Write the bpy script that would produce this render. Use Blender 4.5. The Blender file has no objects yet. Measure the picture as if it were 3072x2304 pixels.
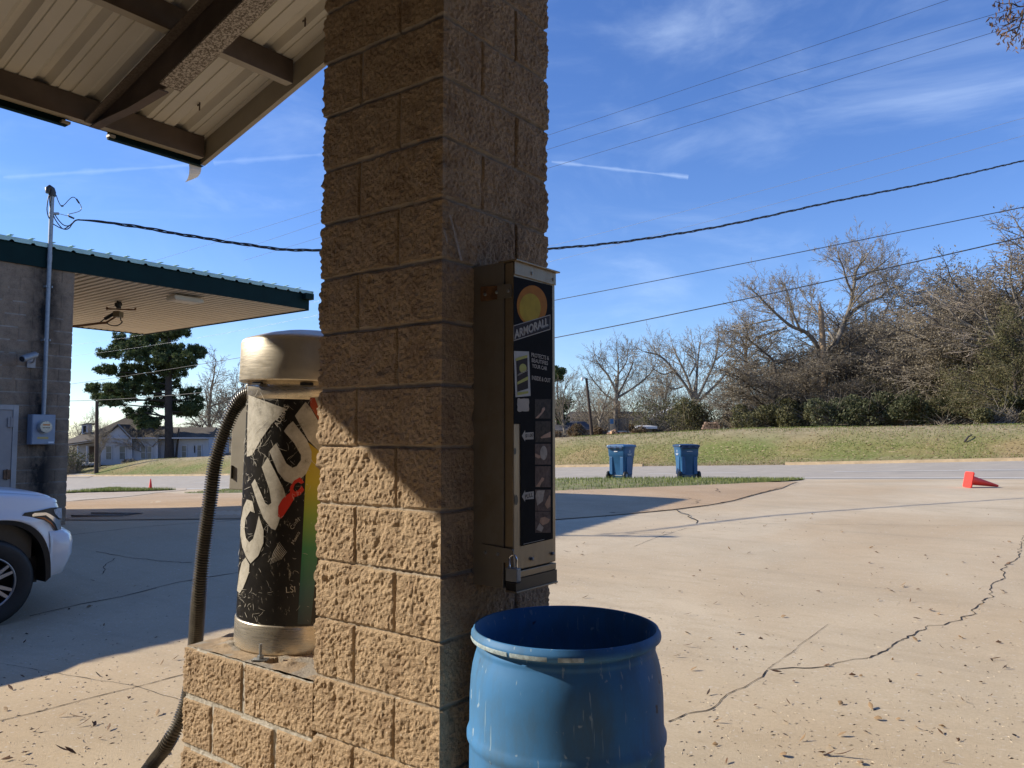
import bpy, bmesh, math, random
import numpy as np
from mathutils import Vector, Matrix
R = math.radians
random.seed(7); rng = np.random.default_rng(7)
scene = bpy.context.scene
C = scene.collection

# ------------------------------------------------------------------ camera, world, sun, exposure
FPX, PITCH, EYE = 2340.0, R(3.8), 1.46           # focal length in px of a 3072 wide picture
cam_d = bpy.data.cameras.new('camera'); cam = bpy.data.objects.new('camera', cam_d); C.objects.link(cam)
cam_d.sensor_width = 36; cam_d.lens = 36*FPX/3072; cam_d.clip_end = 3000; cam_d.clip_start = .05
cam.location = (0, 0, EYE); cam.rotation_euler = (R(90)+PITCH, 0, 0)
scene.camera = cam
SUN_AZ = (-.993, .12); SUN_EL = math.atan(.64*.865)      # towards the sun
world = bpy.data.worlds.new('World'); scene.world = world; world.use_nodes = True
wn, wl = world.node_tree.nodes, world.node_tree.links
bg = wn['Background']; bg.inputs[1].default_value = .105
sky = wn.new('ShaderNodeTexSky'); sky.sky_type = 'NISHITA'; sky.sun_disc = False
sky.sun_elevation = SUN_EL; sky.sun_rotation = math.atan2(SUN_AZ[0], SUN_AZ[1])
sky.air_density = 1.0; sky.dust_density = .05; sky.ozone_density = 3.0; sky.altitude = 150
tc = wn.new('ShaderNodeTexCoord')
hs = wn.new('ShaderNodeHueSaturation'); hs.inputs['Saturation'].default_value = 1.15; hs.inputs['Hue'].default_value = .508
tint = wn.new('ShaderNodeMix'); tint.data_type = 'RGBA'; tint.blend_type = 'MULTIPLY'; tint.inputs['Factor'].default_value = 1; tint.inputs['B'].default_value = (1.05, 1.12, 1.33, 1)
wl.new(sky.outputs[0], hs.inputs['Color']); wl.new(hs.outputs[0], tint.inputs['A'])
def wmath(op, a, b=None, c=None):
    n = wn.new('ShaderNodeMath'); n.operation = op
    for i, v in enumerate((a, b, c)):
        if v is None: continue
        if isinstance(v, (int, float)): n.inputs[i].default_value = v
        else: wl.new(v, n.inputs[i])
    return n.outputs[0]
def wdot(vec):
    n = wn.new('ShaderNodeVectorMath'); n.operation = 'DOT_PRODUCT'
    wl.new(tc.outputs['Generated'], n.inputs[0]); n.inputs[1].default_value = vec
    return n.outputs['Value']
def cloud(rot, scl, lo, hi, amount, detail=7, dist=.6):
    mp = wn.new('ShaderNodeMapping'); mp.inputs['Rotation'].default_value = rot; mp.inputs['Scale'].default_value = scl
    wl.new(tc.outputs['Generated'], mp.inputs[0])
    nz = wn.new('ShaderNodeTexNoise'); nz.inputs['Scale'].default_value = 1; nz.inputs['Detail'].default_value = detail
    nz.inputs['Roughness'].default_value = .58; nz.inputs['Distortion'].default_value = dist
    wl.new(mp.outputs[0], nz.inputs['Vector'])
    r = wn.new('ShaderNodeMapRange'); r.inputs[1].default_value = lo; r.inputs[2].default_value = hi
    r.inputs[4].default_value = amount; r.interpolation_type = 'SMOOTHSTEP'
    wl.new(nz.outputs[0], r.inputs[0]); return r.outputs[0]
cl = wmath('MAXIMUM', cloud((R(20), R(25), R(10)), (2.2, 2.2, 8), .48, .84, .34), cloud((R(-10), R(40), R(50)), (5, 2, 9), .50, .88, .22))
# thin bright wisps low in the west part of the sky and two old contrails
def contrail(d0, d1, wdt, amt):
    a, b = Vector(d0).normalized(), Vector(d1).normalized()
    n = a.cross(b).normalized(); m = (a+b).normalized(); half = math.acos(max(-1, min(1, a.dot(m))))
    across = wmath('ABSOLUTE', wdot(n))
    nz = wn.new('ShaderNodeTexNoise'); nz.inputs['Scale'].default_value = 22; nz.inputs['Detail'].default_value = 5
    wl.new(tc.outputs['Generated'], nz.inputs['Vector'])
    w2 = wmath('MULTIPLY', wmath('POWER', nz.outputs[0], 2.5), wdt*6)
    r = wmath('SUBTRACT', 1, wmath('DIVIDE', across, w2)); r = wmath('MULTIPLY', wmath('MAXIMUM', r, 0), wmath('MULTIPLY', nz.outputs[0], 1.6))
    along = wmath('GREATER_THAN', wdot(m), math.cos(half))
    return wmath('MULTIPLY', wmath('MULTIPLY', r, along), amt)
def pxdir(u, v):
    x = (u-1536)/FPX; y = (v-1152)/FPX
    return Vector((x, math.cos(PITCH)+y*math.sin(PITCH), math.sin(PITCH)-y*math.cos(PITCH)))
for q in ((1655, 485, 2065, 532, .0026, .27), (10, 532, 620, 492, .003, .16), (640, 488, 980, 462, .0035, .14)):
    cl = wmath('MAXIMUM', cl, contrail(pxdir(q[0], q[1]), pxdir(q[2], q[3]), q[4], q[5]))
hz = wn.new('ShaderNodeSeparateXYZ'); wl.new(tc.outputs['Generated'], hz.inputs[0])
mixn = wn.new('ShaderNodeMix'); mixn.data_type = 'RGBA'
wl.new(cl, mixn.inputs['Factor']); wl.new(tint.outputs['Result'], mixn.inputs['A'])
mixn.inputs['B'].default_value = (7.5, 9.0, 11.0, 1)
wl.new(mixn.outputs['Result'], bg.inputs[0])
sd = bpy.data.lights.new('sun', 'SUN'); sun = bpy.data.objects.new('sun', sd); C.objects.link(sun)
sd.energy = 4.8; sd.angle = R(.5); sd.color = (1, .90, .73)
sv = Vector((SUN_AZ[0]*math.cos(SUN_EL), SUN_AZ[1]*math.cos(SUN_EL), math.sin(SUN_EL)))
sun.rotation_euler = (-sv).to_track_quat('-Z', 'Y').to_euler()
scene.view_settings.view_transform = 'Standard'; scene.view_settings.look = 'None'
scene.view_settings.exposure = 0.46; scene.view_settings.gamma = 1
scene.render.engine = 'CYCLES'
scene.render.resolution_x = 1024; scene.render.resolution_y = 768
scene.cycles.max_bounces = 6; scene.cycles.transparent_max_bounces = 6

# ------------------------------------------------------------------ frames of reference
# the wash, its pillar and the road share one grid turned 37 degrees: gx = to the right and nearer, gy = to the right and farther
TH = R(37); ct, st = math.cos(TH), math.sin(TH)
def W(gx, gy, z=0): return Vector((gx*ct+gy*st, -gx*st+gy*ct, z))
def Gf(x, y): return (x*ct-y*st, x*st+y*ct)
GROT = -TH

# ------------------------------------------------------------------ terrain
CP = np.array([(-2,2,-.08),(-1,0,-.08),(0,3,-.08),(-3,-3,-.1),(3,3,-.06),(6,10,.05),(-6.2,2.3,-.2),(-8.3,2.9,-.34),(-5,6,-.1),(-6,5,-.16),(-10,0,-.38),(-10,-6,-.38),
   (-13.5,6,.03),(-11.2,7.2,.06),(-13.5,0,-.2),(-6.6,10.1,.04),(-7.2,15.2,.2),(-12.3,21,.03),(-2.4,20.7,.24),(4,20,.35),(-14.2,7,.0),(-20,9,-.2),(-25,3,-.3),(-28,15,-.8),
   (-35,21,-1.3),(-44,24,-1.72),(-20,20,-.45),(10,-10,0),(-10,-20,-.3),(15,15,.5),(-60,10,-1.8),(-60,25,-2.45),(-2,12,.06)], float)
def _tps(r2): return np.where(r2 > 0, .5*r2*np.log(np.maximum(r2, 1e-12)), 0)
_n = len(CP); _K = _tps(((CP[:, None, :2]-CP[None, :, :2])**2).sum(-1)) + np.eye(_n)*.6
_P = np.c_[np.ones(_n), CP[:, :2]]
_sol = np.linalg.solve(np.block([[_K, _P], [_P.T, np.zeros((3, 3))]]), np.r_[CP[:, 2], 0, 0, 0])
ROAD0, ROAD1, CREST = 25.4, 39.4, 46.0
def zgr(gx, gy):
    gx = np.asarray(gx, float); gy = np.asarray(gy, float); sh = np.broadcast(gx, gy).shape
    gx, gy = np.broadcast_to(gx, sh).ravel(), np.broadcast_to(gy, sh).ravel()
    cx, cy = np.clip(gx, -60, 15), np.clip(gy, -20, 26)
    tp = _tps((cx[:, None]-CP[None, :, 0])**2+(cy[:, None]-CP[None, :, 1])**2) @ _sol[:_n] + _sol[_n]+_sol[_n+1]*cx+_sol[_n+2]*cy
    pa = -gx
    zn = np.interp(pa, [-60,-15,1.4,8.6,20,43.6,80,120], [1.2,.55,.29,.05,-.5,-1.73,-3.3,-4.4])
    zf = np.interp(pa, [-60,-15,2.2,11.7,26.1,63.6,86.6,120], [1.4,.8,.43,.04,-.42,-2.08,-2.84,-4.2])
    zc = np.interp(pa, [-60,-15,2.6,17,30,52,86,93,130], [2.4,2.1,2.02,1.9,1.36,.3,-1.2,-2.0,-4])
    t = np.clip((gy-20.5)/(ROAD0-20.5), 0, 1); t = t*t*(3-2*t)
    z = tp*(1-t)+zn*t
    s = np.clip((gy-ROAD0)/(ROAD1-ROAD0), 0, 1); z = np.where(gy > ROAD0, zn*(1-s)+zf*s, z)
    s = np.clip((gy-ROAD1)/(CREST-ROAD1), 0, 1); s2 = s*s*(3-2*s)
    z = np.where(gy > ROAD1, zf*(1-s2)+zc*s2, z)
    z = np.where(gy > CREST, zc+np.clip(gy-CREST, 0, 40)*.009, z)
    return z.reshape(sh)
def zg(gx, gy): return float(zgr(gx, gy))
def zw(x, y): return zg(*Gf(x, y))
def pdir(u, v): return pxdir(u, v)
def on_z(u, v, z): d = pdir(u, v); t = (z-EYE)/d.z; return Vector((d.x*t, d.y*t, z))
def on_Y(u, v, Y): d = pdir(u, v); t = Y/d.y; return Vector((d.x*t, Y, EYE+d.z*t))
def at_col(u, Y): return (u-1536)/FPX*Y            # x of a thing in pixel column u, Y metres away
def on_gx(u, v, gx): d = pdir(u, v); g = Gf(d.x, d.y); t = gx/g[0]; return (gx, g[1]*t, EYE+d.z*t)
def on_gy(u, v, gy): d = pdir(u, v); g = Gf(d.x, d.y); t = gy/g[1]; return (g[0]*t, gy, EYE+d.z*t)
def on_ground(u, v, y0=2.0, y1=200):
    d = pdir(u, v); prev = None
    ys = np.geomspace(y0, y1, 900); xs = d.x/d.y*ys; zs = EYE+d.z/d.y*ys
    g = zgr(xs*ct-ys*st, xs*st+ys*ct); k = np.argmax(zs < g)
    if not (zs < g).any(): k = len(ys)-1
    a, b = max(k-1, 0), k
    fa, fb = zs[a]-g[a], zs[b]-g[b]; t = fa/(fa-fb) if fa != fb else 0
    y = ys[a]+(ys[b]-ys[a])*t; x = d.x/d.y*y
    return Vector((x, y, zw(x, y)))

# ------------------------------------------------------------------ numpy noise
def _h(i, j, k):
    n = (i*73856093) ^ (j*19349663) ^ (k*83492791); n = (n ^ (n >> 13))*1274126177; n &= 0x7fffffff
    return (n % 100003)/50001.5-1
def vnoise(P):
    P = np.asarray(P, float); F = np.floor(P); I = F.astype(np.int64); f = P-F; f = f*f*(3-2*f)
    x, y, z = f[:, 0], f[:, 1], f[:, 2]; i, j, k = I[:, 0], I[:, 1], I[:, 2]; r = 0
    for a in (0, 1):
        for b in (0, 1):
            for c in (0, 1):
                r = r+_h(i+a, j+b, k+c)*(x if a else 1-x)*(y if b else 1-y)*(z if c else 1-z)
    return r
def fbm(P, o=4, g=.5):
    P = np.asarray(P, float); r = 0; a = 1
    for i in range(o): r = r+a*vnoise(P*(2.03**i)+i*17.3); a *= g
    return r

# ------------------------------------------------------------------ object helpers
def props(o, label=None, cat=None, group=None, kind=None):
    if label: o['label'] = label
    if cat: o['category'] = cat
    if group: o['group'] = group
    if kind: o['kind'] = kind
    return o
def thing(name, label, cat, loc=(0, 0, 0), rz=0, group=None):
    o = bpy.data.objects.new(name, None); C.objects.link(o); o.location = loc; o.rotation_euler = (0, 0, rz)
    o.empty_display_size = .2
    return props(o, label, cat, group)
class MB:
    def __init__(s): s.v = []; s.f = []; s.m = []; s.sm = []
    def add(s, vs, fs, m=0, smooth=False):
        o = len(s.v); s.v += [tuple(map(float, q)) for q in vs]; s.f += [tuple(int(i)+o for i in q) for q in fs]
        s.m += [m]*len(fs) if isinstance(m, int) else list(m); s.sm += [smooth]*len(fs); return s
    def box(s, a, b, m=0, M=None):
        x0, y0, z0 = a; x1, y1, z1 = b
        vs = [(x0,y0,z0),(x1,y0,z0),(x1,y1,z0),(x0,y1,z0),(x0,y0,z1),(x1,y0,z1),(x1,y1,z1),(x0,y1,z1)]
        if M is not None: vs = [M @ Vector(q) for q in vs]
        return s.add(vs, [(0,3,2,1),(4,5,6,7),(0,1,5,4),(1,2,6,5),(2,3,7,6),(3,0,4,7)], m)
    def tube(s, pts, r, n=8, m=0, caps=True, smooth=True):
        pts = [Vector(p) for p in pts]; k = len(pts)
        rs = [r]*k if isinstance(r, (int, float)) else list(r)
        up = None; rings = []
        for i, p in enumerate(pts):
            d = (pts[min(i+1, k-1)]-pts[max(i-1, 0)]).normalized()
            if up is None: up = Vector((0, 0, 1)) if abs(d.z) < .9 else Vector((1, 0, 0))
            a = d.cross(up).normalized(); up = a.cross(d).normalized()
            rings.append([p+(a*math.cos(2*math.pi*j/n)+up*math.sin(2*math.pi*j/n))*rs[i] for j in range(n)])
        vs = [q for g in rings for q in g]
        fs = [(i*n+j, i*n+(j+1) % n, (i+1)*n+(j+1) % n, (i+1)*n+j) for i in range(k-1) for j in range(n)]
        s.add(vs, fs, m, smooth)
        if caps: s.add(rings[0], [tuple(range(n))[::-1]], m); s.add(rings[-1], [tuple(range(n))], m)
        return s
    def lathe(s, prof, n=48, c=(0, 0), m=0, a0=0, a1=2*math.pi, smooth=True):
        full = abs(a1-a0-2*math.pi) < 1e-6; k = n if full else n+1
        vs = [(c[0]+r*math.cos(a0+(a1-a0)*j/n), c[1]+r*math.sin(a0+(a1-a0)*j/n), z) for r, z in prof for j in range(k)]
        fs = [(i*k+j, i*k+(j+1) % k, (i+1)*k+(j+1) % k, (i+1)*k+j) for i in range(len(prof)-1) for j in range(n)]
        return s.add(vs, fs, m, smooth)
    def prism(s, poly, z0, z1, m=0, M=None):
        n = len(poly); vs = [(x, y, z0) for x, y in poly]+[(x, y, z1) for x, y in poly]
        if M is not None: vs = [M @ Vector(q) for q in vs]
        return s.add(vs, [tuple(range(n))[::-1], tuple(range(n, 2*n))]+[(i, (i+1) % n, n+(i+1) % n, n+i) for i in range(n)], m)
    def build(s, name, mats, parent=None, loc=(0, 0, 0), rot=(0, 0, 0), bevel=0, recalc=False, split=False):
        if split: return s.build_split(name, mats, parent, loc, rot, bevel)
        me = bpy.data.meshes.new(name); me.from_pydata(s.v, [], s.f)
        mats = mats if isinstance(mats, (list, tuple)) else [mats]
        for q in mats: me.materials.append(q)
        me.polygons.foreach_set('material_index', s.m); me.polygons.foreach_set('use_smooth', s.sm)
        if recalc:
            bm = bmesh.new(); bm.from_mesh(me); bmesh.ops.recalc_face_normals(bm, faces=bm.faces); bm.to_mesh(me); bm.free()
        me.update()
        o = bpy.data.objects.new(name, me); C.objects.link(o); o.location = loc; o.rotation_euler = rot
        if parent: o.parent = parent
        if bevel:
            b = o.modifiers.new('bevel', 'BEVEL'); b.width = bevel; b.segments = 2; b.limit_method = 'ANGLE'
        return o
def build_split(s, name, mats, parent, loc, rot, bevel):
    par = list(range(len(s.v)))
    def find(i):
        while par[i] != i: par[i] = par[par[i]]; i = par[i]
        return i
    for f in s.f:
        r = find(f[0])
        for i in f[1:]: par[find(i)] = r
    key = {}
    for i in range(len(s.v)):   # weld pieces that share a point
        k = tuple(round(c, 5) for c in s.v[i])
        if k in key: par[find(i)] = find(key[k])
        else: key[k] = i
    groups = {}
    for n, f in enumerate(s.f): groups.setdefault(find(f[0]), []).append(n)
    for g in groups.values():
        b = MB(); mp_ = {}
        for n in g:
            for i in s.f[n]:
                if i not in mp_: mp_[i] = len(b.v); b.v.append(s.v[i])
            b.f.append(tuple(mp_[i] for i in s.f[n])); b.m.append(s.m[n]); b.sm.append(s.sm[n])
        o = b.build(name, mats, parent, loc, rot, bevel)
    return o
MB.build_split = build_split
def copy_tree(o, parent=None):
    c = o.copy(); C.objects.link(c); c.parent = parent
    for ch in o.children: copy_tree(ch, c)
    return c
def text_geo(txt, size=1, bold=.0, depth=0, align='CENTER', shear=0, space=1):
    cu = bpy.data.curves.new('t', 'FONT'); cu.body = txt; cu.size = size; cu.offset = bold; cu.extrude = depth
    cu.align_x = align; cu.align_y = 'CENTER'; cu.shear = shear; cu.space_character = space; cu.resolution_u = 3
    o = bpy.data.objects.new('t', cu); C.objects.link(o); bpy.context.view_layer.update()
    me = o.to_mesh(); vs = [tuple(v.co) for v in me.vertices]; fs = [tuple(p.vertices) for p in me.polygons]
    o.to_mesh_clear(); bpy.data.objects.remove(o); bpy.data.curves.remove(cu); return vs, fs

# ------------------------------------------------------------------ materials
def nod(mat, t, **kw):
    n = mat.node_tree.nodes.new(t)
    for k, v in kw.items():
        if k.startswith('i_'):
            key = k[2:]; key = int(key) if key.isdigit() else key.replace('_', ' ')
            n.inputs[key].default_value = v
        else: setattr(n, k, v)
    return n
def ramp(mat, src, stops, interp='LINEAR'):
    r = nod(mat, 'ShaderNodeValToRGB'); e = r.color_ramp.elements; r.color_ramp.interpolation = interp
    while len(e) < len(stops): e.new(.5)
    for i, (p, c) in enumerate(stops): e[i].position = p; e[i].color = (*c, 1) if len(c) == 3 else c
    mat.node_tree.links.new(src, r.inputs[0]); return r.outputs[0]
def mixc(mat, f, a, b, mode='MIX'):
    n = nod(mat, 'ShaderNodeMix', data_type='RGBA', blend_type=mode)
    for k, v in (('Factor', f), ('A', a), ('B', b)):
        if isinstance(v, (float, int)): n.inputs[k].default_value = v
        elif isinstance(v, tuple): n.inputs[k].default_value = (*v, 1) if len(v) == 3 else v
        else: mat.node_tree.links.new(v, n.inputs[k])
    return n.outputs['Result']
def noise(mat, scale, detail=4, rough=.55, vec=None, dist=0, stretch=None, coord='Object'):
    n = nod(mat, 'ShaderNodeTexNoise', i_Scale=scale, i_Detail=detail, i_Roughness=rough, i_Distortion=dist)
    t = nod(mat, 'ShaderNodeTexCoord'); src = t.outputs[coord]
    if stretch:
        m = nod(mat, 'ShaderNodeMapping'); m.inputs['Scale'].default_value = stretch
        mat.node_tree.links.new(src, m.inputs[0]); src = m.outputs[0]
    mat.node_tree.links.new(src, n.inputs['Vector']); return n.outputs[0]
def material(name, col=(.5, .5, .5), rough=.6, metal=0, var=.15, vs=6, bump=0, bs=60, coat=0, spec=None, coord='Object'):
    m = bpy.data.materials.new(name); m.use_nodes = True; b = m.node_tree.nodes['Principled BSDF']; L = m.node_tree.links
    b.inputs['Roughness'].default_value = rough; b.inputs['Metallic'].default_value = metal
    if coat: b.inputs['Coat Weight'].default_value = coat; b.inputs['Coat Roughness'].default_value = .05
    if spec is not None: b.inputs['Specular IOR Level'].default_value = spec
    lo = tuple(c*(1-var) for c in col); hi = tuple(min(1, c*(1+var)) for c in col)
    out = ramp(m, noise(m, vs, 5, .6, coord=coord), [(.3, lo), (.7, hi)])
    L.new(out, b.inputs['Base Color'])
    if bump:
        bp = nod(m, 'ShaderNodeBump', i_Strength=bump, i_Distance=.01); L.new(noise(m, bs, 4, .6, coord=coord), bp.inputs['Height']); L.new(bp.outputs[0], b.inputs['Normal'])
    m['out'] = 1
    return m
def base_link(m):  # socket currently feeding base colour
    return m.node_tree.nodes['Principled BSDF'].inputs['Base Color'].links[0].from_socket
def set_base(m, s): m.node_tree.links.new(s, m.node_tree.nodes['Principled BSDF'].inputs['Base Color'])
def speckle(m, scale, thr, col, amt=1, stretch=None, detail=2):
    f = ramp(m, noise(m, scale, detail, .5, stretch=stretch), [(thr, (0, 0, 0)), (thr+.04, (amt, amt, amt))])
    set_base(m, mixc(m, f, base_link(m), col))

M = {}
def block_mat(name, col, dark, fleck):
    m = material(name, col, .92, var=.0, bump=1.0, bs=230)
    c = ramp(m, noise(m, 9, 6, .62), [(.30, dark), (.52, col), (.75, tuple(min(1, k*1.18) for k in col))])
    c2 = ramp(m, noise(m, 95, 5, .75), [(.33, (.50, .45, .41)), (.46, (.95, .95, .95)), (.68, (1.25, 1.22, 1.16))])
    set_base(m, mixc(m, .75, c, c2, 'MULTIPLY'))
    speckle(m, 85, .70, fleck, .7)
    return m
M['block'] = block_mat('split_face_block', (.50, .365, .235), (.36, .245, .15), (.68, .60, .50))
M['mortar'] = material('grey_mortar', (.36, .30, .235), .95, var=.18, vs=20, bump=.4, bs=120)
M['mortar_grey'] = material('pale_mortar', (.44, .41, .36), .95, var=.2, vs=20, bump=.5, bs=120)
M['steel'] = material('brushed_stainless_steel', (.62, .57, .50), .30, 1, var=.10, vs=5)
def brushed(name, col, r0, r1, stretch, dirt=0):
    m = material(name, col, .3, .72, var=.08, vs=4); b = m.node_tree.nodes['Principled BSDF']
    rr = ramp(m, noise(m, 1, 5, .6, stretch=stretch), [(.3, (r0,)*3), (.75, (r1,)*3)]); m.node_tree.links.new(rr, b.inputs['Roughness'])
    bp = nod(m, 'ShaderNodeBump', i_Strength=.12, i_Distance=.002); m.node_tree.links.new(noise(m, 1, 4, .7, stretch=stretch), bp.inputs['Height']); m.node_tree.links.new(bp.outputs[0], b.inputs['Normal'])
    if dirt:
        f = ramp(m, noise(m, 7, 6, .7), [(.48, (0, 0, 0)), (.72, (dirt,)*3)])
        set_base(m, mixc(m, f, base_link(m), (.20, .155, .10)))
    return m
M['cap_steel'] = brushed('brushed_steel_dome', (.70, .63, .51), .36, .52, (14, 14, 160), .25)
M['band_steel'] = brushed('brushed_steel_band', (.64, .58, .48), .22, .38, (12, 12, 150), .35)
M['box_steel'] = brushed('dull_steel_box', (.31, .285, .25), .45, .65, (30, 30, 4), .5)
M['box_face'] = brushed('steel_face', (.36, .29, .20), .42, .6, (60, 60, 6), .35)
M['rust'] = material('rusty_brown_steel', (.20, .105, .055), .8, .3, var=.4, vs=30, bump=.3, bs=90)
M['galv'] = material('galvanised_steel', (.30, .315, .33), .5, .5, var=.15, vs=25)
M['grey_paint'] = material('grey_enamel', (.27, .31, .37), .45, 0, var=.08, vs=10)
M['black_rubber'] = material('black_rubber', (.018, .018, .018), .55, var=.25, vs=15, bump=.1)
M['black_plastic'] = material('black_plastic', (.022, .021, .020), .38, var=.2, vs=15)
M['hose'] = material('ribbed_hose_plastic', (.10, .088, .07), .36, var=.35, vs=30)
M['white_metal'] = material('cream_metal_sheet', (.50, .46, .38), .55, 0, var=.07, vs=1.4, bump=.02)
M['soffit'] = material('tan_soffit_sheet', (.58, .52, .42), .6, 0, var=.06, vs=1.2)
M['primer'] = material('brown_primer_steel', (.105, .075, .055), .7, .1, var=.25, vs=5, bump=.1)
M['flange'] = material('mottled_grey_flange', (.30, .26, .21), .75, .1, var=.1, vs=5)
f_ = ramp(M['flange'], noise(M['flange'], 75, 4, .8), [(.45, (.10, .075, .05)), (.56, (.42, .37, .31))]); set_base(M['flange'], f_)
M['flange_dark'] = material('mottled_brown_flange', (.13, .10, .075), .75, .1, var=.35, vs=70)
M['trim'] = material('tan_trim_metal', (.34, .29, .21), .5, .0, var=.1, vs=4)
M['green'] = material('dark_green_fascia_paint', (.004, .020, .019), .6, 0, spec=.12, var=.15, vs=3)
M['roof_green'] = material('pale_green_roof_sheet', (.38, .55, .50), .45, 0, var=.12, vs=6)
M['white_flash'] = material('white_flashing', (.8, .8, .78), .5, 0, var=.03)
M['car_white'] = material('white_car_paint', (.80, .79, .78), .3, 0, var=.02, vs=2, coat=.6)
M['glass_dark'] = material('dark_glass', (.02, .024, .03), .06, 0, var=.1, spec=.8)
M['chrome'] = material('chrome', (.75, .76, .78), .12, 1, var=.03)
M['alloy'] = material('silver_alloy', (.48, .49, .51), .3, .85, var=.06)
M['amber'] = material('amber_lens', (.45, .12, .03), .15, 0, var=.15)
M['clear_lens'] = material('clear_lens', (.50, .53, .56), .08, .2, var=.3, vs=25)
M['orange'] = material('fluorescent_cone_plastic', (.95, .045, .022), .5, 0, var=.08, vs=12)
M['bin_blue'] = material('blue_bin_plastic', (.022, .105, .24), .42, 0, var=.12, vs=5)
M['bin_dark'] = material('dark_blue_lid_plastic', (.012, .035, .085), .4, 0, var=.15, vs=5)
M['white_mark'] = material('white_print', (.72, .74, .76), .6, var=.05)
M['yellow'] = material('yellow_print', (.72, .62, .06), .5, var=.06)
M['sign_black'] = material('black_printed_panel', (.010, .010, .012), .7, spec=.08, var=.3, vs=12)
M['photo_print'] = material('faded_photo_print', (.10, .06, .05), .4, var=.5, vs=40)
M['photo_light'] = material('faded_print_highlight', (.30, .24, .21), .4, var=.3, vs=60)
M['skin_print'] = material('printed_skin_tone', (.36, .16, .09), .4, var=.25, vs=40)
M['wood_pole'] = material('weathered_pole_wood', (.055, .038, .028), .9, var=.3, vs=8)
M['wire'] = material('black_cable', (.02, .02, .022), .5, var=.2)
M['wire_grey'] = material('bare_grey_cable', (.32, .34, .36), .4, .5, var=.2)
M['asphalt'] = material('pale_asphalt', (.40, .355, .29), .9, var=.1, vs=1.2, bump=.2, bs=90)
speckle(M['asphalt'], 6, .56, (.23, .22, .205), .5, stretch=(.25, 6, 1))
M['paint'] = material('road_paint', (.74, .74, .70), .7, var=.12, vs=8)
M['bark_grey'] = material('pale_grey_bark', (.19, .165, .135), .9, var=.3, vs=2.5)
M['bark_dark'] = material('dark_bark', (.075, .06, .05), .9, var=.3, vs=2.5)
M['twig'] = material('grey_brown_twigs', (.215, .185, .145), .9, var=.3, vs=.6)
M['twig_pale'] = material('pale_twigs', (.29, .24, .17), .9, var=.25, vs=.6)
M['twig_red'] = material('reddish_twigs', (.24, .20, .16), .9, var=.25, vs=.6)
M['twig_olive'] = material('olive_twigs', (.17, .145, .08), .9, var=.3, vs=.6)
def leafmat(name, cols, rough=.7, transl=.3):
    m = material(name, cols[1], rough, var=.0)
    g = nod(m, 'ShaderNodeNewGeometry')
    o = ramp(m, g.outputs['Random Per Island'], [(0, cols[0]), (.5, cols[1]), (1, cols[2])]); set_base(m, o)
    if transl:
        b = m.node_tree.nodes['Principled BSDF']; t = nod(m, 'ShaderNodeBsdfTranslucent'); m.node_tree.links.new(o, t.inputs[0])
        x = nod(m, 'ShaderNodeMixShader'); x.inputs[0].default_value = transl
        m.node_tree.links.new(b.outputs[0], x.inputs[1]); m.node_tree.links.new(t.outputs[0], x.inputs[2])
        m.node_tree.links.new(x.outputs[0], m.node_tree.nodes['Material Output'].inputs[0])
    return m
M['pine'] = leafmat('pine_needles', [(.030, .052, .018), (.060, .095, .030), (.13, .16, .055)])
M['holly'] = leafmat('dark_green_leaves', [(.030, .042, .018), (.070, .085, .035), (.16, .155, .08)])
M['brown_leaf'] = leafmat('dry_brown_leaves', [(.12, .095, .06), (.20, .165, .11), (.33, .28, .20)])
M['olive_leaf'] = leafmat('olive_winter_leaves', [(.045, .048, .018), (.095, .095, .035), (.19, .17, .07)])
M['azalea'] = leafmat('rusty_shrub_leaves', [(.10, .06, .03), (.17, .10, .05), (.12, .11, .04)])
M['grass_blade'] = leafmat('grass_blades', [(.09, .13, .025), (.17, .22, .045), (.34, .33, .12)])
M['fallen'] = [leafmat('curled_brown_leaf', [(.09, .045, .02), (.14, .07, .03), (.17, .09, .045)], transl=.1),
               leafmat('tan_dry_leaf', [(.24, .15, .07), (.32, .21, .11), (.42, .30, .18)], transl=.1),
               leafmat('dark_dry_leaf', [(.03, .018, .012), (.05, .03, .02), (.07, .04, .025)], transl=.1)]
def concrete(name, col, joints=True, coord='Object'):
    m = material(name, col, .9, var=.0, bump=.5, bs=160)
    c = ramp(m, noise(m, .55, 7, .62, dist=.4), [(.25, tuple(k*.80 for k in col)), (.5, col), (.75, tuple(min(1, k*1.15) for k in col))])
    o_ = ramp(m, noise(m, .16, 6, .6, dist=.8), [(.42, (0, 0, 0)), (.62, (.55, .55, .55))]); c = mixc(m, o_, c, (col[0]*.86, col[1]*.74, col[2]*.60))
    t_ = ramp(m, noise(m, 1, 5, .6, stretch=(.28, 2.6, 1)), [(.55, (0, 0, 0)), (.74, (.35, .35, .35))]); c = mixc(m, t_, c, (col[0]*.62, col[1]*.60, col[2]*.60))
    g = ramp(m, noise(m, 60, 5, .75), [(.3, (.80, .79, .77)), (.5, (1, 1, 1)), (.72, (1.12, 1.12, 1.12))])
    c = mixc(m, .8, c, g, 'MULTIPLY')
    h = ramp(m, noise(m, 3.2, 6, .7, stretch=(1, 2.2, 1)), [(.52, (0, 0, 0)), (.68, (.5, .5, .5))])
    c = mixc(m, h, c, tuple(k*.80 for k in (col[0], col[1]*.94, col[2]*.86)))
    s = ramp(m, noise(m, 34, 2, .5), [(.66, (0, 0, 0)), (.70, (.65, .65, .65))]); c = mixc(m, s, c, (.62, .56, .47))
    d = ramp(m, noise(m, 26, 3, .6, stretch=(1, 1.6, 1)), [(.25, (.6, .6, .6)), (.31, (0, 0, 0))]); c = mixc(m, d, c, (.15, .11, .07))
    set_base(m, c); return m
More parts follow.
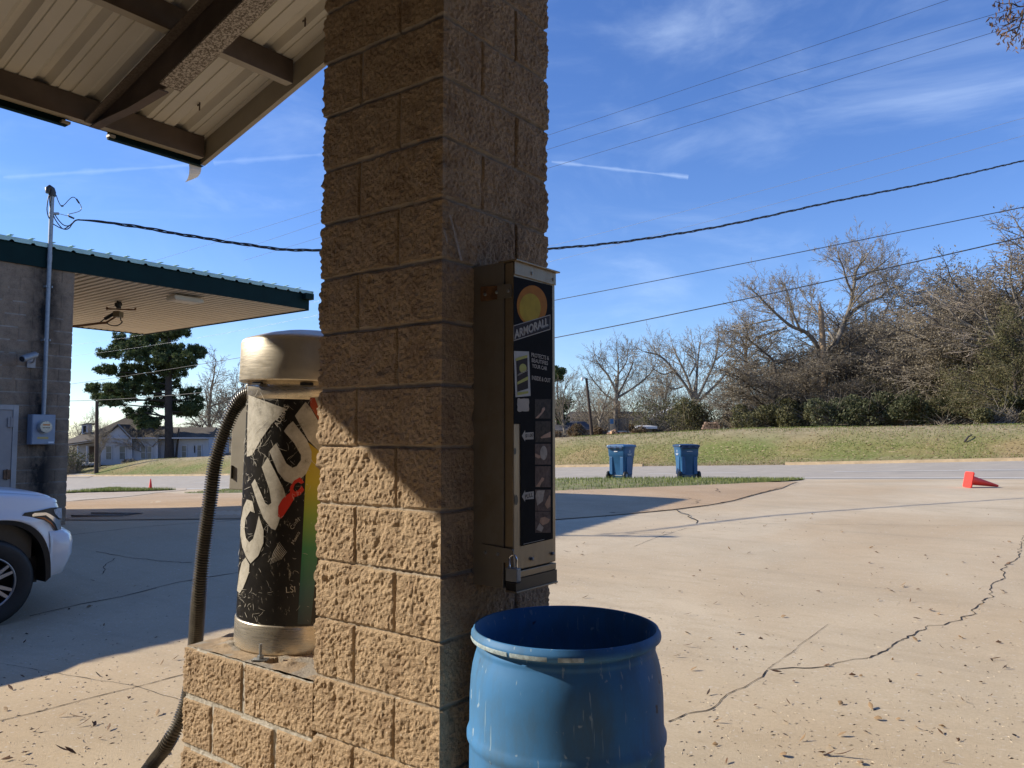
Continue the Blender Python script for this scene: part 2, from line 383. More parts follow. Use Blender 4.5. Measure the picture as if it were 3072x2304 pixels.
M['concrete'] = concrete('worn_tan_concrete', (.55, .455, .315))
M['slab'] = concrete('brown_stained_concrete', (.47, .345, .215))
M['crack'] = material('dark_crack', (.022, .016, .011), .95, var=.3, vs=30)
def lawnmat():
    m = material('winter_lawn', (.15, .17, .05), .95, var=0, bump=1, bs=30)
    a = ramp(m, noise(m, .14, 5, .6, stretch=(1, 1, .3)), [(.38, (.27, .205, .09)), (.50, (.185, .18, .055)), (.62, (.12, .165, .03))])
    b = ramp(m, noise(m, 9, 5, .75), [(.30, (.50, .46, .40)), (.5, (1, 1, 1)), (.75, (1.35, 1.28, 1.2))])
    c = mixc(m, .9, a, b, 'MULTIPLY')
    s = ramp(m, noise(m, 5.5, 3, .7), [(.60, (0, 0, 0)), (.64, (.8, .8, .8))]); c = mixc(m, s, c, (.42, .32, .19))
    set_base(m, c); return m
M['lawn'] = lawnmat()
# bare dry grass on the crest: driven by the height above the kerb (object space: x = gx, y = gy)
def crest_tint(m):
    t = nod(m, 'ShaderNodeTexCoord'); s = nod(m, 'ShaderNodeSeparateXYZ'); m.node_tree.links.new(t.outputs['Object'], s.inputs[0])
    ad = nod(m, 'ShaderNodeMath', operation='MULTIPLY_ADD'); m.node_tree.links.new(noise(m, .35, 5, .6), ad.inputs[0]); ad.inputs[1].default_value = 3.5
    m.node_tree.links.new(s.outputs[1], ad.inputs[2])
    f = nod(m, 'ShaderNodeMapRange', i_1=44.2, i_2=46.6); m.node_tree.links.new(ad.outputs[0], f.inputs[0])
    c = mixc(m, f.outputs[0], base_link(m), ramp(m, noise(m, 1.2, 5, .7), [(.3, (.20, .17, .085)), (.6, (.33, .27, .16))]))
    f2 = nod(m, 'ShaderNodeMapRange', i_1=42.6, i_2=41.2); m.node_tree.links.new(ad.outputs[0], f2.inputs[0])
    c = mixc(m, f2.outputs[0], c, ramp(m, noise(m, 3.5, 5, .8), [(.35, (.17, .13, .06)), (.55, (.30, .23, .13)), (.7, (.50, .40, .28))]))
    set_base(m, c)
crest_tint(M['lawn'])

# ------------------------------------------------------------------ ground, lot, road
def arr(*segs):
    o = []
    for a, b, s in segs: o += list(np.arange(a, b, s))
    o.append(segs[-1][1]); return np.array(o, float)
GX = arr((-900, -300, 100), (-300, -140, 20), (-140, -60, 2), (-60, -16, 1), (-16, 6, .4), (6, 20, 1), (20, 60, 5), (60, 900, 120))
GY = arr((-500, -100, 100), (-100, -25, 25), (-25, -4, 1.5), (-4, ROAD0, .4), (ROAD0, ROAD1, 1), (ROAD1, 50, .6), (50, 90, 2.5), (90, 300, 30), (300, 1500, 200))
GXX, GYY = np.meshgrid(GX, GY, indexing='ij'); GZZ = zgr(GXX, GYY)
def sheet(name, test, mat, extra=None):
    idx = {}; b = MB(); cxs = (GX[:-1]+GX[1:])/2; cys = (GY[:-1]+GY[1:])/2
    def vid(i, j):
        if (i, j) not in idx: idx[(i, j)] = len(b.v); b.v.append((float(GX[i]), float(GY[j]), float(GZZ[i, j])))
        return idx[(i, j)]
    for i in range(len(cxs)):
        for j in range(len(cys)):
            if test(cxs[i], cys[j]): b.f.append((vid(i, j), vid(i+1, j), vid(i+1, j+1), vid(i, j+1))); b.m.append(0); b.sm.append(True)
    if extra: extra(b)
    return props(b.build(name, mat if isinstance(mat, list) else [mat], rot=(0, 0, GROT)), kind='structure')
def drape(b, lo, hi, n=40, k=5, dz=.015, m=0):
    def res(p):
        p = [Vector(q[:2]) for q in p]; L = [0]
        for i in range(1, len(p)): L.append(L[-1]+(p[i]-p[i-1]).length)
        t = np.linspace(0, L[-1], n); return np.c_[np.interp(t, L, [q.x for q in p]), np.interp(t, L, [q.y for q in p])]
    A, B = res(lo), res(hi); vs = []
    for i in range(n):
        for j in range(k+1): q = A[i]+(B[i]-A[i])*j/k; vs.append((q[0], q[1], zlot(q[0], q[1])+dz))
    b.add(vs, [(i*(k+1)+j, (i+1)*(k+1)+j, (i+1)*(k+1)+j+1, i*(k+1)+j+1) for i in range(n-1) for j in range(k)], m, True)
def zlot(gx, gy):
    i = min(max(int(np.searchsorted(GX, gx))-1, 0), len(GX)-2); j = min(max(int(np.searchsorted(GY, gy))-1, 0), len(GY)-2)
    a = (gx-GX[i])/(GX[i+1]-GX[i]); b = (gy-GY[j])/(GY[j+1]-GY[j])
    return float((1-a)*(1-b)*GZZ[i, j]+a*(1-b)*GZZ[i+1, j]+(1-a)*b*GZZ[i, j+1]+a*b*GZZ[i+1, j+1])
def pg(*pts):   # pixels -> grid coordinates on the ground
    r = []
    for u, v in pts: q = on_ground(u, v); r.append(Gf(q.x, q.y))
    return r
def zoomed(pts, sc, ox, oy): return [(ox+x/sc, oy+y/sc) for x, y in pts]
def cracks(b):
    A = lambda p, w, j=.5: crack(b, pg(*zoomed(p, 1.8353, 1900, 1400)), w, j)
    B = lambda p, w, j=.5: crack(b, pg(*zoomed(p, 2.063, 0, 1500)), w, j)
    A([(2149,388),(2125,470),(2130,500),(2030,560),(2045,600),(1990,650),(1960,720),(1890,775),(1860,815),(1750,860),(1640,880),(1540,920),(1450,975),(1370,1010),(1290,1050),(1160,1080),(1060,1100),(930,1107),(740,1112)], .014, 1)
    A([(740,1120),(690,1170),(620,1220),(520,1255),(460,1320),(400,1345),(290,1360),(190,1405)], .011, .8)
    A([(740,1115),(870,1025),(940,965),(1070,870)], .005)
    A([(0,440),(130,390),(290,340)], .012); A([(360,312),(290,275),(220,240)], .035, 1)
    A([(-420,262),(0,255),(220,240),(420,215),(560,190),(920,95)], .022, .5); A([(360,312),(700,320),(1400,328),(2150,330)], .010, .2)
    A([(-20,178),(150,182),(300,176),(360,190),(330,210)], .02, 1.2); A([(450,122),(480,145)], .03, 1.2)
    B([(0,1368),(200,1320),(500,1240),(640,1205),(850,1155),(1140,1080)], .013, .35); B([(0,1010),(240,1055),(560,1110),(850,1155),(1100,1235)], .007, .6)
    B([(180,720),(500,645),(750,600),(1100,510),(1480,450)], .028, .3); B([(410,220),(900,165),(1480,125)], .025, .2)
    B([(590,320),(760,355),(1180,390)], .018, .8); B([(640,460),(650,400),(720,360)], .012, .8)
def crack(b, pts, w, jit=.5, m=1):
    w = w*.68
    P = []
    for i in range(len(pts)-1):
        a, c = Vector(pts[i]), Vector(pts[i+1]); n = max(2, int((c-a).length/max(.05, w*5)))
        for k in range(n): P.append(a+(c-a)*k/n)
    P.append(Vector(pts[-1])); n = len(P); ph = random.random()*50
    off = fbm(np.c_[np.arange(n)*.45, np.full(n, ph), np.zeros(n)], 3)*w*3.2*jit
    wd = w*(.45+1.3*np.abs(vnoise(np.c_[np.arange(n)*.5, np.full(n, ph+9), np.zeros(n)])))
    vs = []
    for i, p in enumerate(P):
        d = (P[min(i+1, n-1)]-P[max(i-1, 0)]).normalized(); q = Vector((-d.y, d.x))
        for s in (-.5, .5): r = p+q*(off[i]+s*wd[i]); vs.append((r.x, r.y, zlot(r.x, r.y)+(.0035 if abs(r.y) < 12 else .02)))
    b.add(vs, [(2*i, 2*i+2, 2*i+3, 2*i+1) for i in range(n-1)], m)
inlot = lambda x, y: -60 < x < 20 and -25 < y < ROAD0
inroad = lambda x, y: ROAD0 < y < ROAD1
sheet('concrete_lot', inlot, [M['concrete'], M['crack']], cracks)
sheet('road', inroad, M['asphalt'])
sheet('ground', lambda x, y: not inlot(x, y) and not inroad(x, y), M['lawn'])
VN_R = pg((1671, 1473), (1800, 1469), (1900, 1465), (2100, 1457), (2200, 1452.5), (2300, 1448))
VN_L = pg((560, 1479), (640, 1480), (740, 1478))
near = VN_L+VN_R
b = MB(); drape(b, pg((1500, 1567), (1673, 1560), (1830, 1548), (2007, 1532), (2130, 1516), (2200, 1503), (2346, 1466), (2394, 1447)), pg((1500, 1482))+VN_R, 40, 5, .014)
lo_ = pg((120, 1560), (300, 1562), (500, 1560), (700, 1558), (900, 1558)); hi_ = pg((140, 1513), (300, 1499), (475, 1480), (700, 1482), (900, 1482)); drape(b, lo_, hi_, 34, 6, .013)
props(b.build('brown_slab', M['slab'], rot=(0, 0, GROT)), kind='structure')
M['apron'] = concrete('pale_driveway_concrete', (.50, .43, .34))
b = MB(); drape(b, pg((140, 1512), (196, 1507), (300, 1497), (475, 1478), (556, 1471)), pg((140, 1486), (196, 1483), (330, 1471), (470, 1467), (560, 1465)), 30, 4, .014)
props(b.build('driveway', M['apron'], rot=(0, 0, GROT)), kind='structure')
# road markings
b = MB()
def stripe(g0, g1, gy, w=.12):
    n = max(2, int((g1-g0)/1.5)); drape(b, [(g0+(g1-g0)*i/n, gy-w/2) for i in range(n+1)], [(g0+(g1-g0)*i/n, gy+w/2) for i in range(n+1)], n+1, 1, .012)
stripe(-60, 25, 26.0, .22)
for k in range(8): stripe(-88+k*12, -84+k*12, 31.2, .14)
stripe(-8, 40, 30.6, .2)
props(b.build('road_markings', M['paint'], rot=(0, 0, GROT)), kind='structure')
# kerb of the far side in two runs
M['kerb'] = material('sun_worn_kerb', (.44, .33, .20), .85, var=.25, vs=2, bump=.2)
b = MB()
for g0, g1 in ((-44, -20.5), (-12.6, 60), (-100, -60)):
    n = int((g1-g0)/.8); vs = []
    for i in range(n+1):
        x = g0+(g1-g0)*i/n; z = zg(x, ROAD1-.02)
        vs += [(x, ROAD1-.14, z-.05), (x, ROAD1-.11, z+.13), (x, ROAD1+.04, z+.135), (x, ROAD1+.05, z-.1)]
    b.add(vs, [(i*4+j, (i+1)*4+j, (i+1)*4+j+1, i*4+j+1) for i in range(n) for j in range(3)]+[(0, 1, 2, 3), (n*4+3, n*4+2, n*4+1, n*4)])
props(b.build('kerb', M['kerb'], rot=(0, 0, GROT)), kind='structure')
# grass verges between lot and road
def verge(near_pts, name, bump_h, n=90, far_gy=25.15, K=7):
    p = [Vector(q) for q in near_pts]; L = [0]
    for i in range(1, len(p)): L.append(L[-1]+(p[i]-p[i-1]).length)
    t = np.linspace(0, L[-1], n); X = np.interp(t, L, [q.x for q in p]); Y = np.interp(t, L, [q.y for q in p])
    Y = Y+fbm(np.c_[t*.6, t*0+3, t*0], 3)*.18; vs = []
    for i in range(n):
        fg = max(far_gy, Y[i]+.2)
        for j in range(K+1):
            y = Y[i]+(fg-Y[i])*j/K; s = math.sin(math.pi*min(max(j/K, 0), 1))**.6*min(1, i/5, (n-1-i)/22)
            vs.append((X[i], y, zg(X[i], y)+.006+bump_h*s+(.03*random.random() if 0 < j < K else 0)))
    b = MB(); b.add(vs, [(i*(K+1)+j, (i+1)*(K+1)+j, (i+1)*(K+1)+j+1, i*(K+1)+j+1) for i in range(n-1) for j in range(K)], 0, True)
    props(b.build(name, M['verge'], rot=(0, 0, GROT)), kind='structure')
    return X, Y, vs, K
M['verge'] = material('weedy_verge_soil', (.16, .17, .06), .95, var=.5, vs=3, bump=.8, bs=25)
speckle(M['verge'], 4, .55, (.24, .19, .11), .8)
def blades(b, vs, K, n, count, h0, h1, w):
    for _ in range(count):
        i = random.randrange(n-1); j = random.randrange(K); a, c = random.random(), random.random()
        P = [Vector(vs[i*(K+1)+j]), Vector(vs[(i+1)*(K+1)+j]), Vector(vs[i*(K+1)+j+1])]
        p = P[0]+(P[1]-P[0])*a+(P[2]-P[0])*c; an = random.random()*6.28; h = random.uniform(h0, h1); ln = h*.5
        d = Vector((math.cos(an), math.sin(an), 0)); e = Vector((-d.y, d.x, 0))*w*random.uniform(.5, 1)
        q = p+Vector((0, 0, h))+d*ln*random.uniform(-.6, 1)
        b.add([p-e, p+e, q], [(0, 1, 2)])
b = MB()
v1 = verge(near, 'grass_verge', .105); blades(b, v1[2], v1[3], 90, 24000, .03, .11, .011)
vl = pg((110, 1482), (196, 1480), (326, 1470), (365, 1468)); v2 = verge(vl, 'grass_verge', .05, 40, 24.9); blades(b, v2[2], v2[3], 40, 9000, .05, .22, .02)
props(b.build('verge_grass', M['grass_blade'], rot=(0, 0, GROT)), 'weedy green grass growing on the verge beside the road', 'grass', kind='stuff')
# leaf litter and tufts on the far bank (uncountable)
b = MB()
for _ in range(15000):
    gx = random.uniform(-45, 12) if random.random() < .85 else random.uniform(-100, -60); r = random.random()
    gy = ROAD1+.1+(random.random()**1.6)*9; z = zg(gx, gy)+.02; s = random.uniform(.03, .07); a = random.random()*6.28
    d = Vector((math.cos(a), math.sin(a), random.uniform(-.3, .6)))*s; e = Vector((-math.sin(a), math.cos(a), random.uniform(-.2, .5)))*s*.5; p = Vector((gx, gy, z))
    b.add([p-d, p+e, p+d, p-e], [(0, 1, 2, 3)])
props(b.build('leaf_litter', M['fallen'][1], rot=(0, 0, GROT)), 'dry tan leaves strewn over the far grass bank', 'leaf litter', kind='stuff')
b = MB()
for _ in range(42000):
    far = random.random() < .22
    gx = random.uniform(-44, 10) if not far else random.uniform(-105, -60)
    gy = ROAD1+.2+random.random()**1.1*8.5; 
    if fbm([[gx*.12, gy*.3, 1]], 3)[0] < -.25: continue
    z = zg(gx, gy)-.01; h = random.uniform(.04, .12); w = .018; a = random.random()*3.14; p = Vector((gx, gy, z)); e = Vector((math.cos(a), math.sin(a), 0))*w
    b.add([p-e, p+e, p+Vector((random.uniform(-.05, .05), random.uniform(-.05, .05), h))], [(0, 1, 2)])
props(b.build('bank_grass', M['grass_blade'], rot=(0, 0, GROT)), 'short green winter grass on the sloping far bank', 'grass', kind='stuff')

# ------------------------------------------------------------------ split-face block masonry
def joint_dist(s, z, course, joints_of, z0=0.0):
    """distance to nearest joint for face coordinate s, height z"""
    k = np.floor((z-z0)/course); fz = (z-z0)-k*course; dz = np.minimum(fz, course-fz)
    ds = np.full(s.shape, 9.)
    for par in (0, 1):
        m = (k.astype(int) % 2) == par
        for j in joints_of(par): ds = np.where(m, np.minimum(ds, np.abs(s-j)), ds)
    return dz, ds
def rock_shell(name, corners, zlo, zhi, steps, hstep, joints, mats, parent=None, loc=(0, 0, 0), rz=0, amp=1.0, jw=.0042, top=True, recess=.0055, z0=0.0, seed=0, fine=None):
    """closed ring of walls: corners (x,y) counter-clockwise, steps = sample spacing per side, joints[i](parity) = joint positions along side i"""
    nc = len(corners); P = []; N = []; S = []; F = []
    for i in range(nc):
        a, c = np.array(corners[i], float), np.array(corners[(i+1) % nc], float); d = c-a; Ln = np.hypot(*d); n = max(2, int(round(Ln/steps[i]))); d /= Ln; nn = np.array([d[1], -d[0]])
        for k in range(n):
            P.append(a+d*Ln*k/n); S.append(Ln*k/n); F.append(i)
            if k == 0:
                pd = a-np.array(corners[i-1], float); pd /= np.hypot(*pd); pn = np.array([pd[1], -pd[0]]); q = pn+nn; q /= (1+pn@nn); N.append(q)
            else: N.append(nn)
    P, N, S, F = np.array(P), np.array(N), np.array(S), np.array(F); Z = np.arange(zlo, zhi+hstep*.5, hstep); n, k = len(P), len(Z)
    ss = np.repeat(S[None], k, 0); zz = np.repeat(Z[:, None], n, 1); ff = np.repeat(F[None], k, 0)
    DZ = np.zeros((k, n)); DS = np.zeros((k, n))
    for i in range(nc):
        m = ff == i; dz, ds = joint_dist(ss[m], zz[m], .2032, joints[i], z0); DZ[m] = dz; DS[m] = ds
    Q = np.c_[np.repeat(P[None, :, 0], k, 0).ravel(), np.repeat(P[None, :, 1], k, 0).ravel(), zz.ravel()]+seed
    jd = np.minimum(DZ, DS).ravel()
    wob = vnoise(Q*9)*.0018; e = np.clip((jd+wob-jw)/.004, 0, 1); edge = np.clip((jd+wob-jw)/.035, 0, 1)**.5
    h = (.004+fbm(Q*7, 2)*.0017+fbm(Q*24, 2)*.0013+vnoise(Q*52+3)*.0009+vnoise(Q*88)*.0020+vnoise(Q*125+7)*.0028)*amp
    pits = np.clip(vnoise(Q*19+5)-.5, 0, 1)*.016*amp
    disp = e*(h*1.12-pits)*(.72+.28*edge)-(1-e)*recess+(1-e)*vnoise(Q*60)*.0015
    disp = disp.reshape(k, n)
    X = P[None, :, 0]+N[None, :, 0]*disp; Y = P[None, :, 1]+N[None, :, 1]*disp; zj = zz+(vnoise(Q*45+31).reshape(k, n))*.0015*amp
    b = MB(); vs = np.stack([X, Y, zj], -1).reshape(-1, 3); b.v = [tuple(q) for q in vs.tolist()]
    mort = (e.reshape(k, n) < .4)
    for r in range(k-1):
        for c in range(n):
            c2 = (c+1) % n; b.f.append((r*n+c, r*n+c2, (r+1)*n+c2, (r+1)*n+c)); b.m.append(1 if mort[r, c] and mort[r, c2] else 0); b.sm.append(False)
    if top: b.f.append(tuple(range((k-1)*n, k*n))); b.m.append(1); b.sm.append(False)
    return b.build(name, mats, parent, loc, (0, 0, rz))
# pillar: 0.594 m square, local x = gx, y = gy, ring counter-clockwise from the front-left corner
PX0, PX1, PY0, PY1 = -2.273, -1.679, 1.853, 2.447; PW = .594
org = W(PX0, PY0, 0)
pil = rock_shell('block_pillar', [(0, 0), (PW, 0), (PW, PW), (0, PW)], -.25, 3.95, [.0048, .0048, .02, .02], .0050,
    [lambda p: [.2, ] if p else [.395], lambda p: [.2] if p else [.395], lambda p: [.2], lambda p: [.395]], [M['block'], M['mortar']], loc=org, rz=GROT)
props(pil, 'tall tan split-face concrete block pillar, lower left face in sun', 'pillar')
# white drip marks on the pillar corner
def on_face(u, v):  # right face
    g = on_gx(u, v, PX1+.014); return Vector((g[0]-PX0, g[1]-PY0, g[2]))
b = MB()
for line, w in (([(1350,645),(1356,668),(1362,690),(1368,715),(1376,745),(1384,782)], .011), ([(1333,690),(1338,712),(1342,728)], .008)):
    pts = [on_face(*q) for q in line]; vs = []
    for i, q in enumerate(pts):
        for s in (-1, 1): vs.append((q.x, q.y+s*w*random.uniform(.3, .6), q.z))
    b.add(vs, [(2*i, 2*i+1, 2*i+3, 2*i+2) for i in range(len(pts)-1)])
b.build('paint_drip', material('pale_drip_stain', (.40, .34, .28), .9, var=.4, vs=60), pil)
# low wall beside the pillar
PEDX = -3.115
ped = rock_shell('low_block_wall', [(0, 0), (PX0-.013-PEDX, 0), (PX0-.013-PEDX, PW-.03), (0, PW-.03)], -.3, .5796, [.0052, .02, .02, .02], .0052,
    [lambda p: [.205, .615] if p else [.41], lambda p: [.2], lambda p: [.3], lambda p: [.3]], [M['block'], M['mortar_grey']], loc=W(PEDX, PY0-.002, 0), rz=GROT, jw=.0088, top=False, seed=11, z0=-.03, recess=.004)
props(ped, 'low tan split-face block wall carrying the vacuum, left of the pillar', 'low wall')
# its rough mortar top
b = MB(); nx, ny = 110, 60; LX, LY = PX0-.013-PEDX, PW-.03
gx_, gy_ = np.meshgrid(np.linspace(0.004, LX-.001, nx), np.linspace(.004, LY-.004, ny), indexing='ij')
Q = np.c_[gx_.ravel(), gy_.ravel(), np.zeros(nx*ny)]
hh = .581+fbm(Q*9+3, 4)*.004+np.clip(fbm(Q*14+8, 3)-.15, 0, 1)*.012*np.exp(-((gy_.ravel()-.13)/.09)**2)
hole = ((gx_.ravel()-.50)/.035)**2+((gy_.ravel()-.075)/.03)**2 < 1; hh = np.where(hole, .52, hh)
b.add(np.c_[gx_.ravel(), gy_.ravel(), hh], [(i*ny+j, (i+1)*ny+j, (i+1)*ny+j+1, i*ny+j+1) for i in range(nx-1) for j in range(ny-1)], 0, False)
M['walltop'] = material('sandy_mortar_top', (.36, .27, .18), .95, var=.25, vs=7, bump=.6, bs=110); speckle(M['walltop'], 5, .52, (.30, .27, .23), .9)
b.build('mortar_cap', M['walltop'], ped)

# ------------------------------------------------------------------ helpers for shapes laid on a plane or a cylinder
def smooth_path(pts, per=8):
    P = [Vector(p) for p in pts]; P = [2*P[0]-P[1]]+P+[2*P[-1]-P[-2]]; o = []
    for i in range(1, len(P)-2):
        for k in range(per):
            t = k/per; a, b_, c, d = P[i-1], P[i], P[i+1], P[i+2]
            o.append(.5*((2*b_)+(c-a)*t+(2*a-5*b_+4*c-d)*t*t+(3*b_-a-3*c+d)*t**3))
    o.append(P[-2]); return o
def even_path(pts, step):
    P = [Vector(p) for p in pts]; L = [0]
    for i in range(1, len(P)): L.append(L[-1]+(P[i]-P[i-1]).length)
    n = max(2, int(L[-1]/step)); t = np.linspace(0, L[-1], n)
    return [Vector((np.interp(q, L, [p.x for p in P]), np.interp(q, L, [p.y for p in P]), np.interp(q, L, [p.z for p in P]))) for q in t]
def cut_map(b, vs, fs, fmap, step, m=0, axis=0, smooth=True):
    """cut flat faces into strips along an axis, then map every point with fmap"""
    bm = bmesh.new(); V = [bm.verts.new((v[0], v[1], 0)) for v in vs]
    for f in fs:
        try: bm.faces.new([V[i] for i in f])
        except ValueError: pass
    lo = min(v[axis] for v in vs); hi = max(v[axis] for v in vs); x = lo+step
    while x < hi:
        no = [0, 0, 0]; no[axis] = 1; co = [0, 0, 0]; co[axis] = x
        bmesh.ops.bisect_plane(bm, geom=bm.verts[:]+bm.edges[:]+bm.faces[:], plane_co=co, plane_no=no); x += step
    bmesh.ops.triangulate(bm, faces=bm.faces[:]); bm.verts.index_update()
    out = [fmap(v.co.x, v.co.y) for v in bm.verts]; F = [tuple(v.index for v in f.verts) for f in bm.faces]; bm.free()
    return b.add(out, F, m, smooth)
def zpoly(pts, sc, ox, oy): return [(ox+x/sc, oy+y/sc) for x, y in pts]

# ------------------------------------------------------------------ vacuum
VR = .25; vc = W(-2.806, 2.19, .578)
vac = thing('vacuum_station', 'scratched black and silver cylindrical car vacuum with steel dome standing on the low wall', 'vacuum', vc)
vac.rotation_euler = (0, R(1.6), 0)
vac.scale = (1.043, 1.043, 1.027)
VM = Matrix.Translation(vc) @ Matrix.Rotation(R(1.6), 4, 'Y') @ Matrix.Diagonal((1.043, 1.043, 1.027, 1)); VI = VM.inverted()
def on_vac(u, v, r=VR+.0016):
    o = VI @ Vector((0, 0, EYE)); d = VI.to_3x3() @ pdir(u, v)
    A = d.x**2+d.y**2; B_ = 2*(o.x*d.x+o.y*d.y); C_ = o.x**2+o.y**2-r*r; D = B_*B_-4*A*C_
    if D < 0:
        t = -B_/(2*A); q = o+d*t; k = r/math.hypot(q.x, q.y); return Vector((q.x*k, q.y*k, q.z))
    return o+d*((-B_-math.sqrt(D))/(2*A))
M['wrap'] = material('scuffed_black_wrap', (.016, .014, .012), .30, 0, var=.4, vs=14)
f_ = ramp(M['wrap'], noise(M['wrap'], 45, 6, .8, stretch=(1, 1, .45)), [(.60, (0, 0, 0)), (.66, (.75, .75, .75))]); set_base(M['wrap'], mixc(M['wrap'], f_, base_link(M['wrap']), (.42, .39, .33)))
b = MB(); b.lathe([(VR, .118), (VR, 1.005)], 96); b.build('body_wrap', M['wrap'], vac)
b = MB(); b.lathe([(VR-.03, .006), (VR+.004, .006), (VR+.005, .012), (VR+.005, .112), (VR+.002, .118), (VR-.002, .119)], 96); b.build('base_band', M['band_steel'], vac)
b = MB(); b.lathe([(VR-.002, 1.004), (VR+.001, 1.005), (VR+.001, 1.10), (.2, 1.10)], 96); b.build('collar', M['band_steel'], vac)
b = MB(); CR = .284
b.lathe([(.20, 1.083), (CR-.012, 1.081), (CR-.002, 1.078), (CR, 1.084), (CR, 1.238), (CR-.004, 1.249), (CR-.014, 1.258), (CR-.05, 1.270), (.18, 1.287), (.12, 1.300), (.06, 1.307), (0.0005, 1.309)], 128)
b.build('dome_cap', M['cap_steel'], vac)
b = MB()
for a in (-125, -78, -30): b.box((-.025, -.006, 1.060), (.025, .006, 1.072), 0, Matrix.Rotation(R(a), 4, 'Z') @ Matrix.Translation((CR-.02, 0, 0)) @ Matrix.Rotation(R(90), 4, 'Z'))
b.build('latch', M['black_plastic'], vac, split=True)
# silver letters, colour stripe and scratches of the wrap
M['silver'] = material('worn_silver_lettering', (.54, .51, .45), .42, .15, var=.15, vs=12)
f_ = ramp(M['silver'], noise(M['silver'], 22, 8, .8), [(.34, (.30, .28, .25)), (.44, (.85, .84, .8)), (.6, (1.1, 1.1, 1.1))]); set_base(M['silver'], mixc(M['silver'], .8, base_link(M['silver']), f_, 'MULTIPLY'))
M['red_letter'] = material('red_lettering', (.55, .035, .02), .4, var=.1)
Z7 = (1.953, 680, 1150)
def vpoly(b, pts, m=0, r=VR+.0022):
    p = zpoly(pts, *Z7); cut_map(b, p, [tuple(range(len(p)))], lambda u, v: on_vac(u, v, r), 9, m)
b = MB()
vpoly(b, [(400,190),(462,108),(490,140),(550,245),(590,330),(590,470),(547,402),(478,332),(455,290)])
vpoly(b, [(335,280),(360,245),(388,222),(470,330),(497,400),(497,460),(465,530),(420,572),(385,590),(340,570),(300,520),(255,410),(248,400),(290,350),(305,380),(350,470),(385,495),(410,485),(435,450),(435,420),(395,350)])
vpoly(b, [(145,590),(165,560),(200,640),(225,700),(245,715),(262,700),(250,620),(205,490),(240,432),(290,530),(335,620),(345,660),(320,760),(300,830),(285,860),(260,850),(215,790),(180,700)])
vpoly(b, [(150,690),(118,680),(98,725),(82,810),(80,890),(92,960),(115,1020),(140,1055),(185,1010),(215,935),(216,860),(188,775),(172,850),(155,910),(132,932),(112,905),(104,850),(112,790),(138,748),(165,760)])
vpoly(b, [(110,1020),(133,1060),(130,1110),(112,1160),(95,1200),(76,1230),(60,1215),(72,1120),(88,1050)])
vpoly(b, [(128,68),(335,145),(322,180),(262,240),(200,330),(150,420),(118,430),(122,200)])
vpoly(b, [(516,84),(600,84),(600,300),(560,200)])
b.build('silver_lettering', M['silver'], vac)
b = MB()
vpoly(b, [(455,580),(430,550),(395,570),(370,610),(372,650),(395,668),(430,655),(455,625),(440,600),(420,625),(400,635),(390,620),(400,590),(420,578),(435,590)], 0, VR+.003)
vpoly(b, [(350,655),(372,640),(398,672),(372,715),(350,750),(322,792),(300,780),(302,720),(325,680)], 0, VR+.003)
b.build('red_lettering', M['red_letter'], vac)
M['stripe'] = material('rainbow_stripe', (.5, .4, .05), .3, var=0)
t_ = nod(M['stripe'], 'ShaderNodeTexCoord'); s_ = nod(M['stripe'], 'ShaderNodeSeparateXYZ'); M['stripe'].node_tree.links.new(t_.outputs['Object'], s_.inputs[0])
set_base(M['stripe'], ramp(M['stripe'], s_.outputs[2], [(.12, (.035, .045, .055)), (.25, (.03, .10, .10)), (.42, (.03, .20, .08)), (.55, (.22, .34, .04)), (.68, (.50, .40, .02)), (.83, (.48, .33, .02)), (.87, (.45, .12, .015)), (1, (.40, .05, .015))]))
b = MB(); vpoly(b, [(475,345),(560,410),(552,600),(535,1000),(492,1412),(415,1412),(440,1000),(462,560)], 0, VR+.0019); vpoly(b, [(488,84),(516,84),(560,200),(600,300),(600,330),(552,240),(490,132)], 0, VR+.0019); b.build('rainbow_stripe', M['stripe'], vac)
M['scratch'] = material('pale_scratches', (.55, .52, .46), .5, var=.2, vs=40)
b = MB()
def stroke(pts, w, r=VR+.0032):
    p = zpoly(pts, *Z7); L = []
    for i, q in enumerate(p):
        a, c = p[max(i-1, 0)], p[min(i+1, len(p)-1)]; d = Vector((c[0]-a[0], c[1]-a[1])); d = d.normalized() if d.length else Vector((1, 0)); k = w*(.5 if i in (0, len(p)-1) else 1)
        L += [on_vac(q[0]-d.y*k, q[1]+d.x*k, r), on_vac(q[0]+d.y*k, q[1]-d.x*k, r)]
    b.add(L, [(2*i, 2*i+2, 2*i+3, 2*i+1) for i in range(len(p)-1)])
rs = random.Random(5)
for _ in range(300):
    k = rs.random(); x = rs.uniform(70, 500) if k > .3 else rs.uniform(60, 260); y = rs.uniform(90, 1400) if rs.random() < .6 else rs.uniform(90, 700)
    if y > 1050 and rs.random() < .35: x = rs.uniform(60, 250)
    a = rs.gauss(-1.1 if rs.random() < .5 else .7, .6); ln = rs.uniform(8, 60)*(1.5 if y < 500 else .7); cv = rs.uniform(-.6, .6)
    stroke([(x+ln*t*math.cos(a+cv*t), y+ln*t*math.sin(a+cv*t)) for t in (0, .33, .66, 1)], rs.choice((.25, .35, .5)))
for i in range(9): stroke([(160+i*5, 300-i*5), (190+i*6, 268-i*6), (235+i*4, 255-i*3)], .8)
for i in range(10): stroke([(150+i*2, 118+i*20), (200-i, 104+i*19), (250-i*3, 120+i*17)], .5)
for i in range(8): stroke([(255+i*9, 1060-i*4), (275+i*8, 990+i*3), (310+i*6, 930+i*8)], .8)
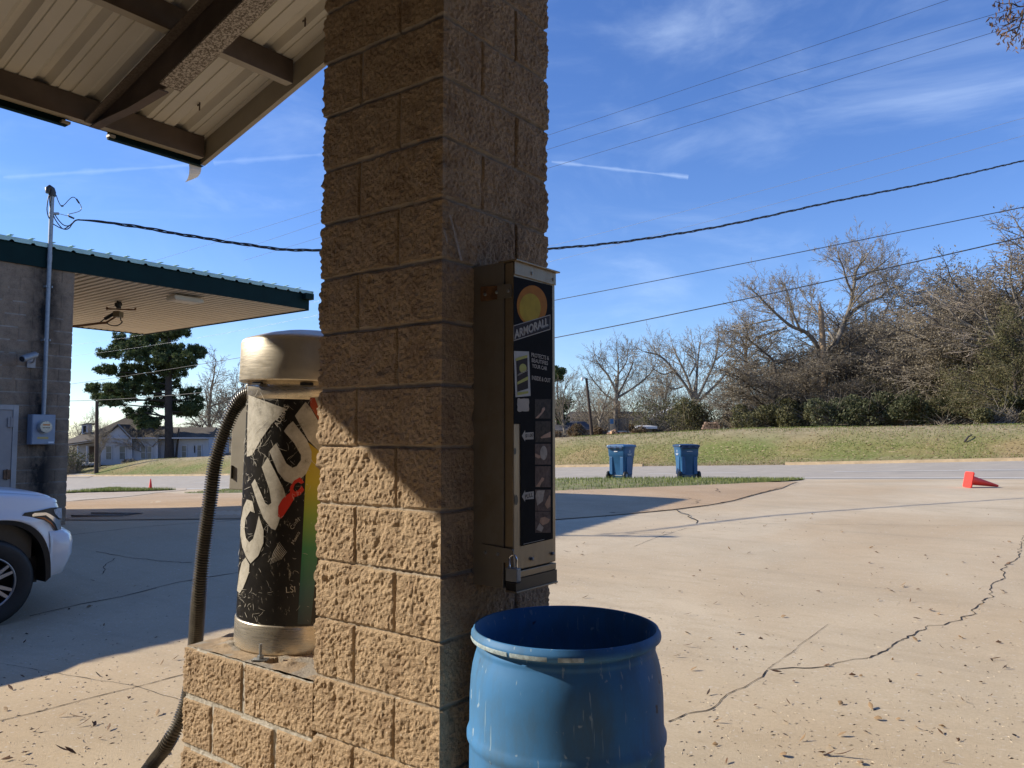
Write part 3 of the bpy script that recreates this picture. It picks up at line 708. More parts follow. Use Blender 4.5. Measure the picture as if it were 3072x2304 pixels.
for t, x, y, s, a in (('Cindy', 400, 820, 34, -58), ('Morro', 405, 905, 30, -62), ('LSI', 375, 1210, 52, -4)):
    vs, fs = text_geo(t, s, -.6); ca, sa = math.cos(R(a)), math.sin(R(a))
    vs = [(x+p[0]*ca+p[1]*sa, y+p[0]*sa-p[1]*ca) for p in vs]; p = zpoly(vs, *Z7); cut_map(b, p, fs, lambda u, v: on_vac(u, v, VR+.0032), 9)
vs, fs = text_geo('ADAMS', 42, .3); ca, sa = math.cos(R(-62)), math.sin(R(-62))
p = zpoly([(322+q[0]*ca*1.0-q[1]*sa*-1, 190+q[0]*sa-q[1]*ca) for q in vs], *Z7); cut_map(b, p, fs, lambda u, v: on_vac(u, v, VR+.0030), 9)
b.build('scratches', M['scratch'], vac)
# coin box on its far side
def to_vac(p): return VI @ Vector(p)
b = MB(); prof = [(-1.295, 1.215), (-1.03, 1.215), (-1.03, 1.695), (-1.215, 1.695), (-1.286, 1.50)]
vs = [to_vac((x, y-(x+1.03)*.5*(y < 3.6), z)) for y in (3.46, 3.68) for x, z in prof]; n = 5
b.add(vs, [tuple(range(n)), tuple(range(2*n-1, n-1, -1))]+[(i, n+i, n+(i+1) % n, (i+1) % n) for i in range(n)])
cb = b.build('coin_box', material('dull_grey_coin_box', (.34, .31, .26), .5, .3, var=.12, vs=8), vac, bevel=.004, recalc=True)
b = MB(); b.box((-1.281, 3.574, 1.265), (-1.276, 3.584, 1.325)); b.v = [tuple(to_vac(q)) for q in b.v]; b.build('slot', M['black_plastic'], cb)
# suction hose: leaves the body on the left, hangs down and lies on the ground
hp = [on_Y(765, 1176, 3.44), on_Y(735, 1190, 3.46), on_Y(706, 1222, 3.47), on_Y(682, 1271, 3.47), on_Y(659, 1338, 3.47), on_Y(643, 1404, 3.47), on_Y(629, 1510, 3.48), on_Y(613, 1629, 3.49), on_Y(596, 1795, 3.50), on_Y(586, 1934, 3.58),
      on_Y(571, 2060, 3.62), on_Y(545, 2150, 3.60), on_Y(500, 2235, 3.58)]
gz = lambda u, v: (lambda q: Vector((q.x, q.y, q.z+.034)))(on_ground(u, v))
hp += [gz(452, 2320), gz(405, 2400), gz(400, 2500), gz(470, 2540), gz(540, 2440), gz(568, 2330), gz(590, 2250), gz(640, 2200), gz(720, 2180)]
path = even_path(smooth_path(hp, 14), .0028)
rr = [(.033 if (i % 4) in (0, 1) else .0225) for i in range(len(path))]
b = MB(); b.tube(path, rr, 18, smooth=False); b.v = [tuple(to_vac(q)) for q in b.v]; b.build('suction_hose', M['hose'], vac)
# anchor bolt and washer on the wall top
bt = on_z(781, 1980, .583); b = MB(); b.tube([(0, 0, 0), (0, 0, .062)], .006, 12); b.tube([(0, 0, .006), (0, 0, .018)], .0125, 6, smooth=False)
ab = b.build('anchor_bolt', M['galv'], None, bt); props(ab, 'galvanised anchor bolt sticking up from the wall top before the vacuum', 'bolt')
b = MB(); b.box((-.03, -.018, .0), (.03, .018, .005)); b.build('washer_plate', M['galv'], ab)

# ------------------------------------------------------------------ vending box on the pillar
BX, BY = -1.667, 2.009
vb = thing('vending_box', 'narrow dull steel coin vending box with black advert panel bolted on the pillar', 'vending machine', W(BX, BY, 0), GROT)
FX = -1.5085-BX
def fr(u, v, off=.0): g = on_gx(u, v, -1.5085+off); return Vector((g[0]-BX, g[1]-BY, g[2]))
def sdp(u, v, off=.0): g = on_gy(u, v, BY-off); return Vector((g[0]-BX, g[1]-BY, g[2]))
zt, zb, bw = 2.032, .990, .246
b = MB(); b.box((-.02, 0, .972), (FX-.040, bw, zt)); b.build('housing', M['box_steel'], vb, bevel=.003)
b = MB(); b.box((FX-.036, .0015, 1.03), (FX-.001, bw-.001, zt-.004)); dr = b.build('door', M['box_face'], vb, bevel=.004)
b = MB(); b.box((FX-.040, .006, .985), (FX-.036, bw-.006, zt-.008)); b.build('gasket', M['black_rubber'], vb)
b = MB(); b.box((FX-.06, -.002, zt-.002), (FX+.014, bw+.010, zt+.003)); b.box((FX+.0005, .002, zt-.046), (FX+.004, bw-.002, zt-.002)); b.build('rain_lip', M['box_face'], vb, bevel=.001)
def fq(b, pts, off, m=0, sc=3.13, ox=1350, oy=750, axis=0):
    p = [fr(ox+x/sc, oy+y/sc, off) for x, y in pts]; b.add(p, [tuple(range(len(p)))], m)
UP, LO = (3.13, 1350, 750), (3.13, 1350, 1250)
b = MB(); p = [fr(*q, .0012) for q in ((1541, 829), (1657, 857), (1659, 1616), (1563, 1639), (1561, 1272), (1541, 1272))]
b.add(p, [tuple(range(6))]); sp = b.build('advert_panel', M['sign_black'], vb)
M['disc_o'] = material('orange_print', (.46, .18, .015), .4, spec=.06, var=.1, vs=30); M['disc_y'] = material('yellow_glow_print', (.50, .36, .03), .4, spec=.06, var=.12, vs=30)
def ell(cx, cy, rx, ry, a0=0, a1=360, n=40): return [(cx+rx*math.cos(R(a0+(a1-a0)*i/n)), cy+ry*math.sin(R(a0+(a1-a0)*i/n))) for i in range(n)]
b = MB(); fq(b, ell(770, 520, 142, 188), .0018); b.build('orange_disc', M['disc_o'], sp)
b = MB(); fq(b, ell(752, 545, 100, 138), .0022); b.build('yellow_disc', M['disc_y'], sp)
M['banner'] = material('dark_brown_banner', (.030, .014, .014), .4, spec=.08, var=.2); M['cream'] = material('cream_print', (.50, .46, .40), .5, spec=.1, var=.1, vs=40)
b = MB(); fq(b, [(597,855),(597,708),(943,605),(943,747)], .0026); b.build('banner_edge', M['cream'], sp)
b = MB(); fq(b, [(602,846),(602,715),(938,614),(938,740)], .0031); b.build('banner', M['banner'], sp)
def ftext(name, txt, cx, cy, wz, hz_, mat, rise=0, off=.0036, ref=UP, bold=.0, shear=0):
    vs, fs = text_geo(txt, 1, bold, shear=shear); x0 = min(v[0] for v in vs); x1 = max(v[0] for v in vs); y0 = min(v[1] for v in vs); y1 = max(v[1] for v in vs)
    c = fr(ref[1]+cx/ref[0], ref[2]+cy/ref[0], off); a = fr(ref[1]+(cx-wz/2)/ref[0], ref[2]+cy/ref[0], off); e = fr(ref[1]+(cx+wz/2)/ref[0], ref[2]+cy/ref[0], off)
    wd = e.y-a.y; ht = hz_/ref[0]/FPX*2.55; b = MB()
    b.add([(c.x, c.y+((v[0]-x0)/(x1-x0)-.5)*wd, c.z+((v[1]-y0)/(y1-y0)-.5)*ht+((v[0]-x0)/(x1-x0)-.5)*rise) for v in vs], fs); return b.build(name, mat, sp)
ftext('banner_lettering_shade', 'ARMORALL', 771, 735, 318, 84, material('grey_print', (.20, .19, .18), .5), .066, .0035, bold=.03)
ftext('banner_lettering', 'ARMORALL', 766, 729, 312, 80, M['cream'], .066, .0040, bold=.012)
for i, (t, x, y, w_, h_) in enumerate((('PROTECTS &', 848, 1000, 165, 40), ('BEAUTIFIES', 845, 1049, 152, 38), ('YOUR CAR', 842, 1100, 140, 38), ('INSIDE & OUT', 858, 1212, 175, 42))):
    ftext('slogan', t, x, y, w_, h_, M['cream'], -.004, bold=.018)
M['sticker'] = material('white_vinyl', (.46, .45, .42), .5, var=.1, vs=50)
b = MB(); fq(b, [(600,948),(742,953),(757,1370),(615,1382)], .0018); stk = b.build('packet_picture', M['sticker'], sp)
b = MB(); fq(b, [(622,1040),(728,1012),(734,1300),(633,1332)], .0023)
b.build('packet_black', M['banner'], stk)
M['yp'] = material('lime_yellow_print', (.42, .40, .04), .5, var=.1)
b = MB()
for q in ([(618,1020),(640,1008),(726,985),(727,1010),(622,1042)], [(632,1240),(733,1185),(734,1218),(632,1265)], [(633,1335),(735,1325),(737,1345),(634,1365)]): fq(b, q, .0028)
fq(b, ell(685, 1110, 34, 42), .0028); b.build('packet_yellow', M['yp'], stk)
ftext('packet_name', 'ARMORALL', 682, 1150, 96, 20, M['cream'], .022, bold=.01)
b = MB(); rs = random.Random(3); n = 26
fq(b, [(688+58*(1 if abs(math.cos(t))>.7 else abs(math.cos(t))/.72)*math.copysign(1, math.cos(t))*rs.uniform(.86, 1), 1455+66*(1 if abs(math.sin(t))>.7 else abs(math.sin(t))/.72)*math.copysign(1, math.sin(t))*rs.uniform(.86, 1)) for t in [i*2*math.pi/n for i in range(n)]], .0018)
b.build('torn_label', M['cream'], sp)
pics = [(UP, 797, 1400, 945, 1583), (LO, 800, 42, 945, 240), (LO, 798, 255, 945, 450), (LO, 800, 465, 945, 662), (LO, 800, 685, 945, 885), (LO, 800, 890, 945, 1090)]
M['pc'] = [material('faded_dark_photo', (.045, .028, .025), .4, spec=.08, var=.6, vs=60), material('faded_grey_photo', (.13, .085, .075), .4, spec=.08, var=.4, vs=60)]
for i, (ref, x0, y0, x1, y1) in enumerate(pics):
    b = MB(); b2 = MB(); G_ = lambda b_, pts, off: fq(b_, pts, off, 0, *ref)
    G_(b, [(x0,y0),(x1,y0),(x1,y1),(x0,y1)], .0018); ph = b.build('instruction_photo', M['pc'][0 if i < 2 else 1], sp)
    if i == 0: G_(b2, [(x0+5,y1-5),(x0+60,y1-60),(x0+68,y1-95),(x0+90,y1-108),(x0+96,y1-88),(x0+78,y1-58),(x0+30,y1-3)], .0024)
    elif i == 1: G_(b2, [(x1-1,y1-100),(x1-60,y1-70),(x1-95,y1-48),(x1-88,y1-36),(x1-40,y1-42),(x1-1,y1-48)], .0024)
    elif i == 2: G_(b2, [(x0+2,y0+90),(x0+50,y0+110),(x0+55,y0+130),(x0+30,y0+138),(x0+2,y0+120)], .0024)
    elif i == 3: G_(b2, [(x0+5,y1-5),(x0+45,y1-60),(x0+62,y1-92),(x0+86,y1-85),(x0+80,y1-62),(x0+58,y1-40),(x0+42,y1-3)], .0024)
    elif i == 4: G_(b2, [(x1-55,y1-60),(x1-12,y0+50),(x1-2,y0+60),(x1-2,y1-40),(x1-30,y1-20)], .0024)
    else: G_(b2, [(x0+50,y0+60),(x0+90,y0+50),(x0+140,y0+75),(x0+120,y0+110),(x0+70,y0+130),(x0+42,y0+100)], .0024)
    b2.build('hand_picture', M['skin_print'], ph)
    if i in (2, 4, 5):
        b3 = MB()
        if i == 2: G_(b3, ell(880, 340, 33, 66), .0024)
        elif i == 4: G_(b3, [(x0+15,y0+10),(x0+90,y0+5),(x0+70,y0+110),(x0+20,y0+150),(x0+4,y0+60)], .0021)
        else: G_(b3, [(x0+40,y1-90),(x0+10,y1-30),(x0+60,y1-8),(x0+80,y1-50)], .0021)
        b3.build('wheel_picture' if i == 2 else 'pale_picture', M['photo_light'], ph)
b = MB(); fq(b, [(675,180),(705,125),(705,150),(785,145),(785,212),(705,215),(705,232)], .0020, 0, *LO); fq(b, [(675,750),(705,690),(705,712),(787,700),(787,772),(705,778),(705,800)], .0020, 0, *LO); b.build('arrow_label', M['cream'], sp, split=True)
M['ink'] = material('black_ink', (.01, .01, .01), .5)
ftext('price_lettering', '$1.00', 744, 178, 74, 38, M['ink'], .003, .0028, LO, .02); ftext('pull_lettering', 'PULL', 742, 742, 74, 40, M['ink'], .006, .0028, LO, .02)
b = MB(); fq(b, [(708,204),(780,200),(780,204),(708,208)], .0026, 0, *LO); fq(b, [(690,1195),(885,1150),(885,1154),(690,1200)], .002, 0, *LO); b.build('small_print', M['cream'], sp, split=True)
b = MB()
for x, y, rx, ry in ((610, 325, 12, 32), (622, 782, 17, 48)): fq(b, ell(x, y, rx, ry), .0016, 0, *LO)
b.build('coin_slot', M['black_plastic'], dr, split=True)
b = MB()
for ref, x, y in ((UP, 768, 222), (UP, 968, 278), (LO, 775, 1335), (LO, 968, 1285)):
    c = fr(ref[1]+x/ref[0], ref[2]+y/ref[0], .004); b.tube([c-Vector((.006, 0, 0)), c+Vector((.002, 0, 0)), c+Vector((.0035, 0, 0))], [.0058, .0055, .002], 12)
b.build('rivet', M['galv'], dr, split=True)
# tray under the door
b = MB(); b.box((FX-.035, .004, 1.005), (FX+.002, bw-.004, 1.027)); b.box((FX-.035, .004, .940+.02), (FX+.010, bw-.004, .966)); b.build('tray', M['box_face'], vb, bevel=.002)
b = MB(); b.box((FX-.034, .006, .9665), (FX+.006, bw-.006, 1.0045)); b.build('tray_opening', M['black_plastic'], vb)
# hasps on the side with holes, and the padlock
def sidepoly(b, pts, ref, o0, o1, m=0):
    p0 = [sdp(ref[1]+x/ref[0], ref[2]+y/ref[0], o0) for x, y in pts]; p1 = [Vector((q.x, -o1, q.z)) for q in p0]; n = len(p0)
    b.add(p0+p1, [tuple(range(n)), tuple(range(2*n-1, n-1, -1))]+[(i, (i+1) % n, n+(i+1) % n, n+i) for i in range(n)], m)
b = MB(); sidepoly(b, [(292,355),(300,346),(450,338),(450,460),(300,484),(292,475)], UP, .0005, .004, 0); sidepoly(b, [(450,336),(565,316),(582,330),(582,430),(570,450),(450,460)], UP, .0005, .0045, 1)
b.build('hasp', [M['rust'], M['box_steel']], vb, recalc=True)
b = MB(); sidepoly(b, [(296,1200),(305,1193),(590,1245),(604,1262),(604,1378),(540,1372),(300,1335),(294,1325)], LO, .0005, .005, 0); b.build('hasp', M['box_steel'], vb, recalc=True)
b = MB()
for ref, pts in ((UP, ((330,418),(438,398),(545,384))), (LO, ((330,1275),(446,1292)))):
    for x, y in pts:
        c = sdp(ref[1]+x/ref[0], ref[2]+y/ref[0], .005); b.tube([c, c+Vector((0, -.004, 0))], [.0062, .0045], 12)
b.build('bolt_head', M['galv'], vb, split=True)
lk = thing('padlock', 'small laminated steel padlock locking the bottom of the vending box', 'padlock', W(BX, BY, 0), GROT)
c = sdp(1350+600/3.13, 1250+1480/3.13, .02); b = MB(); b.box((c.x-.026, c.y-.011, c.z-.022), (c.x+.020, c.y+.011, c.z+.020)); b.build('lock_body', M['galv'], lk, bevel=.003)
b = MB(); b.box((c.x-.0255, c.y-.0115, c.z-.027), (c.x+.0195, c.y+.0115, c.z-.0222)); b.build('lock_base', M['black_rubber'], lk, bevel=.002)
b = MB(); b.tube([(c.x-.018, c.y, c.z+.018), (c.x-.018, c.y, c.z+.045)]+[(c.x-.004-.014*math.cos(t), c.y, c.z+.045+.014*math.sin(t)) for t in np.linspace(0, math.pi, 9)]+[(c.x+.010, c.y, c.z+.018)], .0035, 10); b.build('shackle', M['chrome'], lk)

# ------------------------------------------------------------------ blue drum
dc = Vector((.165, 2.452, 0)); dz0 = zw(dc.x, dc.y)+.004
drum = thing('open_plastic_drum', 'open blue plastic drum used as a rubbish barrel in front of the pillar', 'barrel', (dc.x, dc.y, dz0))
M['drum'] = material('sun_faded_blue_plastic', (.055, .195, .43), .58, 0, spec=.25, var=.07, vs=5, bump=.05, bs=14)
f_ = ramp(M['drum'], noise(M['drum'], 3.2, 7, .72, stretch=(1, 1, .35)), [(.44, (0, 0, 0)), (.66, (.75, .75, .75))]); set_base(M['drum'], mixc(M['drum'], f_, base_link(M['drum']), (.075, .12, .14)))
speckle(M['drum'], 26, .70, (.40, .50, .58), .6)
speckle(M['drum'], 1, .66, (.30, .42, .52), .55, stretch=(90, 90, 5), detail=5)
speckle(M['drum'], 6, .68, (.06, .07, .07), .6, stretch=(1, 1, .5), detail=6)
speckle(M['drum'], 17, .735, (.05, .035, .02), .8)
H = .935
drum.scale = (1, 1, 1.016)
prof = [(.02, .012), (.262, .012), (.276, .004), (.286, .018), (.292, .06), (.2945, .20), (.295, .285), (.299, .297), (.303, .305), (.303, .318), (.298, .330), (.295, .342), (.296, .45), (.295, .600), (.299, .612), (.303, .620), (.303, .633), (.298, .645), (.295, .657), (.294, .74), (.291, .79), (.286, .825), (.279, .852), (.2735, .868), (.2720, .876), (.2735, .880), (.272, .886), (.2695, .892), (.2695, .899), (.284, .903), (.2895, .908), (.2905, .915), (.2895, .923), (.2855, .927), (.283, .9345), (.2795, .9365), (.2765, .934), (.2750, .927), (.266, .900), (.265, .87), (.277, .83), (.285, .78), (.288, .65), (.289, .62), (.287, .33), (.284, .06), (.268, .025), (.02, .022)]
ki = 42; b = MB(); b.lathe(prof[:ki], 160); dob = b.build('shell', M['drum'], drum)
b = MB(); b.lathe(prof[ki-1:], 160); dib = b.build('shaded_inside', material('shade_dark_blue', (.018, .040, .075), .7, var=.3, vs=5, spec=.1), drum)  # inside shade put into the colour: inner wall painted darker than the shell
for v in list(dob.data.vertices)+list(dib.data.vertices):   # slightly out of round
    a = math.atan2(v.co.y, v.co.x); k = 1+.006*math.sin(2*a+.6)*(v.co.z/H)+.002*math.sin(5*a+1); v.co.x *= k; v.co.y *= k
M['drum_dust'] = material('scuffed_pale_rim', (.36, .45, .50), .6, var=.4, vs=70)
b = MB()
rs = random.Random(2)
for a0, a1 in ((-172, -128), (-126, -104), (-98, -84)):
    b.lathe([(.2903, .9045), (.2921, .910), (.2919, .917)], 30, a0=R(a0), a1=R(a1))
for v in range(len(b.v)):
    x, y, z = b.v[v]; a = math.atan2(y, x); k = 1+.006*math.sin(2*a+.6)*(z/H)+.002*math.sin(5*a+1); b.v[v] = (x*k, y*k, z)
b.build('scuff', M['drum_dust'], drum)

# ------------------------------------------------------------------ vacuum island roof (sloping steel canopy)
SL = .267; EX, RX, EX2 = -5.09, -1.976, 1.138; GN, GFAR = -6.5, 3.06
bp_ = lambda gx: 3.43+SL*(min(gx, 2*RX-gx)-EX)          # plane of the purlin bottoms
can = thing('steel_canopy', 'sloping steel canopy with brown purlins and cream ribbed sheet on top of the pillar', 'canopy', (0, 0, 0), GROT)
# ribbed sheet: profile across gy, swept along the slope
def rib_profile(g0, g1, pitch, base=.105, topw=.035, h=.040, minor=.008):
    pts = []; g = g0
    while g < g1-1e-6:
        e = min(g+pitch, g1)
        for o, z in ((0, 0), (base*.35, h), (base*.35+topw, h), (base, 0), (pitch*.44, 0), (pitch*.455, minor), (pitch*.485, minor), (pitch*.5, 0), (pitch*.70, 0), (pitch*.715, minor), (pitch*.745, minor), (pitch*.76, 0)):
            if g+o < e: pts.append((g+o, z))
        g += pitch
    pts.append((g1, 0)); return pts
pr = rib_profile(GN, GFAR-.0055, .30)
for sgn in (0, 1):
    b = MB(); n = len(pr); xs = [EX-.03, RX] if sgn == 0 else [RX, EX2+.03]
    vs = [(x, g, bp_(x)+.155+z) for x in xs for g, z in pr]+[(x, g, bp_(x)+.158+z) for x in xs for g, z in pr]
    fs = [(j, j+1, n+j+1, n+j) for j in range(n-1)]+[(2*n+j, 3*n+j, 3*n+j+1, 2*n+j+1) for j in range(n-1)]
    b.add(vs, fs); b.build('roof_sheet', M['white_metal'], can)
def channel(b, x, g0, g1, side=1, h=.15, w=.065, t=.004, lip=.018):
    """C purlin along gy at x, web on the right side"""
    def q(x0, x1, z0, z1, m=0): b.box((x0, g0, bp_(x)+z0), (x1, g1, bp_(x)+z1), m)
    q(x-t/2, x+t/2, 0, h); q(x-w*side if side > 0 else x+t/2, x-t/2 if side > 0 else x+w, 0, t, 1); q(x-w if side > 0 else x+t/2, x-t/2 if side > 0 else x+w, h-t, h)
    b.box((x-w if side > 0 else x+w-t, g0, bp_(x)+t), (x-w+t if side > 0 else x+w, g1, bp_(x)+lip), 1)
RG0, RG1 = 2.205, 2.325; RG = 2.265
for x in (-5.04, -4.04, -3.04, -2.10, -1.85, -.90, .10, 1.07):
    b = MB(); channel(b, x, GN, GFAR-.03, 1 if x < RX else -1); b.build('purlin', [M['primer'], M['trim']], can)
# tapered I rafters over the pillar row
def rafter(gy):
    b = MB(); xs = [-5.03, -4.9, -4.55, -4.2, -4.1, RX, 2*RX+4.1, 2*RX+4.2, 2*RX+4.55, 2*RX+5.03]
    dep = [-.03, -.06, -.16, -.235, -.25, -.25, -.25, -.235, -.16, .02]
    vs = []
    for x, d in zip(xs, dep): vs += [(x, gy-.004, bp_(x)-.010), (x, gy+.004, bp_(x)-.010), (x, gy+.004, bp_(x)+d), (x, gy-.004, bp_(x)+d)]
    n = len(xs); b.add(vs, [(4*i+j, 4*i+4+j, 4*i+4+(j+1) % 4, 4*i+(j+1) % 4) for i in range(n-1) for j in range(4)]+[(3, 2, 1, 0), (4*n-4, 4*n-3, 4*n-2, 4*n-1)])
    o = b.build('rafter', M['primer'], can)
    b = MB()
    for xa, xb in ((-5.035, RX), (RX, 2*RX+5.035)):
        vs = [(x, gy+s*.06, bp_(x)+z) for x in (xa, xb) for s in (-1, 1) for z in (-.011, -.001)]
        b.add(vs, [(0, 1, 5, 4), (1, 3, 7, 5), (3, 2, 6, 7), (2, 0, 4, 6), (0, 2, 3, 1), (4, 5, 7, 6)])
    b.build('top_flange', M['flange_dark'], o)
    b = MB()
    for xa, xb in ((-4.13, RX), (RX, 2*RX+4.13)):
        vs = [(x, gy+s*.062, bp_(x)+z) for x in (xa, xb) for s in (-1, 1) for z in (-.262, -.249)]
        b.add(vs, [(0, 1, 5, 4), (1, 3, 7, 5), (3, 2, 6, 7), (2, 0, 4, 6), (0, 2, 3, 1), (4, 5, 7, 6)])
    b.build('bottom_flange', M['flange'], o); b = MB()
    for i in (1, 2, 3):
        xa, xb, da, db = xs[i-1], xs[i], dep[i-1], dep[i]
        vs = [(xa, gy-.03, bp_(xa)+da), (xa, gy+.03, bp_(xa)+da), (xb, gy+.03, bp_(xb)+db), (xb, gy-.03, bp_(xb)+db)]; vs += [(x, y, z-.008) for x, y, z in vs]
        b.add(vs, [(0, 1, 2, 3), (4, 7, 6, 5), (0, 4, 5, 1), (1, 5, 6, 2), (2, 6, 7, 3), (3, 7, 4, 0)])
    b.build('taper_flange', M['primer'], o, split=False)
rafter(RG); rafter(-2.6)
b = MB(); b.box((PX0+.05, RG-.12, 3.94), (PX1-.05, RG+.04, bp_(RX)-.262)); b.build('bearing_plate', M['primer'], can)
# rake trim on the far gable edge, green eave trim, torn flashing at the corner
b = MB()
for xa, xb in ((EX-.035, RX), (RX, EX2+.035)):
    vs = [(x, g, bp_(x)+z) for x in (xa, xb) for g, z in ((GFAR-.004, 0), (GFAR+.004, 0), (GFAR+.004, .215), (GFAR-.06, .215), (GFAR-.06, .207), (GFAR-.004, .207))]
    b.add(vs, [(j, (j+1) % 6, 6+(j+1) % 6, 6+j) for j in range(6)]+[(5, 4, 3, 2, 1, 0), (6, 7, 8, 9, 10, 11)])
    vs = [(x, g, bp_(x)+z) for x in (xa, xb) for g, z in ((GFAR-.004, -.004), (GFAR+.03, -.004), (GFAR+.03, 0), (GFAR-.004, 0))]
    b.add(vs, [(j, (j+1) % 4, 4+(j+1) % 4, 4+j) for j in range(4)]+[(3, 2, 1, 0), (4, 5, 6, 7)])
b.build('rake_trim', M['trim'], can)
b = MB(); e0 = bp_(EX)
for g0, g1 in ((RG+.13, GFAR+.004), (GN, RG-.13)):
    b.box((EX-.045, g0, e0-.030), (EX-.040, g1, e0+.20)); b.box((EX-.040, g0, e0-.030), (EX-.006, g1, e0-.026))
b.box((EX-.045, RG-.13, e0+.02), (EX-.040, RG+.13, e0+.20)); b.box((EX2+.040, GN, e0-.03), (EX2+.045, GFAR, e0+.2))
b.build('eave_trim', M['green'], can, split=True)
b = MB()
for g0, g1 in ((RG+.12, RG+.16), (RG-.17, RG-.12)): b.box((EX-.035, g0, e0-.022), (EX+.01, g1, e0-.006))
b.build('splice_clip', M['trim'], can, split=True)
b = MB(); fl = [(GFAR-.055, .0), (GFAR+.004, 0)]; vs = []
for i, (dx, dz) in enumerate(((0, -.028), (-.003, -.06), (-.014, -.095), (-.045, -.125), (-.085, -.14))):
    w0 = .095-.006*i; vs += [(EX-.04+dx, GFAR+.006-w0, e0+dz), (EX-.04+dx, GFAR+.008, e0+dz+.012*i)]
k = len(vs); vs += [(x-.0015, y, z-.0015) for x, y, z in vs]
b.add(vs, [(2*i, 2*i+1, 2*i+3, 2*i+2) for i in range(4)]+[(k+2*i+2, k+2*i+3, k+2*i+1, k+2*i) for i in range(4)])
b.build('bent_flashing', M['white_flash'], can)
b = MB()
for g, x in ((2.80, -4.72), (2.86, -3.70)): b.box((x-.008, g-.004, bp_(x)+.10), (x+.001, g+.002, bp_(x)+.156)); b.box((x-.03, g-.003, bp_(x)+.135), (x+.006, g, bp_(x)+.146))
b.build('screw_tip', M['primer'], can, split=True)

# ------------------------------------------------------------------ car wash building with flat drive-through canopy
WX, WY, WZ = -13.5, 5.85, 4.16
M['wall_block'] = block_mat('grey_brown_block', (.32, .225, .15), (.23, .16, .11), (.30, .26, .22))
cg = on_gx(141, 950, WX+.08)[1]
def stain(m, yc):
    t = nod(m, 'ShaderNodeTexCoord'); s = nod(m, 'ShaderNodeSeparateXYZ'); L = m.node_tree.links; L.new(t.outputs['Object'], s.inputs[0])
    a = nod(m, 'ShaderNodeMath', operation='SUBTRACT', i_1=yc); L.new(s.outputs[1], a.inputs[0])
    a2 = nod(m, 'ShaderNodeMath', operation='ABSOLUTE'); L.new(a.outputs[0], a2.inputs[0])
    r = nod(m, 'ShaderNodeMapRange', i_1=.34, i_2=.0, i_3=0.0, i_4=1.0); L.new(a2.outputs[0], r.inputs[0])
    k = nod(m, 'ShaderNodeMath', operation='MULTIPLY'); L.new(r.outputs[0], k.inputs[0]); L.new(ramp(m, noise(m, 2.3, 6, .7, stretch=(1, 1, .6)), [(.36, (0, 0, 0)), (.58, (1, 1, 1))]), k.inputs[1])
    k2 = nod(m, 'ShaderNodeMath', operation='MULTIPLY', i_1=1.25, use_clamp=True); L.new(k.outputs[0], k2.inputs[0])
    set_base(m, mixc(m, k2.outputs[0], base_link(m), (.022, .018, .016)))
M['wall_mortar'] = material('wall_mortar', (.36, .31, .26), .95, var=.2, vs=8)
stain(M['wall_block'], cg+9); stain(M['wall_mortar'], cg+9)
jl = lambda o: (lambda p: [3.85-.2032-.4064*k if p else 3.85-.4064*k for k in range(1 if not p else 0, 10)])
jb = lambda p: [.2+.4*k for k in range(40)]
bld = rock_shell('car_wash_building', [(0, 0), (6.7, 0), (6.7, 11), (6.7, 14.85), (0, 14.85)], -.9, WZ+.02, [.6, .4, .018, .06, .6], .0185,
    [lambda p: [], lambda p: [], jl(0), jb, lambda p: []], [M['wall_block'], M['wall_mortar']], loc=W(WX-6.7, WY-14.85, 0), rz=GROT, amp=.55, jw=.006, recess=.008, z0=WZ-20*.2032, seed=40)
bld.name = 'car_wash_building'; props(bld, 'grey-brown block car wash building with flat green-edged drive-through canopy', 'building')
def bl(gx, gy, z): return (gx-(WX-6.7), gy-(WY-14.85), z)
GE = 10.60
b = MB(); n0 = bl(WX-.02, -9, WZ); 
b.box(bl(WX+.004, -9, WZ+.001), bl(WX+.034, GE, WZ+.325)); b.box(bl(WX-6.72, GE-.0, WZ-.02), bl(WX+.036, GE+.03, WZ+.325)); b.box(bl(WX-6.75, -9, WZ-.02), bl(WX-6.72, GE, WZ+.3))
b.box(bl(WX+.034, GE-.16, WZ+.20), bl(WX+.17, GE+.05, WZ+.325))
b.build('fascia', M['green'], bld)
# light panel ends above the fascia, with the rib gaps
b = MB(); g = -9.0; prof = []
while g < GE:
    prof += [(g, 0), (g+.11, 0), (g+.135, .028), (g+.165, .028), (g+.19, 0)]; g += .305
prof.append((GE+.04, 0)); n = len(prof)
vs = [bl(WX+.075, gg, WZ+.327+z) for gg, z in prof]+[bl(WX+.075, gg, WZ+.400) for gg, z in prof]
xs_ = [bl(WX-6.75, gg, WZ+.50) for gg, z in prof]; xl = [bl(WX-6.75, gg, WZ+.327) for gg, z in prof]
b.add(vs+xs_+xl, [(j, j+1, n+j+1, n+j) for j in range(n-1)]+[(n+j, n+j+1, 2*n+j+1, 2*n+j) for j in range(n-1)]+[(2*n+j, 2*n+j+1, 3*n+j+1, 3*n+j) for j in range(n-1)]+[(0, n, 2*n, 3*n), (n-1, 4*n-1, 3*n-1, 2*n-1)])
g = -9.0
while g < GE-.1: b.box(bl(WX-6.7, g+.12, WZ+.43), bl(WX+.072, g+.18, WZ+.435)); g += .305
b.build('roof_edge', M['roof_green'], bld)
# ribbed soffit of the canopy
b = MB(); g = WY+.01; vs = []; P_ = []
while g < GE-.001:
    P_ += [(g, 0), (g+.045, 0), (g+.060, .022), (g+.105, .022), (g+.120, 0)]; g += .152
P_ = [q for q in P_ if q[0] < GE-.002]; n = len(P_)
vs = [bl(x, gg, WZ+.0+z) for x in (WX+.003, WX-6.72) for gg, z in P_]
b.add(vs, [(j, n+j, n+j+1, j+1) for j in range(n-1)]); b.build('soffit', M['soffit'], bld)
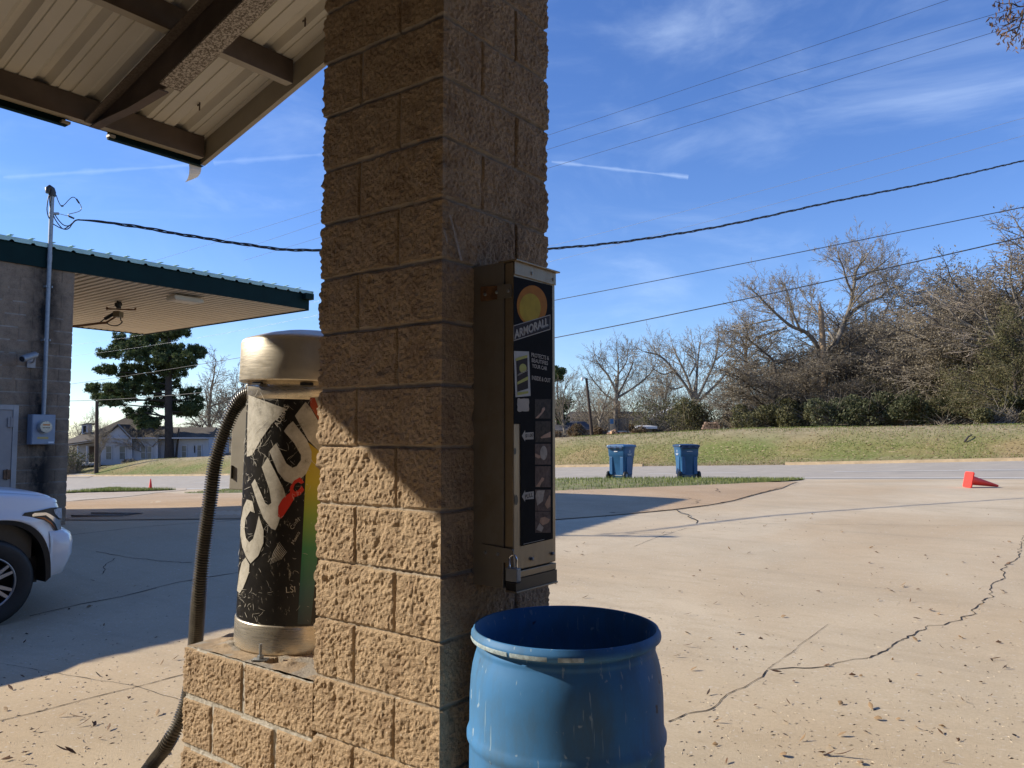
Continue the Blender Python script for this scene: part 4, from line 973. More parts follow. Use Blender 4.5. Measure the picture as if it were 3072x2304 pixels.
# floodlight on the soffit
q = on_z(556, 890, WZ-.02); fl_ = thing('ceiling_light', 'flat cream light fitting on the canopy soffit of the car wash', 'light', q, GROT)
b = MB(); b.box((-.16, -.30, -.10), (.16, .30, -.01)); b.build('housing', M['soffit'], fl_, bevel=.02)
b = MB(); b.box((-.13, -.26, -.108), (.13, .26, -.098)); b.build('diffuser', material('frosted_lens', (.6, .56, .48), .5), fl_)
# rotating spray boom under the canopy
c0 = on_z(356, 905, WZ); YB = c0.y
boom = thing('spray_boom', 'brown swivelling wash boom with hose hanging from the canopy soffit', 'wash boom', c0)
def bp(x, y, dy=0): return on_Y(240+x/9.217, 860+y/9.217, YB+dy)-c0
b = MB(); b.tube([bp(1080, 380)+Vector((0, 0, .1)), bp(1070, 600)], .045, 10); b.tube([bp(1060, 450), bp(1060, 520), bp(1075, 590)], [.07, .075, .03], 10); b.build('swivel', M['black_plastic'], boom)
b = MB(); b.tube([bp(745, 610), bp(1530, 640)], .014, 8); b.box(tuple(bp(730, 640)-Vector((.0, .02, 0))), tuple(bp(758, 560)+Vector((0, .02, 0)))); b.box(tuple(bp(1518, 655)-Vector((0, .02, 0))), tuple(bp(1545, 580)+Vector((0, .02, 0)))); b.build('cross_bar', M['rust'], boom)
b = MB(); b.box(tuple(bp(965, 850)-Vector((0, .09, 0))), tuple(bp(1150, 690)+Vector((0, .09, 0)))); b.build('swivel_box', material('olive_brown_enamel', (.14, .105, .055), .5), boom, bevel=.01)
b = MB(); b.tube([bp(940, 745), bp(690, 890)], .036, 10); b.tube([bp(690, 890), bp(545, 990)], .012, 8); b.build('gas_strut', M['black_plastic'], boom)
b = MB(); b.tube([bp(980, 835), bp(730, 990)], .020, 8); b.tube([bp(730, 1000), bp(520, 1010), bp(0, 1080), bp(-900, 1150, -.3)], .024, 8); b.build('boom_arm', M['rust'], boom)
b = MB(); b.tube(smooth_path([bp(730, 1000), bp(830, 1060), bp(960, 1082), bp(1080, 1055), bp(1165, 975), bp(1130, 930), bp(1120, 850)], 6), .011, 6); b.build('boom_hose', M['black_rubber'], boom)

# things on the wall: door, meter, conduit mast, camera
def wp(u, v, off=0): g = on_gx(u, v, WX+off); return g
d1 = wp(57, 1217, .03); dg1 = d1[1]; dz1 = 1.935; dg0 = dg1-1.08
door = thing('steel_service_door', 'scuffed grey steel door with rusty lower hinge in the block wall', 'door', W(WX, (dg0+dg1)/2, -.2), GROT)
L_ = lambda gx, gy, z: (gx-WX, gy-(dg0+dg1)/2, z+.2)
M['door_paint'] = material('chalky_grey_paint', (.34, .29, .26), .55, var=.12, vs=3); M['frame_paint'] = material('faded_frame_paint', (.40, .36, .33), .5, var=.12, vs=5)
b = MB(); b.box(L_(WX-.02, dg1-.075, -.5), L_(WX+.035, dg1, dz1)); b.box(L_(WX-.02, dg0, -.5), L_(WX+.035, dg0+.075, dz1)); b.box(L_(WX-.02, dg0+.075, dz1-.075), L_(WX+.035, dg1-.075, dz1)); b.build('door_frame', M['frame_paint'], door, bevel=.004)
b = MB(); b.box(L_(WX-.02, dg0+.079, -.48), L_(WX+.022, dg1-.079, dz1-.08)); dl = b.build('door_leaf', M['door_paint'], door)
for (u0, v0, u1, v1), mm in (((24, 1253, 40, 1281), M['door_paint']), ((11, 1410, 30, 1437), M['rust'])):
    a, c = wp(u0, v0, .04), wp(u1, v1, .04); b = MB(); b.box(L_(WX+.022, a[1], c[2]), L_(WX+.048, c[1], a[2])); b.tube([L_(WX+.045, (a[1]+c[1])/2, c[2]-.01), L_(WX+.045, (a[1]+c[1])/2, a[2]+.01)], .012, 8); b.build('hinge', mm, door)
a, c = wp(98, 1243, .2), wp(165, 1333, .2); mc = ((a[1]+c[1])/2, (a[2]+c[2])/2)
met = thing('electric_meter', 'grey electric meter box with round glass dial on the block wall', 'electric meter', W(WX, mc[0], mc[1]), GROT)
hw, hh_ = (c[1]-a[1])/2, (a[2]-c[2])/2
b = MB(); b.box((.012, -hw, -hh_), (.19, hw, hh_)); b.build('meter_box', M['grey_paint'], met, bevel=.008)
b = MB(); b.box((.19, -hw+.01, -hh_+.008), (.197, hw-.01, hh_-.008)); b.build('box_cover', M['grey_paint'], met, bevel=.003)
b = MB(); zc_ = .04
def xl_(b, x0, x1, r0, r1, z, y=.0, n=32, m=0):
    vs = [(x, y+r*math.cos(2*math.pi*i/n), z+r*math.sin(2*math.pi*i/n)) for x, r in ((x0, r0), (x1, r1)) for i in range(n)]
    b.add(vs, [(i, (i+1) % n, n+(i+1) % n, n+i) for i in range(n)]+[tuple(range(n, 2*n))], m, False)
xl_(b, .19, .215, .108, .108, zc_); b.build('meter_ring', M['galv'], met)
b = MB(); xl_(b, .215, .285, .098, .088, zc_); b.build('meter_glass', material('pale_meter_face', (.40, .38, .33), .12, .0, var=.25, vs=30, coat=.5), met)
b = MB(); b.box((.2855, -.05, zc_+.02), (.287, .05, zc_+.045), 0); b.build('dial_label', M['amber'], met)
b = MB()
for i in range(5): b.box((.2855, -.052+.022*i, zc_-.02), (.287, -.038+.022*i, zc_-.005))
b.build('dial_register', M['black_plastic'], met)
b = MB(); b.box((.1975, -.09, -hh_+.085), (.1995, .07, -hh_+.120)); b.build('name_plate', material('brass_plate', (.30, .25, .12), .4, .6), met)
b = MB(); b.box((.1975, hw-.10, -hh_+.02), (.1992, hw-.02, -hh_+.045)); b.build('label', M['white_mark'], met)
# conduit mast
cgx = WX+.085; m0 = on_gx(128, 1236, cgx); m1 = on_gx(157, 590, cgx); mg = (m0[1]+on_gx(152, 760, cgx)[1])/2
mast = thing('service_mast', 'grey steel conduit mast rising past the roof edge with looped cables at its weatherhead', 'conduit mast', W(cgx, mg, 0), GROT)
zt_ = on_gx(157, 580, cgx)[2]; zb_ = m0[2]
b = MB(); b.tube([(0, 0, zb_), (0, 0, zt_)], .033, 16); b.tube([(0, 0, zb_-.08), (0, 0, zb_+.06)], .030, 16)
for z in (on_gx(152, 775, cgx)[2], on_gx(127, 1184, cgx)[2]): b.tube([(0, 0, z-.06), (0, 0, z+.06)], .037, 16)
b.build('conduit', M['galv'], mast)
b = MB(); b.tube([(0, 0, zt_-.05), (0, 0, zt_+.01), (.0, -.02, zt_+.06), (.01, -.05, zt_+.075), (.01, -.07, zt_+.055), (.01, -.075, zt_-.02)], [.052, .056, .058, .052, .045, .03], 14); b.build('weatherhead', M['black_plastic'], mast)
for z in (on_gx(145, 860, cgx)[2], on_gx(137, 1020, cgx)[2]):
    b = MB(); b.box((-.085, -.05, z-.015), (.034, -.034, z+.015)); b.box((-.085, .034, z-.015), (.034, .05, z+.015)); b.build('strap', M['galv'], mast)
def mp(x, y, off=0): g = on_gx(100+x/9.215, 540+y/9.215, cgx+off); return Vector((g[0]-cgx, g[1]-mg, g[2]))
loops = [[(440,380),(400,560),(385,700),(378,820),(400,960),(450,1080),(520,1190),(640,1270),(760,1330),(900,1365),(1000,1320),(1070,1220),(1160,1130),(1260,1100)],
         [(460,380),(450,500),(455,640),(480,800),(540,930),(590,1060),(670,1190),(760,1300),(840,1355),(960,1290),(1080,1190),(1180,1110),(1280,1095)],
         [(490,380),(485,520),(485,700),(520,830),(580,930),(650,1040),(740,1160),(840,1245),(950,1270),(1050,1220),(1150,1120),(1270,1090)],
         [(630,410),(680,560),(740,680),(790,720),(870,670),(960,570),(1050,490),(1120,478),(1200,530)],
         [(1260,630),(1310,700),(1328,790),(1290,850),(1200,890),(1080,920),(985,945),(965,985),(1010,1020),(1100,1060)]]
for i, l in enumerate(loops):
    b = MB(); b.tube(smooth_path([mp(x, y, .02+.02*math.sin(k*.9+i)) for k, (x, y) in enumerate(l)], 5), .0085 if i < 3 else .0065, 6); b.build('cable_loop', M['wire'] if i != 4 else M['wire_grey'], mast)
b = MB(); b.tube([mp(1190, 525), mp(1270, 645)], .014, 8); b.tube([mp(765, 718), mp(825, 718)], .014, 8); b.tube([mp(970, 995), mp(1125, 1065)], .016, 8); b.build('splice', M['wire'], mast, split=True)
b = MB(); b.tube([mp(440, 930), mp(700, 930)], .022, 8); b.tube([mp(700, 930), mp(880, 975), mp(970, 1000)], .005, 6); b.build('clamp', M['galv'], mast)
# security camera
q0, q1 = on_gx(66, 1077, WX+.32), on_gx(106, 1064, WX+.16); sc_ = thing('security_camera', 'small silver bullet security camera bracketed to the block wall', 'security camera', W(WX, q1[1], q1[2]), GROT)
f0, f1 = Vector((q0[0]-WX, q0[1]-q1[1], q0[2]-q1[2])), Vector((q1[0]-WX, 0, 0)); dd = (f0-f1).normalized()
b = MB(); b.tube([f0-dd*.0, f0-dd*.02, f1], [.050, .054, .050], 16); b.build('camera_body', M['galv'], sc_)
b = MB(); b.tube([f0+dd*.002, f0+dd*.005], .040, 16); b.build('lens', M['glass_dark'], sc_)
b = MB(); b.box((.012, -.06, -.20), (.03, .06, -.06)); b.tube([(.03, 0, -.12), (.10, 0, -.11), tuple(f1+Vector((0, 0, -.04)))], .014, 8); b.tube([f1, f1-dd*.07], .012, 6); b.build('bracket', M['frame_paint'], sc_)
# drain grate in the lot
g0 = on_ground(322, 1548); gg = Gf(g0.x, g0.y)
dg = thing('drain_grate', 'dark slotted drain grate set in the concrete lot', 'drain grate', g0, R(-6)); 
def zl(x, y): p = Matrix.Rotation(R(-6), 3, 'Z') @ Vector((x, y, 0)); return zw(g0.x+p.x, g0.y+p.y)-g0.z
b = MB(); b.add([(x, y, zl(x, y)+.018) for x, y in ((-.5, -.28), (.5, -.28), (.5, .28), (-.5, .28))], [(0, 1, 2, 3)]); b.build('drain_pit', M['crack'], dg)
b = MB()
for i in range(11):
    x = -.46+.092*i; b.add([(x-.008, -.28, zl(x, -.28)+.035), (x+.008, -.28, zl(x, -.28)+.035), (x+.008, .28, zl(x, .28)+.035), (x-.008, .28, zl(x, .28)+.035)], [(0, 1, 2, 3)])
for y in (-.28, .28): b.box((-.5, y-.02, zl(0, y)+.01), (.5, y+.02, zl(0, y)+.04))
b.build('grate_bars', material('worn_iron_bars', (.26, .21, .16), .7, .3, var=.3, vs=10), dg)

# ------------------------------------------------------------------ unseen bay rows added to block sky light, behind and right of the camera
M['sky_blocker'] = material('dark_sky_blocker', (.13, .10, .075), .95, var=.2, vs=2)
def bays(label, gx0, gx1, gy0, gy1, along, n, h=4.3):
    t = thing('sky_blocker_row', label, 'building', W((gx0+gx1)/2, (gy0+gy1)/2, -.3), GROT); hx, hy = (gx1-gx0)/2, (gy1-gy0)/2
    b = MB()
    if along == 'x':
        b.box((-hx, -hy, -.5), (hx, -hy+.2, h))
        for i in range(n+1): x = -hx+(2*hx-.2)*i/n; b.box((x, -hy+.2, -.5), (x+.2, hy, h))
    else:
        b.box((hx-.2, -hy, -.5), (hx, hy, h))
        for i in range(n+1): y = -hy+(2*hy-.2)*i/n; b.box((-hx, y, -.5), (hx-.2, y+.2, h))
    b.build('wall', M['sky_blocker'], t)
    b = MB(); b.box((-hx-.3, -hy-.3, h+.003), (hx+.3, hy+.3, h+.12)); b.build('roof', M['primer'], t)
    b = MB(); b.box((-hx-.34, -hy-.34, h-.25), (hx+.34, -hy-.303, h+.2)); b.box((-hx-.34, hy+.303, h-.25), (hx+.34, hy+.34, h+.2)); b.box((-hx-.34, -hy-.303, h-.25), (-hx-.303, hy+.303, h+.2)); b.box((hx+.303, -hy-.303, h-.25), (hx+.34, hy+.303, h+.2)); b.build('fascia', M['green'], t)
bays('long added row of open bays behind the camera, blocking sky light', -17, 6, -12, -4.6, 'x', 5)
bays('short added row of open bays right of the island, blocking sky light', 5.6, 12, -4, 11, 'y', 3, 5.0)

# ------------------------------------------------------------------ white pickup truck (heads along +gy, its right side towards the camera)
TY = 7.35; tw = Vector((at_col(-14, TY), TY, 0)); tg = Gf(tw.x, tw.y); tz = zw(tw.x, tw.y)
torg = W(tg[0]-1.0, tg[1], tz)
truck = thing('pickup_truck', 'white pickup truck parked beside the block building, only its front end in view', 'pickup truck', torg, GROT)
TM = Matrix.Translation(torg) @ Matrix.Rotation(GROT, 4, 'Z'); TI = TM.inverted()
PLAN = [(1.0, -3.2), (1.0, -1.2), (1.0, -.7), (1.0, 0), (.998, .25), (.99, .40), (.972, .50), (.94, .58), (.89, .645), (.80, .70), (.66, .755), (.45, .80), (.22, .82), (0, .825)]
def plan_dense(off=0.0, y0=-3.2, step=.02):
    P = smooth_path([Vector((x, y, 0)) for x, y in PLAN], 10); P = [p for p in even_path(P, step) if p.y >= y0]; o = []
    for i, p in enumerate(P):
        d = (P[min(i+1, len(P)-1)]-P[max(i-1, 0)]).normalized(); o.append(Vector((p.x+d.y*off, p.y-d.x*off, 0)))
    return o
def hoodz(y): return float(np.interp(y, [-3.2, -1.0, -.6, -.2, .2, .5, .7, .83], [1.28, 1.275, 1.27, 1.255, 1.225, 1.185, 1.14, 1.09]))
WR, WC = .41, .41
def arch_r(y, z): return (abs(y/.535)**2.6+(max(z-.40, 0)/.60)**2.6)**(1/2.6) if z > .40 else abs(y/.535)
zl_ = [.40, .44, .5, .56, .62, .68, .74, .80, .86, .92, .97, 1.01, 1.05, 1.09]
PD = plan_dense(); b = MB(); ns = len(PD); rows = np.linspace(0, 1, 34); vs = []
for p in PD:
    top = hoodz(p.y)-.035
    for t in rows:
        z = .40+(top-.40)*t; bul = -.035*(max(0, t-.72)/.28)**2-.02*(max(0, .25-t)/.25)**2+.012*math.exp(-((z-.98)/.05)**2)
        q = Vector((p.x, p.y, 0)); n_ = Vector((1, 0, 0)) if p.y < .3 else Vector((p.x-.25, (p.y-.1), 0)).normalized()
        y = q.y+n_.y*bul; x = q.x+n_.x*bul
        r = arch_r(y, z)
        if p.y < .62 and .90 < r < 1.0+.0: pass
        if p.y < .62 and r < 1.0 and r > .93: y = y/r if abs(y) > .02 else y; z = .40+(z-.40)/r if z > .4 else z
        flare = .028*max(0, 1-abs(r-1.0)/.16) if p.y < .8 else 0
        vs.append((x+n_.x*flare, y+n_.y*flare*.3, z))
nr = len(rows); fs = []
for i in range(ns-1):
    for j in range(nr-1):
        cy, cz = PD[i].y, .40+(hoodz(PD[i].y)-.435)*rows[j]
        if arch_r((vs[i*nr+j][1]+vs[(i+1)*nr+j+1][1])/2, (vs[i*nr+j][2]+vs[(i+1)*nr+j+1][2])/2) < .985 and cy < .62: continue
        fs.append((i*nr+j, (i+1)*nr+j, (i+1)*nr+j+1, i*nr+j+1))
for s in (1, -1): b.add([(s*x, y, z) for x, y, z in vs], fs if s > 0 else [f[::-1] for f in fs], 0, True)
body = b.build('body', M['car_white'], truck)
# hood: from the side edge inward
b = MB(); HP = [p for p in PD if p.y > -1.05]; prof = [(0, -.035), (.012, -.012), (.035, .002), (.07, .010), (.14, .016), (.20, .012), (.215, .022), (.24, .034), (.4, .045), (.7, .055), (1.0, .06)]
vs = []
for s in (1, -1):
    vs = []
    for p in HP:
        top = hoodz(p.y)
        for t, dz in prof:
            ty = min(p.y, .8)-(.16*(1-abs(p.x)))*0; x = p.x-.035*0 if False else p.x*(1-t); y = p.y if p.y < .45 else p.y-(p.y-.45)*t*.0
            n_ = Vector((1, 0, 0)) if p.y < .3 else Vector((p.x-.25, (p.y-.1), 0)).normalized(); x -= n_.x*.036*(1-t); y -= n_.y*.036*(1-t)
            vs.append((s*x, y, top+dz*(1 if p.y < .6 else max(.2, 1-(p.y-.6)*3))))
    k = len(prof); b.add(vs, [(i*k+j, (i+1)*k+j, (i+1)*k+j+1, i*k+j+1) for i in range(len(HP)-1) for j in range(k-1)], 0, True)
b.build('hood', M['car_white'], truck)
# bumper
b = MB(); BPn = [p for p in plan_dense(.0) if p.y > .505]; prof = [(.0, .405), (.045, .42), (.085, .52), (.115, .60), (.120, .72), (.095, .80), (.03, .845), (.0, .85)]
for s in (1, -1):
    vs = []
    for i, p in enumerate(BPn):
        n_ = Vector((p.x-.25, p.y-.1, 0)).normalized(); k0 = min(1, i/7)
        for o, z in prof: o2 = o*(.25+.75*k0); vs.append((s*(p.x+n_.x*o2), p.y+n_.y*o2, z))
    k = len(prof); f = [(i*k+j, (i+1)*k+j, (i+1)*k+j+1, i*k+j+1) for i in range(len(BPn)-1) for j in range(k-1)]+[tuple(range(k))[::-1]]
    b.add(vs, f if s > 0 else [q[::-1] for q in f], 0, True)
b.build('bumper', M['car_white'], truck)
# black liner of the wheel arches, tyre, rim
for wy, nm in ((0, 0), (-3.7, 1)):
    for s in (1, -1):
        b = MB(); vs = []; N_ = 40
        for i in range(N_+1):
            a = math.pi*i/N_; y, z = math.cos(a), math.sin(a); r = (abs(y)**2.6+abs(z)**2.6)**(-1/2.6); y, z = y*r*.530, .40+z*r*.595
            vs += [(s*1.022, y*1.012+wy, z+.006), (s*1.01, y*.935+wy, z-.035), (s*.55, y*.93+wy, z-.04)]
        b.add(vs, [(i*3+j, (i+1)*3+j, (i+1)*3+j+1, i*3+j+1) for i in range(N_) for j in range(2)]); b.add([(s*.55, math.cos(math.pi*i/N_)*.6+wy, .30+math.sin(math.pi*i/N_)*.75) for i in range(N_+1)], [tuple(range(N_+1))])
        b.build('wheel_arch', M['black_plastic'], truck)
        wo = Vector((s*.86, wy, WC)); b = MB()
        tp_ = [(.245, .115), (.27, .128), (.36, .135), (.392, .128), (.405, .10), (.41, .05), (.41, -.05), (.405, -.10), (.39, -.13), (.27, -.125), (.245, -.11)]
        n = 56; vs = [(s*x, r*math.cos(2*math.pi*i/n), r*math.sin(2*math.pi*i/n)) for r, x in tp_ for i in range(n)]
        b.add(vs, [(k*n+i, k*n+(i+1) % n, (k+1)*n+(i+1) % n, (k+1)*n+i) for k in range(len(tp_)-1) for i in range(n)], 0, True)
        wh = b.build('wheel', M['black_rubber'], truck, wo)
        b = MB(); n = 48; lp = [(.245, .112), (.248, .120), (.240, .122), (.232, .105), (.228, .0), (.05, -.02), (.001, -.02)]
        vs = [(s*x, r*math.cos(2*math.pi*i/n), r*math.sin(2*math.pi*i/n)) for r, x in lp for i in range(n)]
        b.add(vs, [(k*n+i, k*n+(i+1) % n, (k+1)*n+(i+1) % n, (k+1)*n+i) for k in range(3) for i in range(n)], 0, True)
        b.add(vs, [(k*n+i, k*n+(i+1) % n, (k+1)*n+(i+1) % n, (k+1)*n+i) for k in range(3, 6) for i in range(n)], 1, True)
        for i in range(6):
            for off in (-1, 1):
                a = 2*math.pi*i/6+off*.155; Rm = Matrix.Rotation(a, 4, 'X')
                vs = [(s*.085, -.020, .035), (s*.085, .020, .035), (s*.108, .013, .238), (s*.108, -.013, .238), (s*.05, -.024, .035), (s*.05, .024, .035), (s*.07, .017, .238), (s*.07, -.017, .238)]
                b.add([Rm @ Vector(q) for q in vs], [(0, 1, 2, 3), (0, 4, 5, 1), (1, 5, 6, 2), (2, 6, 7, 3), (3, 7, 4, 0)], 0)
        b.tube([(s*.06, 0, 0), (s*.10, 0, 0)], [.062, .05], 20, 0)
        b.tube([(s*.0905, 0, 0), (s*.104, 0, 0)], [.036, .034], 20, 1)
        for i in range(6): a = 2*math.pi*(i+.5)/6; b.tube([(s*.08, .075*math.cos(a), .075*math.sin(a)), (s*.10, .075*math.cos(a), .075*math.sin(a))], .011, 8, 1)
        b.build('rim', [M['alloy'], M['black_plastic']], wh)
# headlight traced on the front corner
PO = plan_dense(.010, .0, .012)
def on_front(u, v, off=0.0):
    o = TI @ Vector((0, 0, EYE)); d = TI.to_3x3() @ pdir(u, v); best = None
    P = PO if not off else [Vector((p.x+(p.x-.25)*0, p.y, 0)) for p in PO]
    for i in range(len(P)-1):
        a, c = P[i], P[i+1]; e = c-a; den = d.x*e.y-d.y*e.x
        if abs(den) < 1e-9: continue
        t = ((a.x-o.x)*e.y-(a.y-o.y)*e.x)/den; k = ((a.x-o.x)*d.y-(a.y-o.y)*d.x)/den
        if -.02 <= k <= 1.02 and t > 0 and (best is None or t < best): best = t
    if best is None:
        best = min(((o+d*t).xy-PO[len(PO)//2].xy).length*0+t for t in (8.2,))
    q = o+d*best; n_ = Vector((q.x-.25, q.y-.1, 0)).normalized(); return q+n_*off
HZ = (3.687, 0, 1450)
def hpoly(name, pts, mat, off, par):
    b = MB(); p = zpoly(pts, *HZ); cut_map(b, p, [tuple(range(len(p)))], lambda u, v: on_front(u, v, off), 6); L_n = len(b.v)
    b2 = MB(); b2.add([(-x, y, z) for x, y, z in b.v[:L_n]], [tuple(q) for q in b.f[:]], 0, True); pr_ = par if isinstance(par, tuple) else (par, par)
    return b.build(name, mat, pr_[0]), b2.build(name, mat, pr_[1])
hl = hpoly('headlight', [(220,378),(270,325),(420,303),(560,270),(640,264),(676,268),(684,410),(668,430),(668,565),(640,572),(560,450),(480,405),(350,382)], M['black_plastic'], .004, truck)
hpoly('chrome_trim', [(350,345),(375,328),(500,322),(545,340),(640,402),(668,398),(668,565),(648,560),(605,450),(560,395),(500,352),(400,362),(352,368)], M['chrome'], .008, hl)
hpoly('amber_reflector', [(385,372),(480,376),(555,425),(600,495),(560,452),(480,398)], M['amber'], .010, hl)
hpoly('clear_lens', [(585,292),(640,272),(672,272),(676,390),(645,385),(600,335)], M['clear_lens'], .009, hl)
# cab, windows, bed (outside the frame from here)
b = MB(); cab = [(-.95, 1.26), (-1.55, 1.78), (-1.9, 1.90), (-3.0, 1.90), (-3.2, 1.80), (-3.25, 1.28), (-3.25, .42), (-3.2, .42)]
prf = [(-1.0, 1.25), (-1.6, 1.76), (-1.95, 1.88), (-2.95, 1.88), (-3.2, 1.25)]; n = len(prf)
vs = [(s*(.97 if z < 1.3 else .76), y, z) for s in (1, -1) for y, z in prf]
b.add(vs, [tuple(range(n))[::-1], tuple(range(n, 2*n))]+[(i, i+1, n+i+1, n+i) for i in range(n-1)]); b.build('cab', M['car_white'], truck, bevel=.02)
b = MB()
for s in (1, -1): b.add([(s*.955, -1.15, 1.30), (s*.955, -3.08, 1.30), (s*.80, -2.9, 1.78), (s*.80, -1.75, 1.75)], [(0, 1, 2, 3) if s > 0 else (3, 2, 1, 0)])
b.add([(-.88, -1.03, 1.30), (.88, -1.03, 1.30), (.72, -1.56, 1.755), (-.72, -1.56, 1.755)], [(0, 1, 2, 3)]); b.v = [(x*1.012, y+.012*(1 if y > -1.6 and abs(x) < .9 else 0), z+.012*(1 if abs(x) < .9 and y > -1.6 else 0)) for x, y, z in b.v]
b.build('window', M['glass_dark'], truck, split=True)
b = MB()
for s in (1, -1): b.box((s*.93-.07, -4.9, .50), (s*.93+.07, -4.28, 1.25)); b.box((s*.93-.07, -3.2, .45), (s*.93+.07, -3.15, 1.25)); b.box((s*.93-.07, -4.28, 1.02), (s*.93+.07, -3.2, 1.25))
b.box((-.95, -4.95, .55), (.95, -4.9, 1.25)); b.box((-.9, -4.9, .70), (.9, -3.2, .75)); b.build('truck_bed', M['car_white'], truck, bevel=.01)
b = MB(); b.box((-.8, -4.6, .35), (.8, .5, .60)); b.box((-.9, -1.0, .6), (.9, .4, .95)); b.build('chassis', M['black_plastic'], truck)

# ------------------------------------------------------------------ traffic cones
def cone(parent):
    b = MB(); b.lathe([(.124, .035), (.118, .05), (.115, .055), (.028, .68), (.024, .70), (.018, .702), (.016, .69), (.02, .66), (.105, .04)], 36); b.build('cone_body', M['orange'], parent)
    b = MB(); b.prism([(.185*sx+.0*sy, .185*sy) for sx, sy in ((-1, -.85), (-.85, -1), (.85, -1), (1, -.85), (1, .85), (.85, 1), (-.85, 1), (-1, .85))], 0, .035)
    for i in range(4): b.box((-.03, .14, .035), (.03, .172, .045), 0, Matrix.Rotation(i*math.pi/2, 4, 'Z'))
    b.build('cone_base', M['orange'], parent, bevel=.004)
p = on_ground(451, 1471); c1 = thing('traffic_cone', 'orange-red traffic cone standing upright at the left driveway mouth', 'traffic cone', p, R(20)); cone(c1)
p = on_ground(2902, 1463); c2 = thing('traffic_cone', 'orange-red traffic cone knocked over on its side at the right edge of the lot', 'traffic cone', p, 0)
for ch in list(c1.children):
    k = ch.copy(); C.objects.link(k); k.parent = c2
ax = Vector((.985, -.05, -.215)).normalized(); zq = ax.to_track_quat('Z', 'X'); c2.rotation_mode = 'QUATERNION'
yv = Vector((ax.y, -ax.x, 0)).normalized(); xv = yv.cross(ax); Mx = Matrix((xv, yv, ax)).transposed(); c2.rotation_quaternion = Mx.to_quaternion()
lowest = min((Mx @ Vector(v.co)).z for ch in c2.children for v in ch.data.vertices); c2.location = p+Vector((.02, 0, -lowest+.004))

# ------------------------------------------------------------------ wheeled refuse bins
def rrect(hx, hy, r, n=4):
    o = []
    for cx, cy, a in ((hx-r, hy-r, 0), (-hx+r, hy-r, 90), (-hx+r, -hy+r, 180), (hx-r, -hy+r, 270)):
        for i in range(n+1): t = R(a+90*i/n); o.append((cx+r*math.cos(t), cy+r*math.sin(t)))
    return o
def make_bin(label, loc, rz, lidmat, mark):
    t = thing('wheeled_bin', label, 'rubbish bin', loc, rz, 'blue wheeled bins on the verge')
    b = MB(); lv = [(0.03, .22, .24), (.06, .235, .255), (.12, .24, .262), (.70, .272, .315), (.72, .285, .330), (.86, .288, .338), (.96, .30, .35), (.99, .315, .365), (1.0, .318, .368)]
    m = 20; vs = [(x, y+.01*z, z) for z, hx, hy in lv for x, y in rrect(hx, hy, .05)]
    b.add(vs, [(k*m+i, k*m+(i+1) % m, (k+1)*m+(i+1) % m, (k+1)*m+i) for k in range(len(lv)-1) for i in range(m)], 0, True); b.add([], []); b.f.append(tuple(range(m))[::-1]); b.m.append(0); b.sm.append(False)
    bo = b.build('bin_body', M['bin_blue'], t)
    b = MB()   # raised side panels and recessed back
    for s in (1, -1): b.box((s*.268-.02, -.17, .15), (s*.268+.02, .17, .70)); b.box((s*.19-.055, -.325, .16), (s*.19+.055, -.25, .70))
    b.build('side_panel', M['bin_blue'], bo, bevel=.012, split=True)
    b = MB(); lv = [(1.0, .330, .385), (1.02, .335, .39), (1.055, .325, .38), (1.075, .24, .29), (1.085, .05, .06)]
    vs = [(x, y+.01, z) for z, hx, hy in lv for x, y in rrect(hx, hy, .06)]
    b.add(vs, [(k*m+i, k*m+(i+1) % m, (k+1)*m+(i+1) % m, (k+1)*m+i) for k in range(len(lv)-1) for i in range(m)]+[tuple(range(4*m, 5*m))], 0, False)
    for x in (-.2, 0, .2): b.box((x-.04, -.40, .94), (x+.04, -.36, 1.03))
    b.build('lid', lidmat, t, bevel=.004)
    b = MB(); b.tube([(-.27, -.40, .975), (.27, -.40, .975)], .018, 8); b.build('handle', M['bin_dark'], t)
    b = MB(); b.tube([(-.30, -.27, .13), (.30, -.27, .13)], .012, 8); b.build('axle', M['galv'], t)
    for s in (1, -1):
        b = MB(); b.tube([(s*.265, -.27, .13), (s*.275, -.27, .13), (s*.325, -.27, .13), (s*.335, -.27, .13)], [.115, .13, .13, .115], 24); w_ = b.build('wheel', M['black_rubber'], t)
        b = MB(); b.tube([(s*.333, -.27, .13), (s*.340, -.27, .13)], .06, 16); b.build('hub', M['black_plastic'] if not mark else M['grey_paint'], w_)
    b = MB(); nn_ = 4 if mark else 7; cw = .022 if mark else .018
    for k in range(nn_): b.add([((k-nn_/2)*cw*1.4, -.3445, .85), ((k-nn_/2)*cw*1.4+cw, -.3445, .85), ((k-nn_/2)*cw*1.4+cw, -.3445, .88 if mark else .868), ((k-nn_/2)*cw*1.4, -.3445, .88 if mark else .868)], [(0, 1, 2, 3)])
    b.build('number', M['white_mark'], t)
    b = MB()   # star emblem with lettering on both sides
    for s in (1, -1):
        st_ = [(.055*(1 if k % 2 == 0 else .42)*math.sin(math.pi*k/5), .055*(1 if k % 2 == 0 else .42)*math.cos(math.pi*k/5)) for k in range(10)]
        st2 = [(.62*x, .62*y) for x, y in st_]
        vs = [(s*.2955, x*s, y+.86) for x, y in st_]+[(s*.2955, x*s, y+.86) for x, y in st2]
        b.add(vs, [(k, (k+1) % 10, 10+(k+1) % 10, 10+k) for k in range(10)])
        for zz, ww in ((.775, .13), (.745, .10)):
            for k in range(7): b.add([(s*.2965, (-ww+2*ww*k/7), y+zz) for y in (0,)]+[(s*.2965, -ww+2*ww*(k+.7)/7, zz), (s*.2965, -ww+2*ww*(k+.7)/7, zz+.018), (s*.2965, -ww+2*ww*k/7, zz+.018)], [(0, 1, 2, 3)])
    b.build('emblem', M['white_mark'], t)
    return t
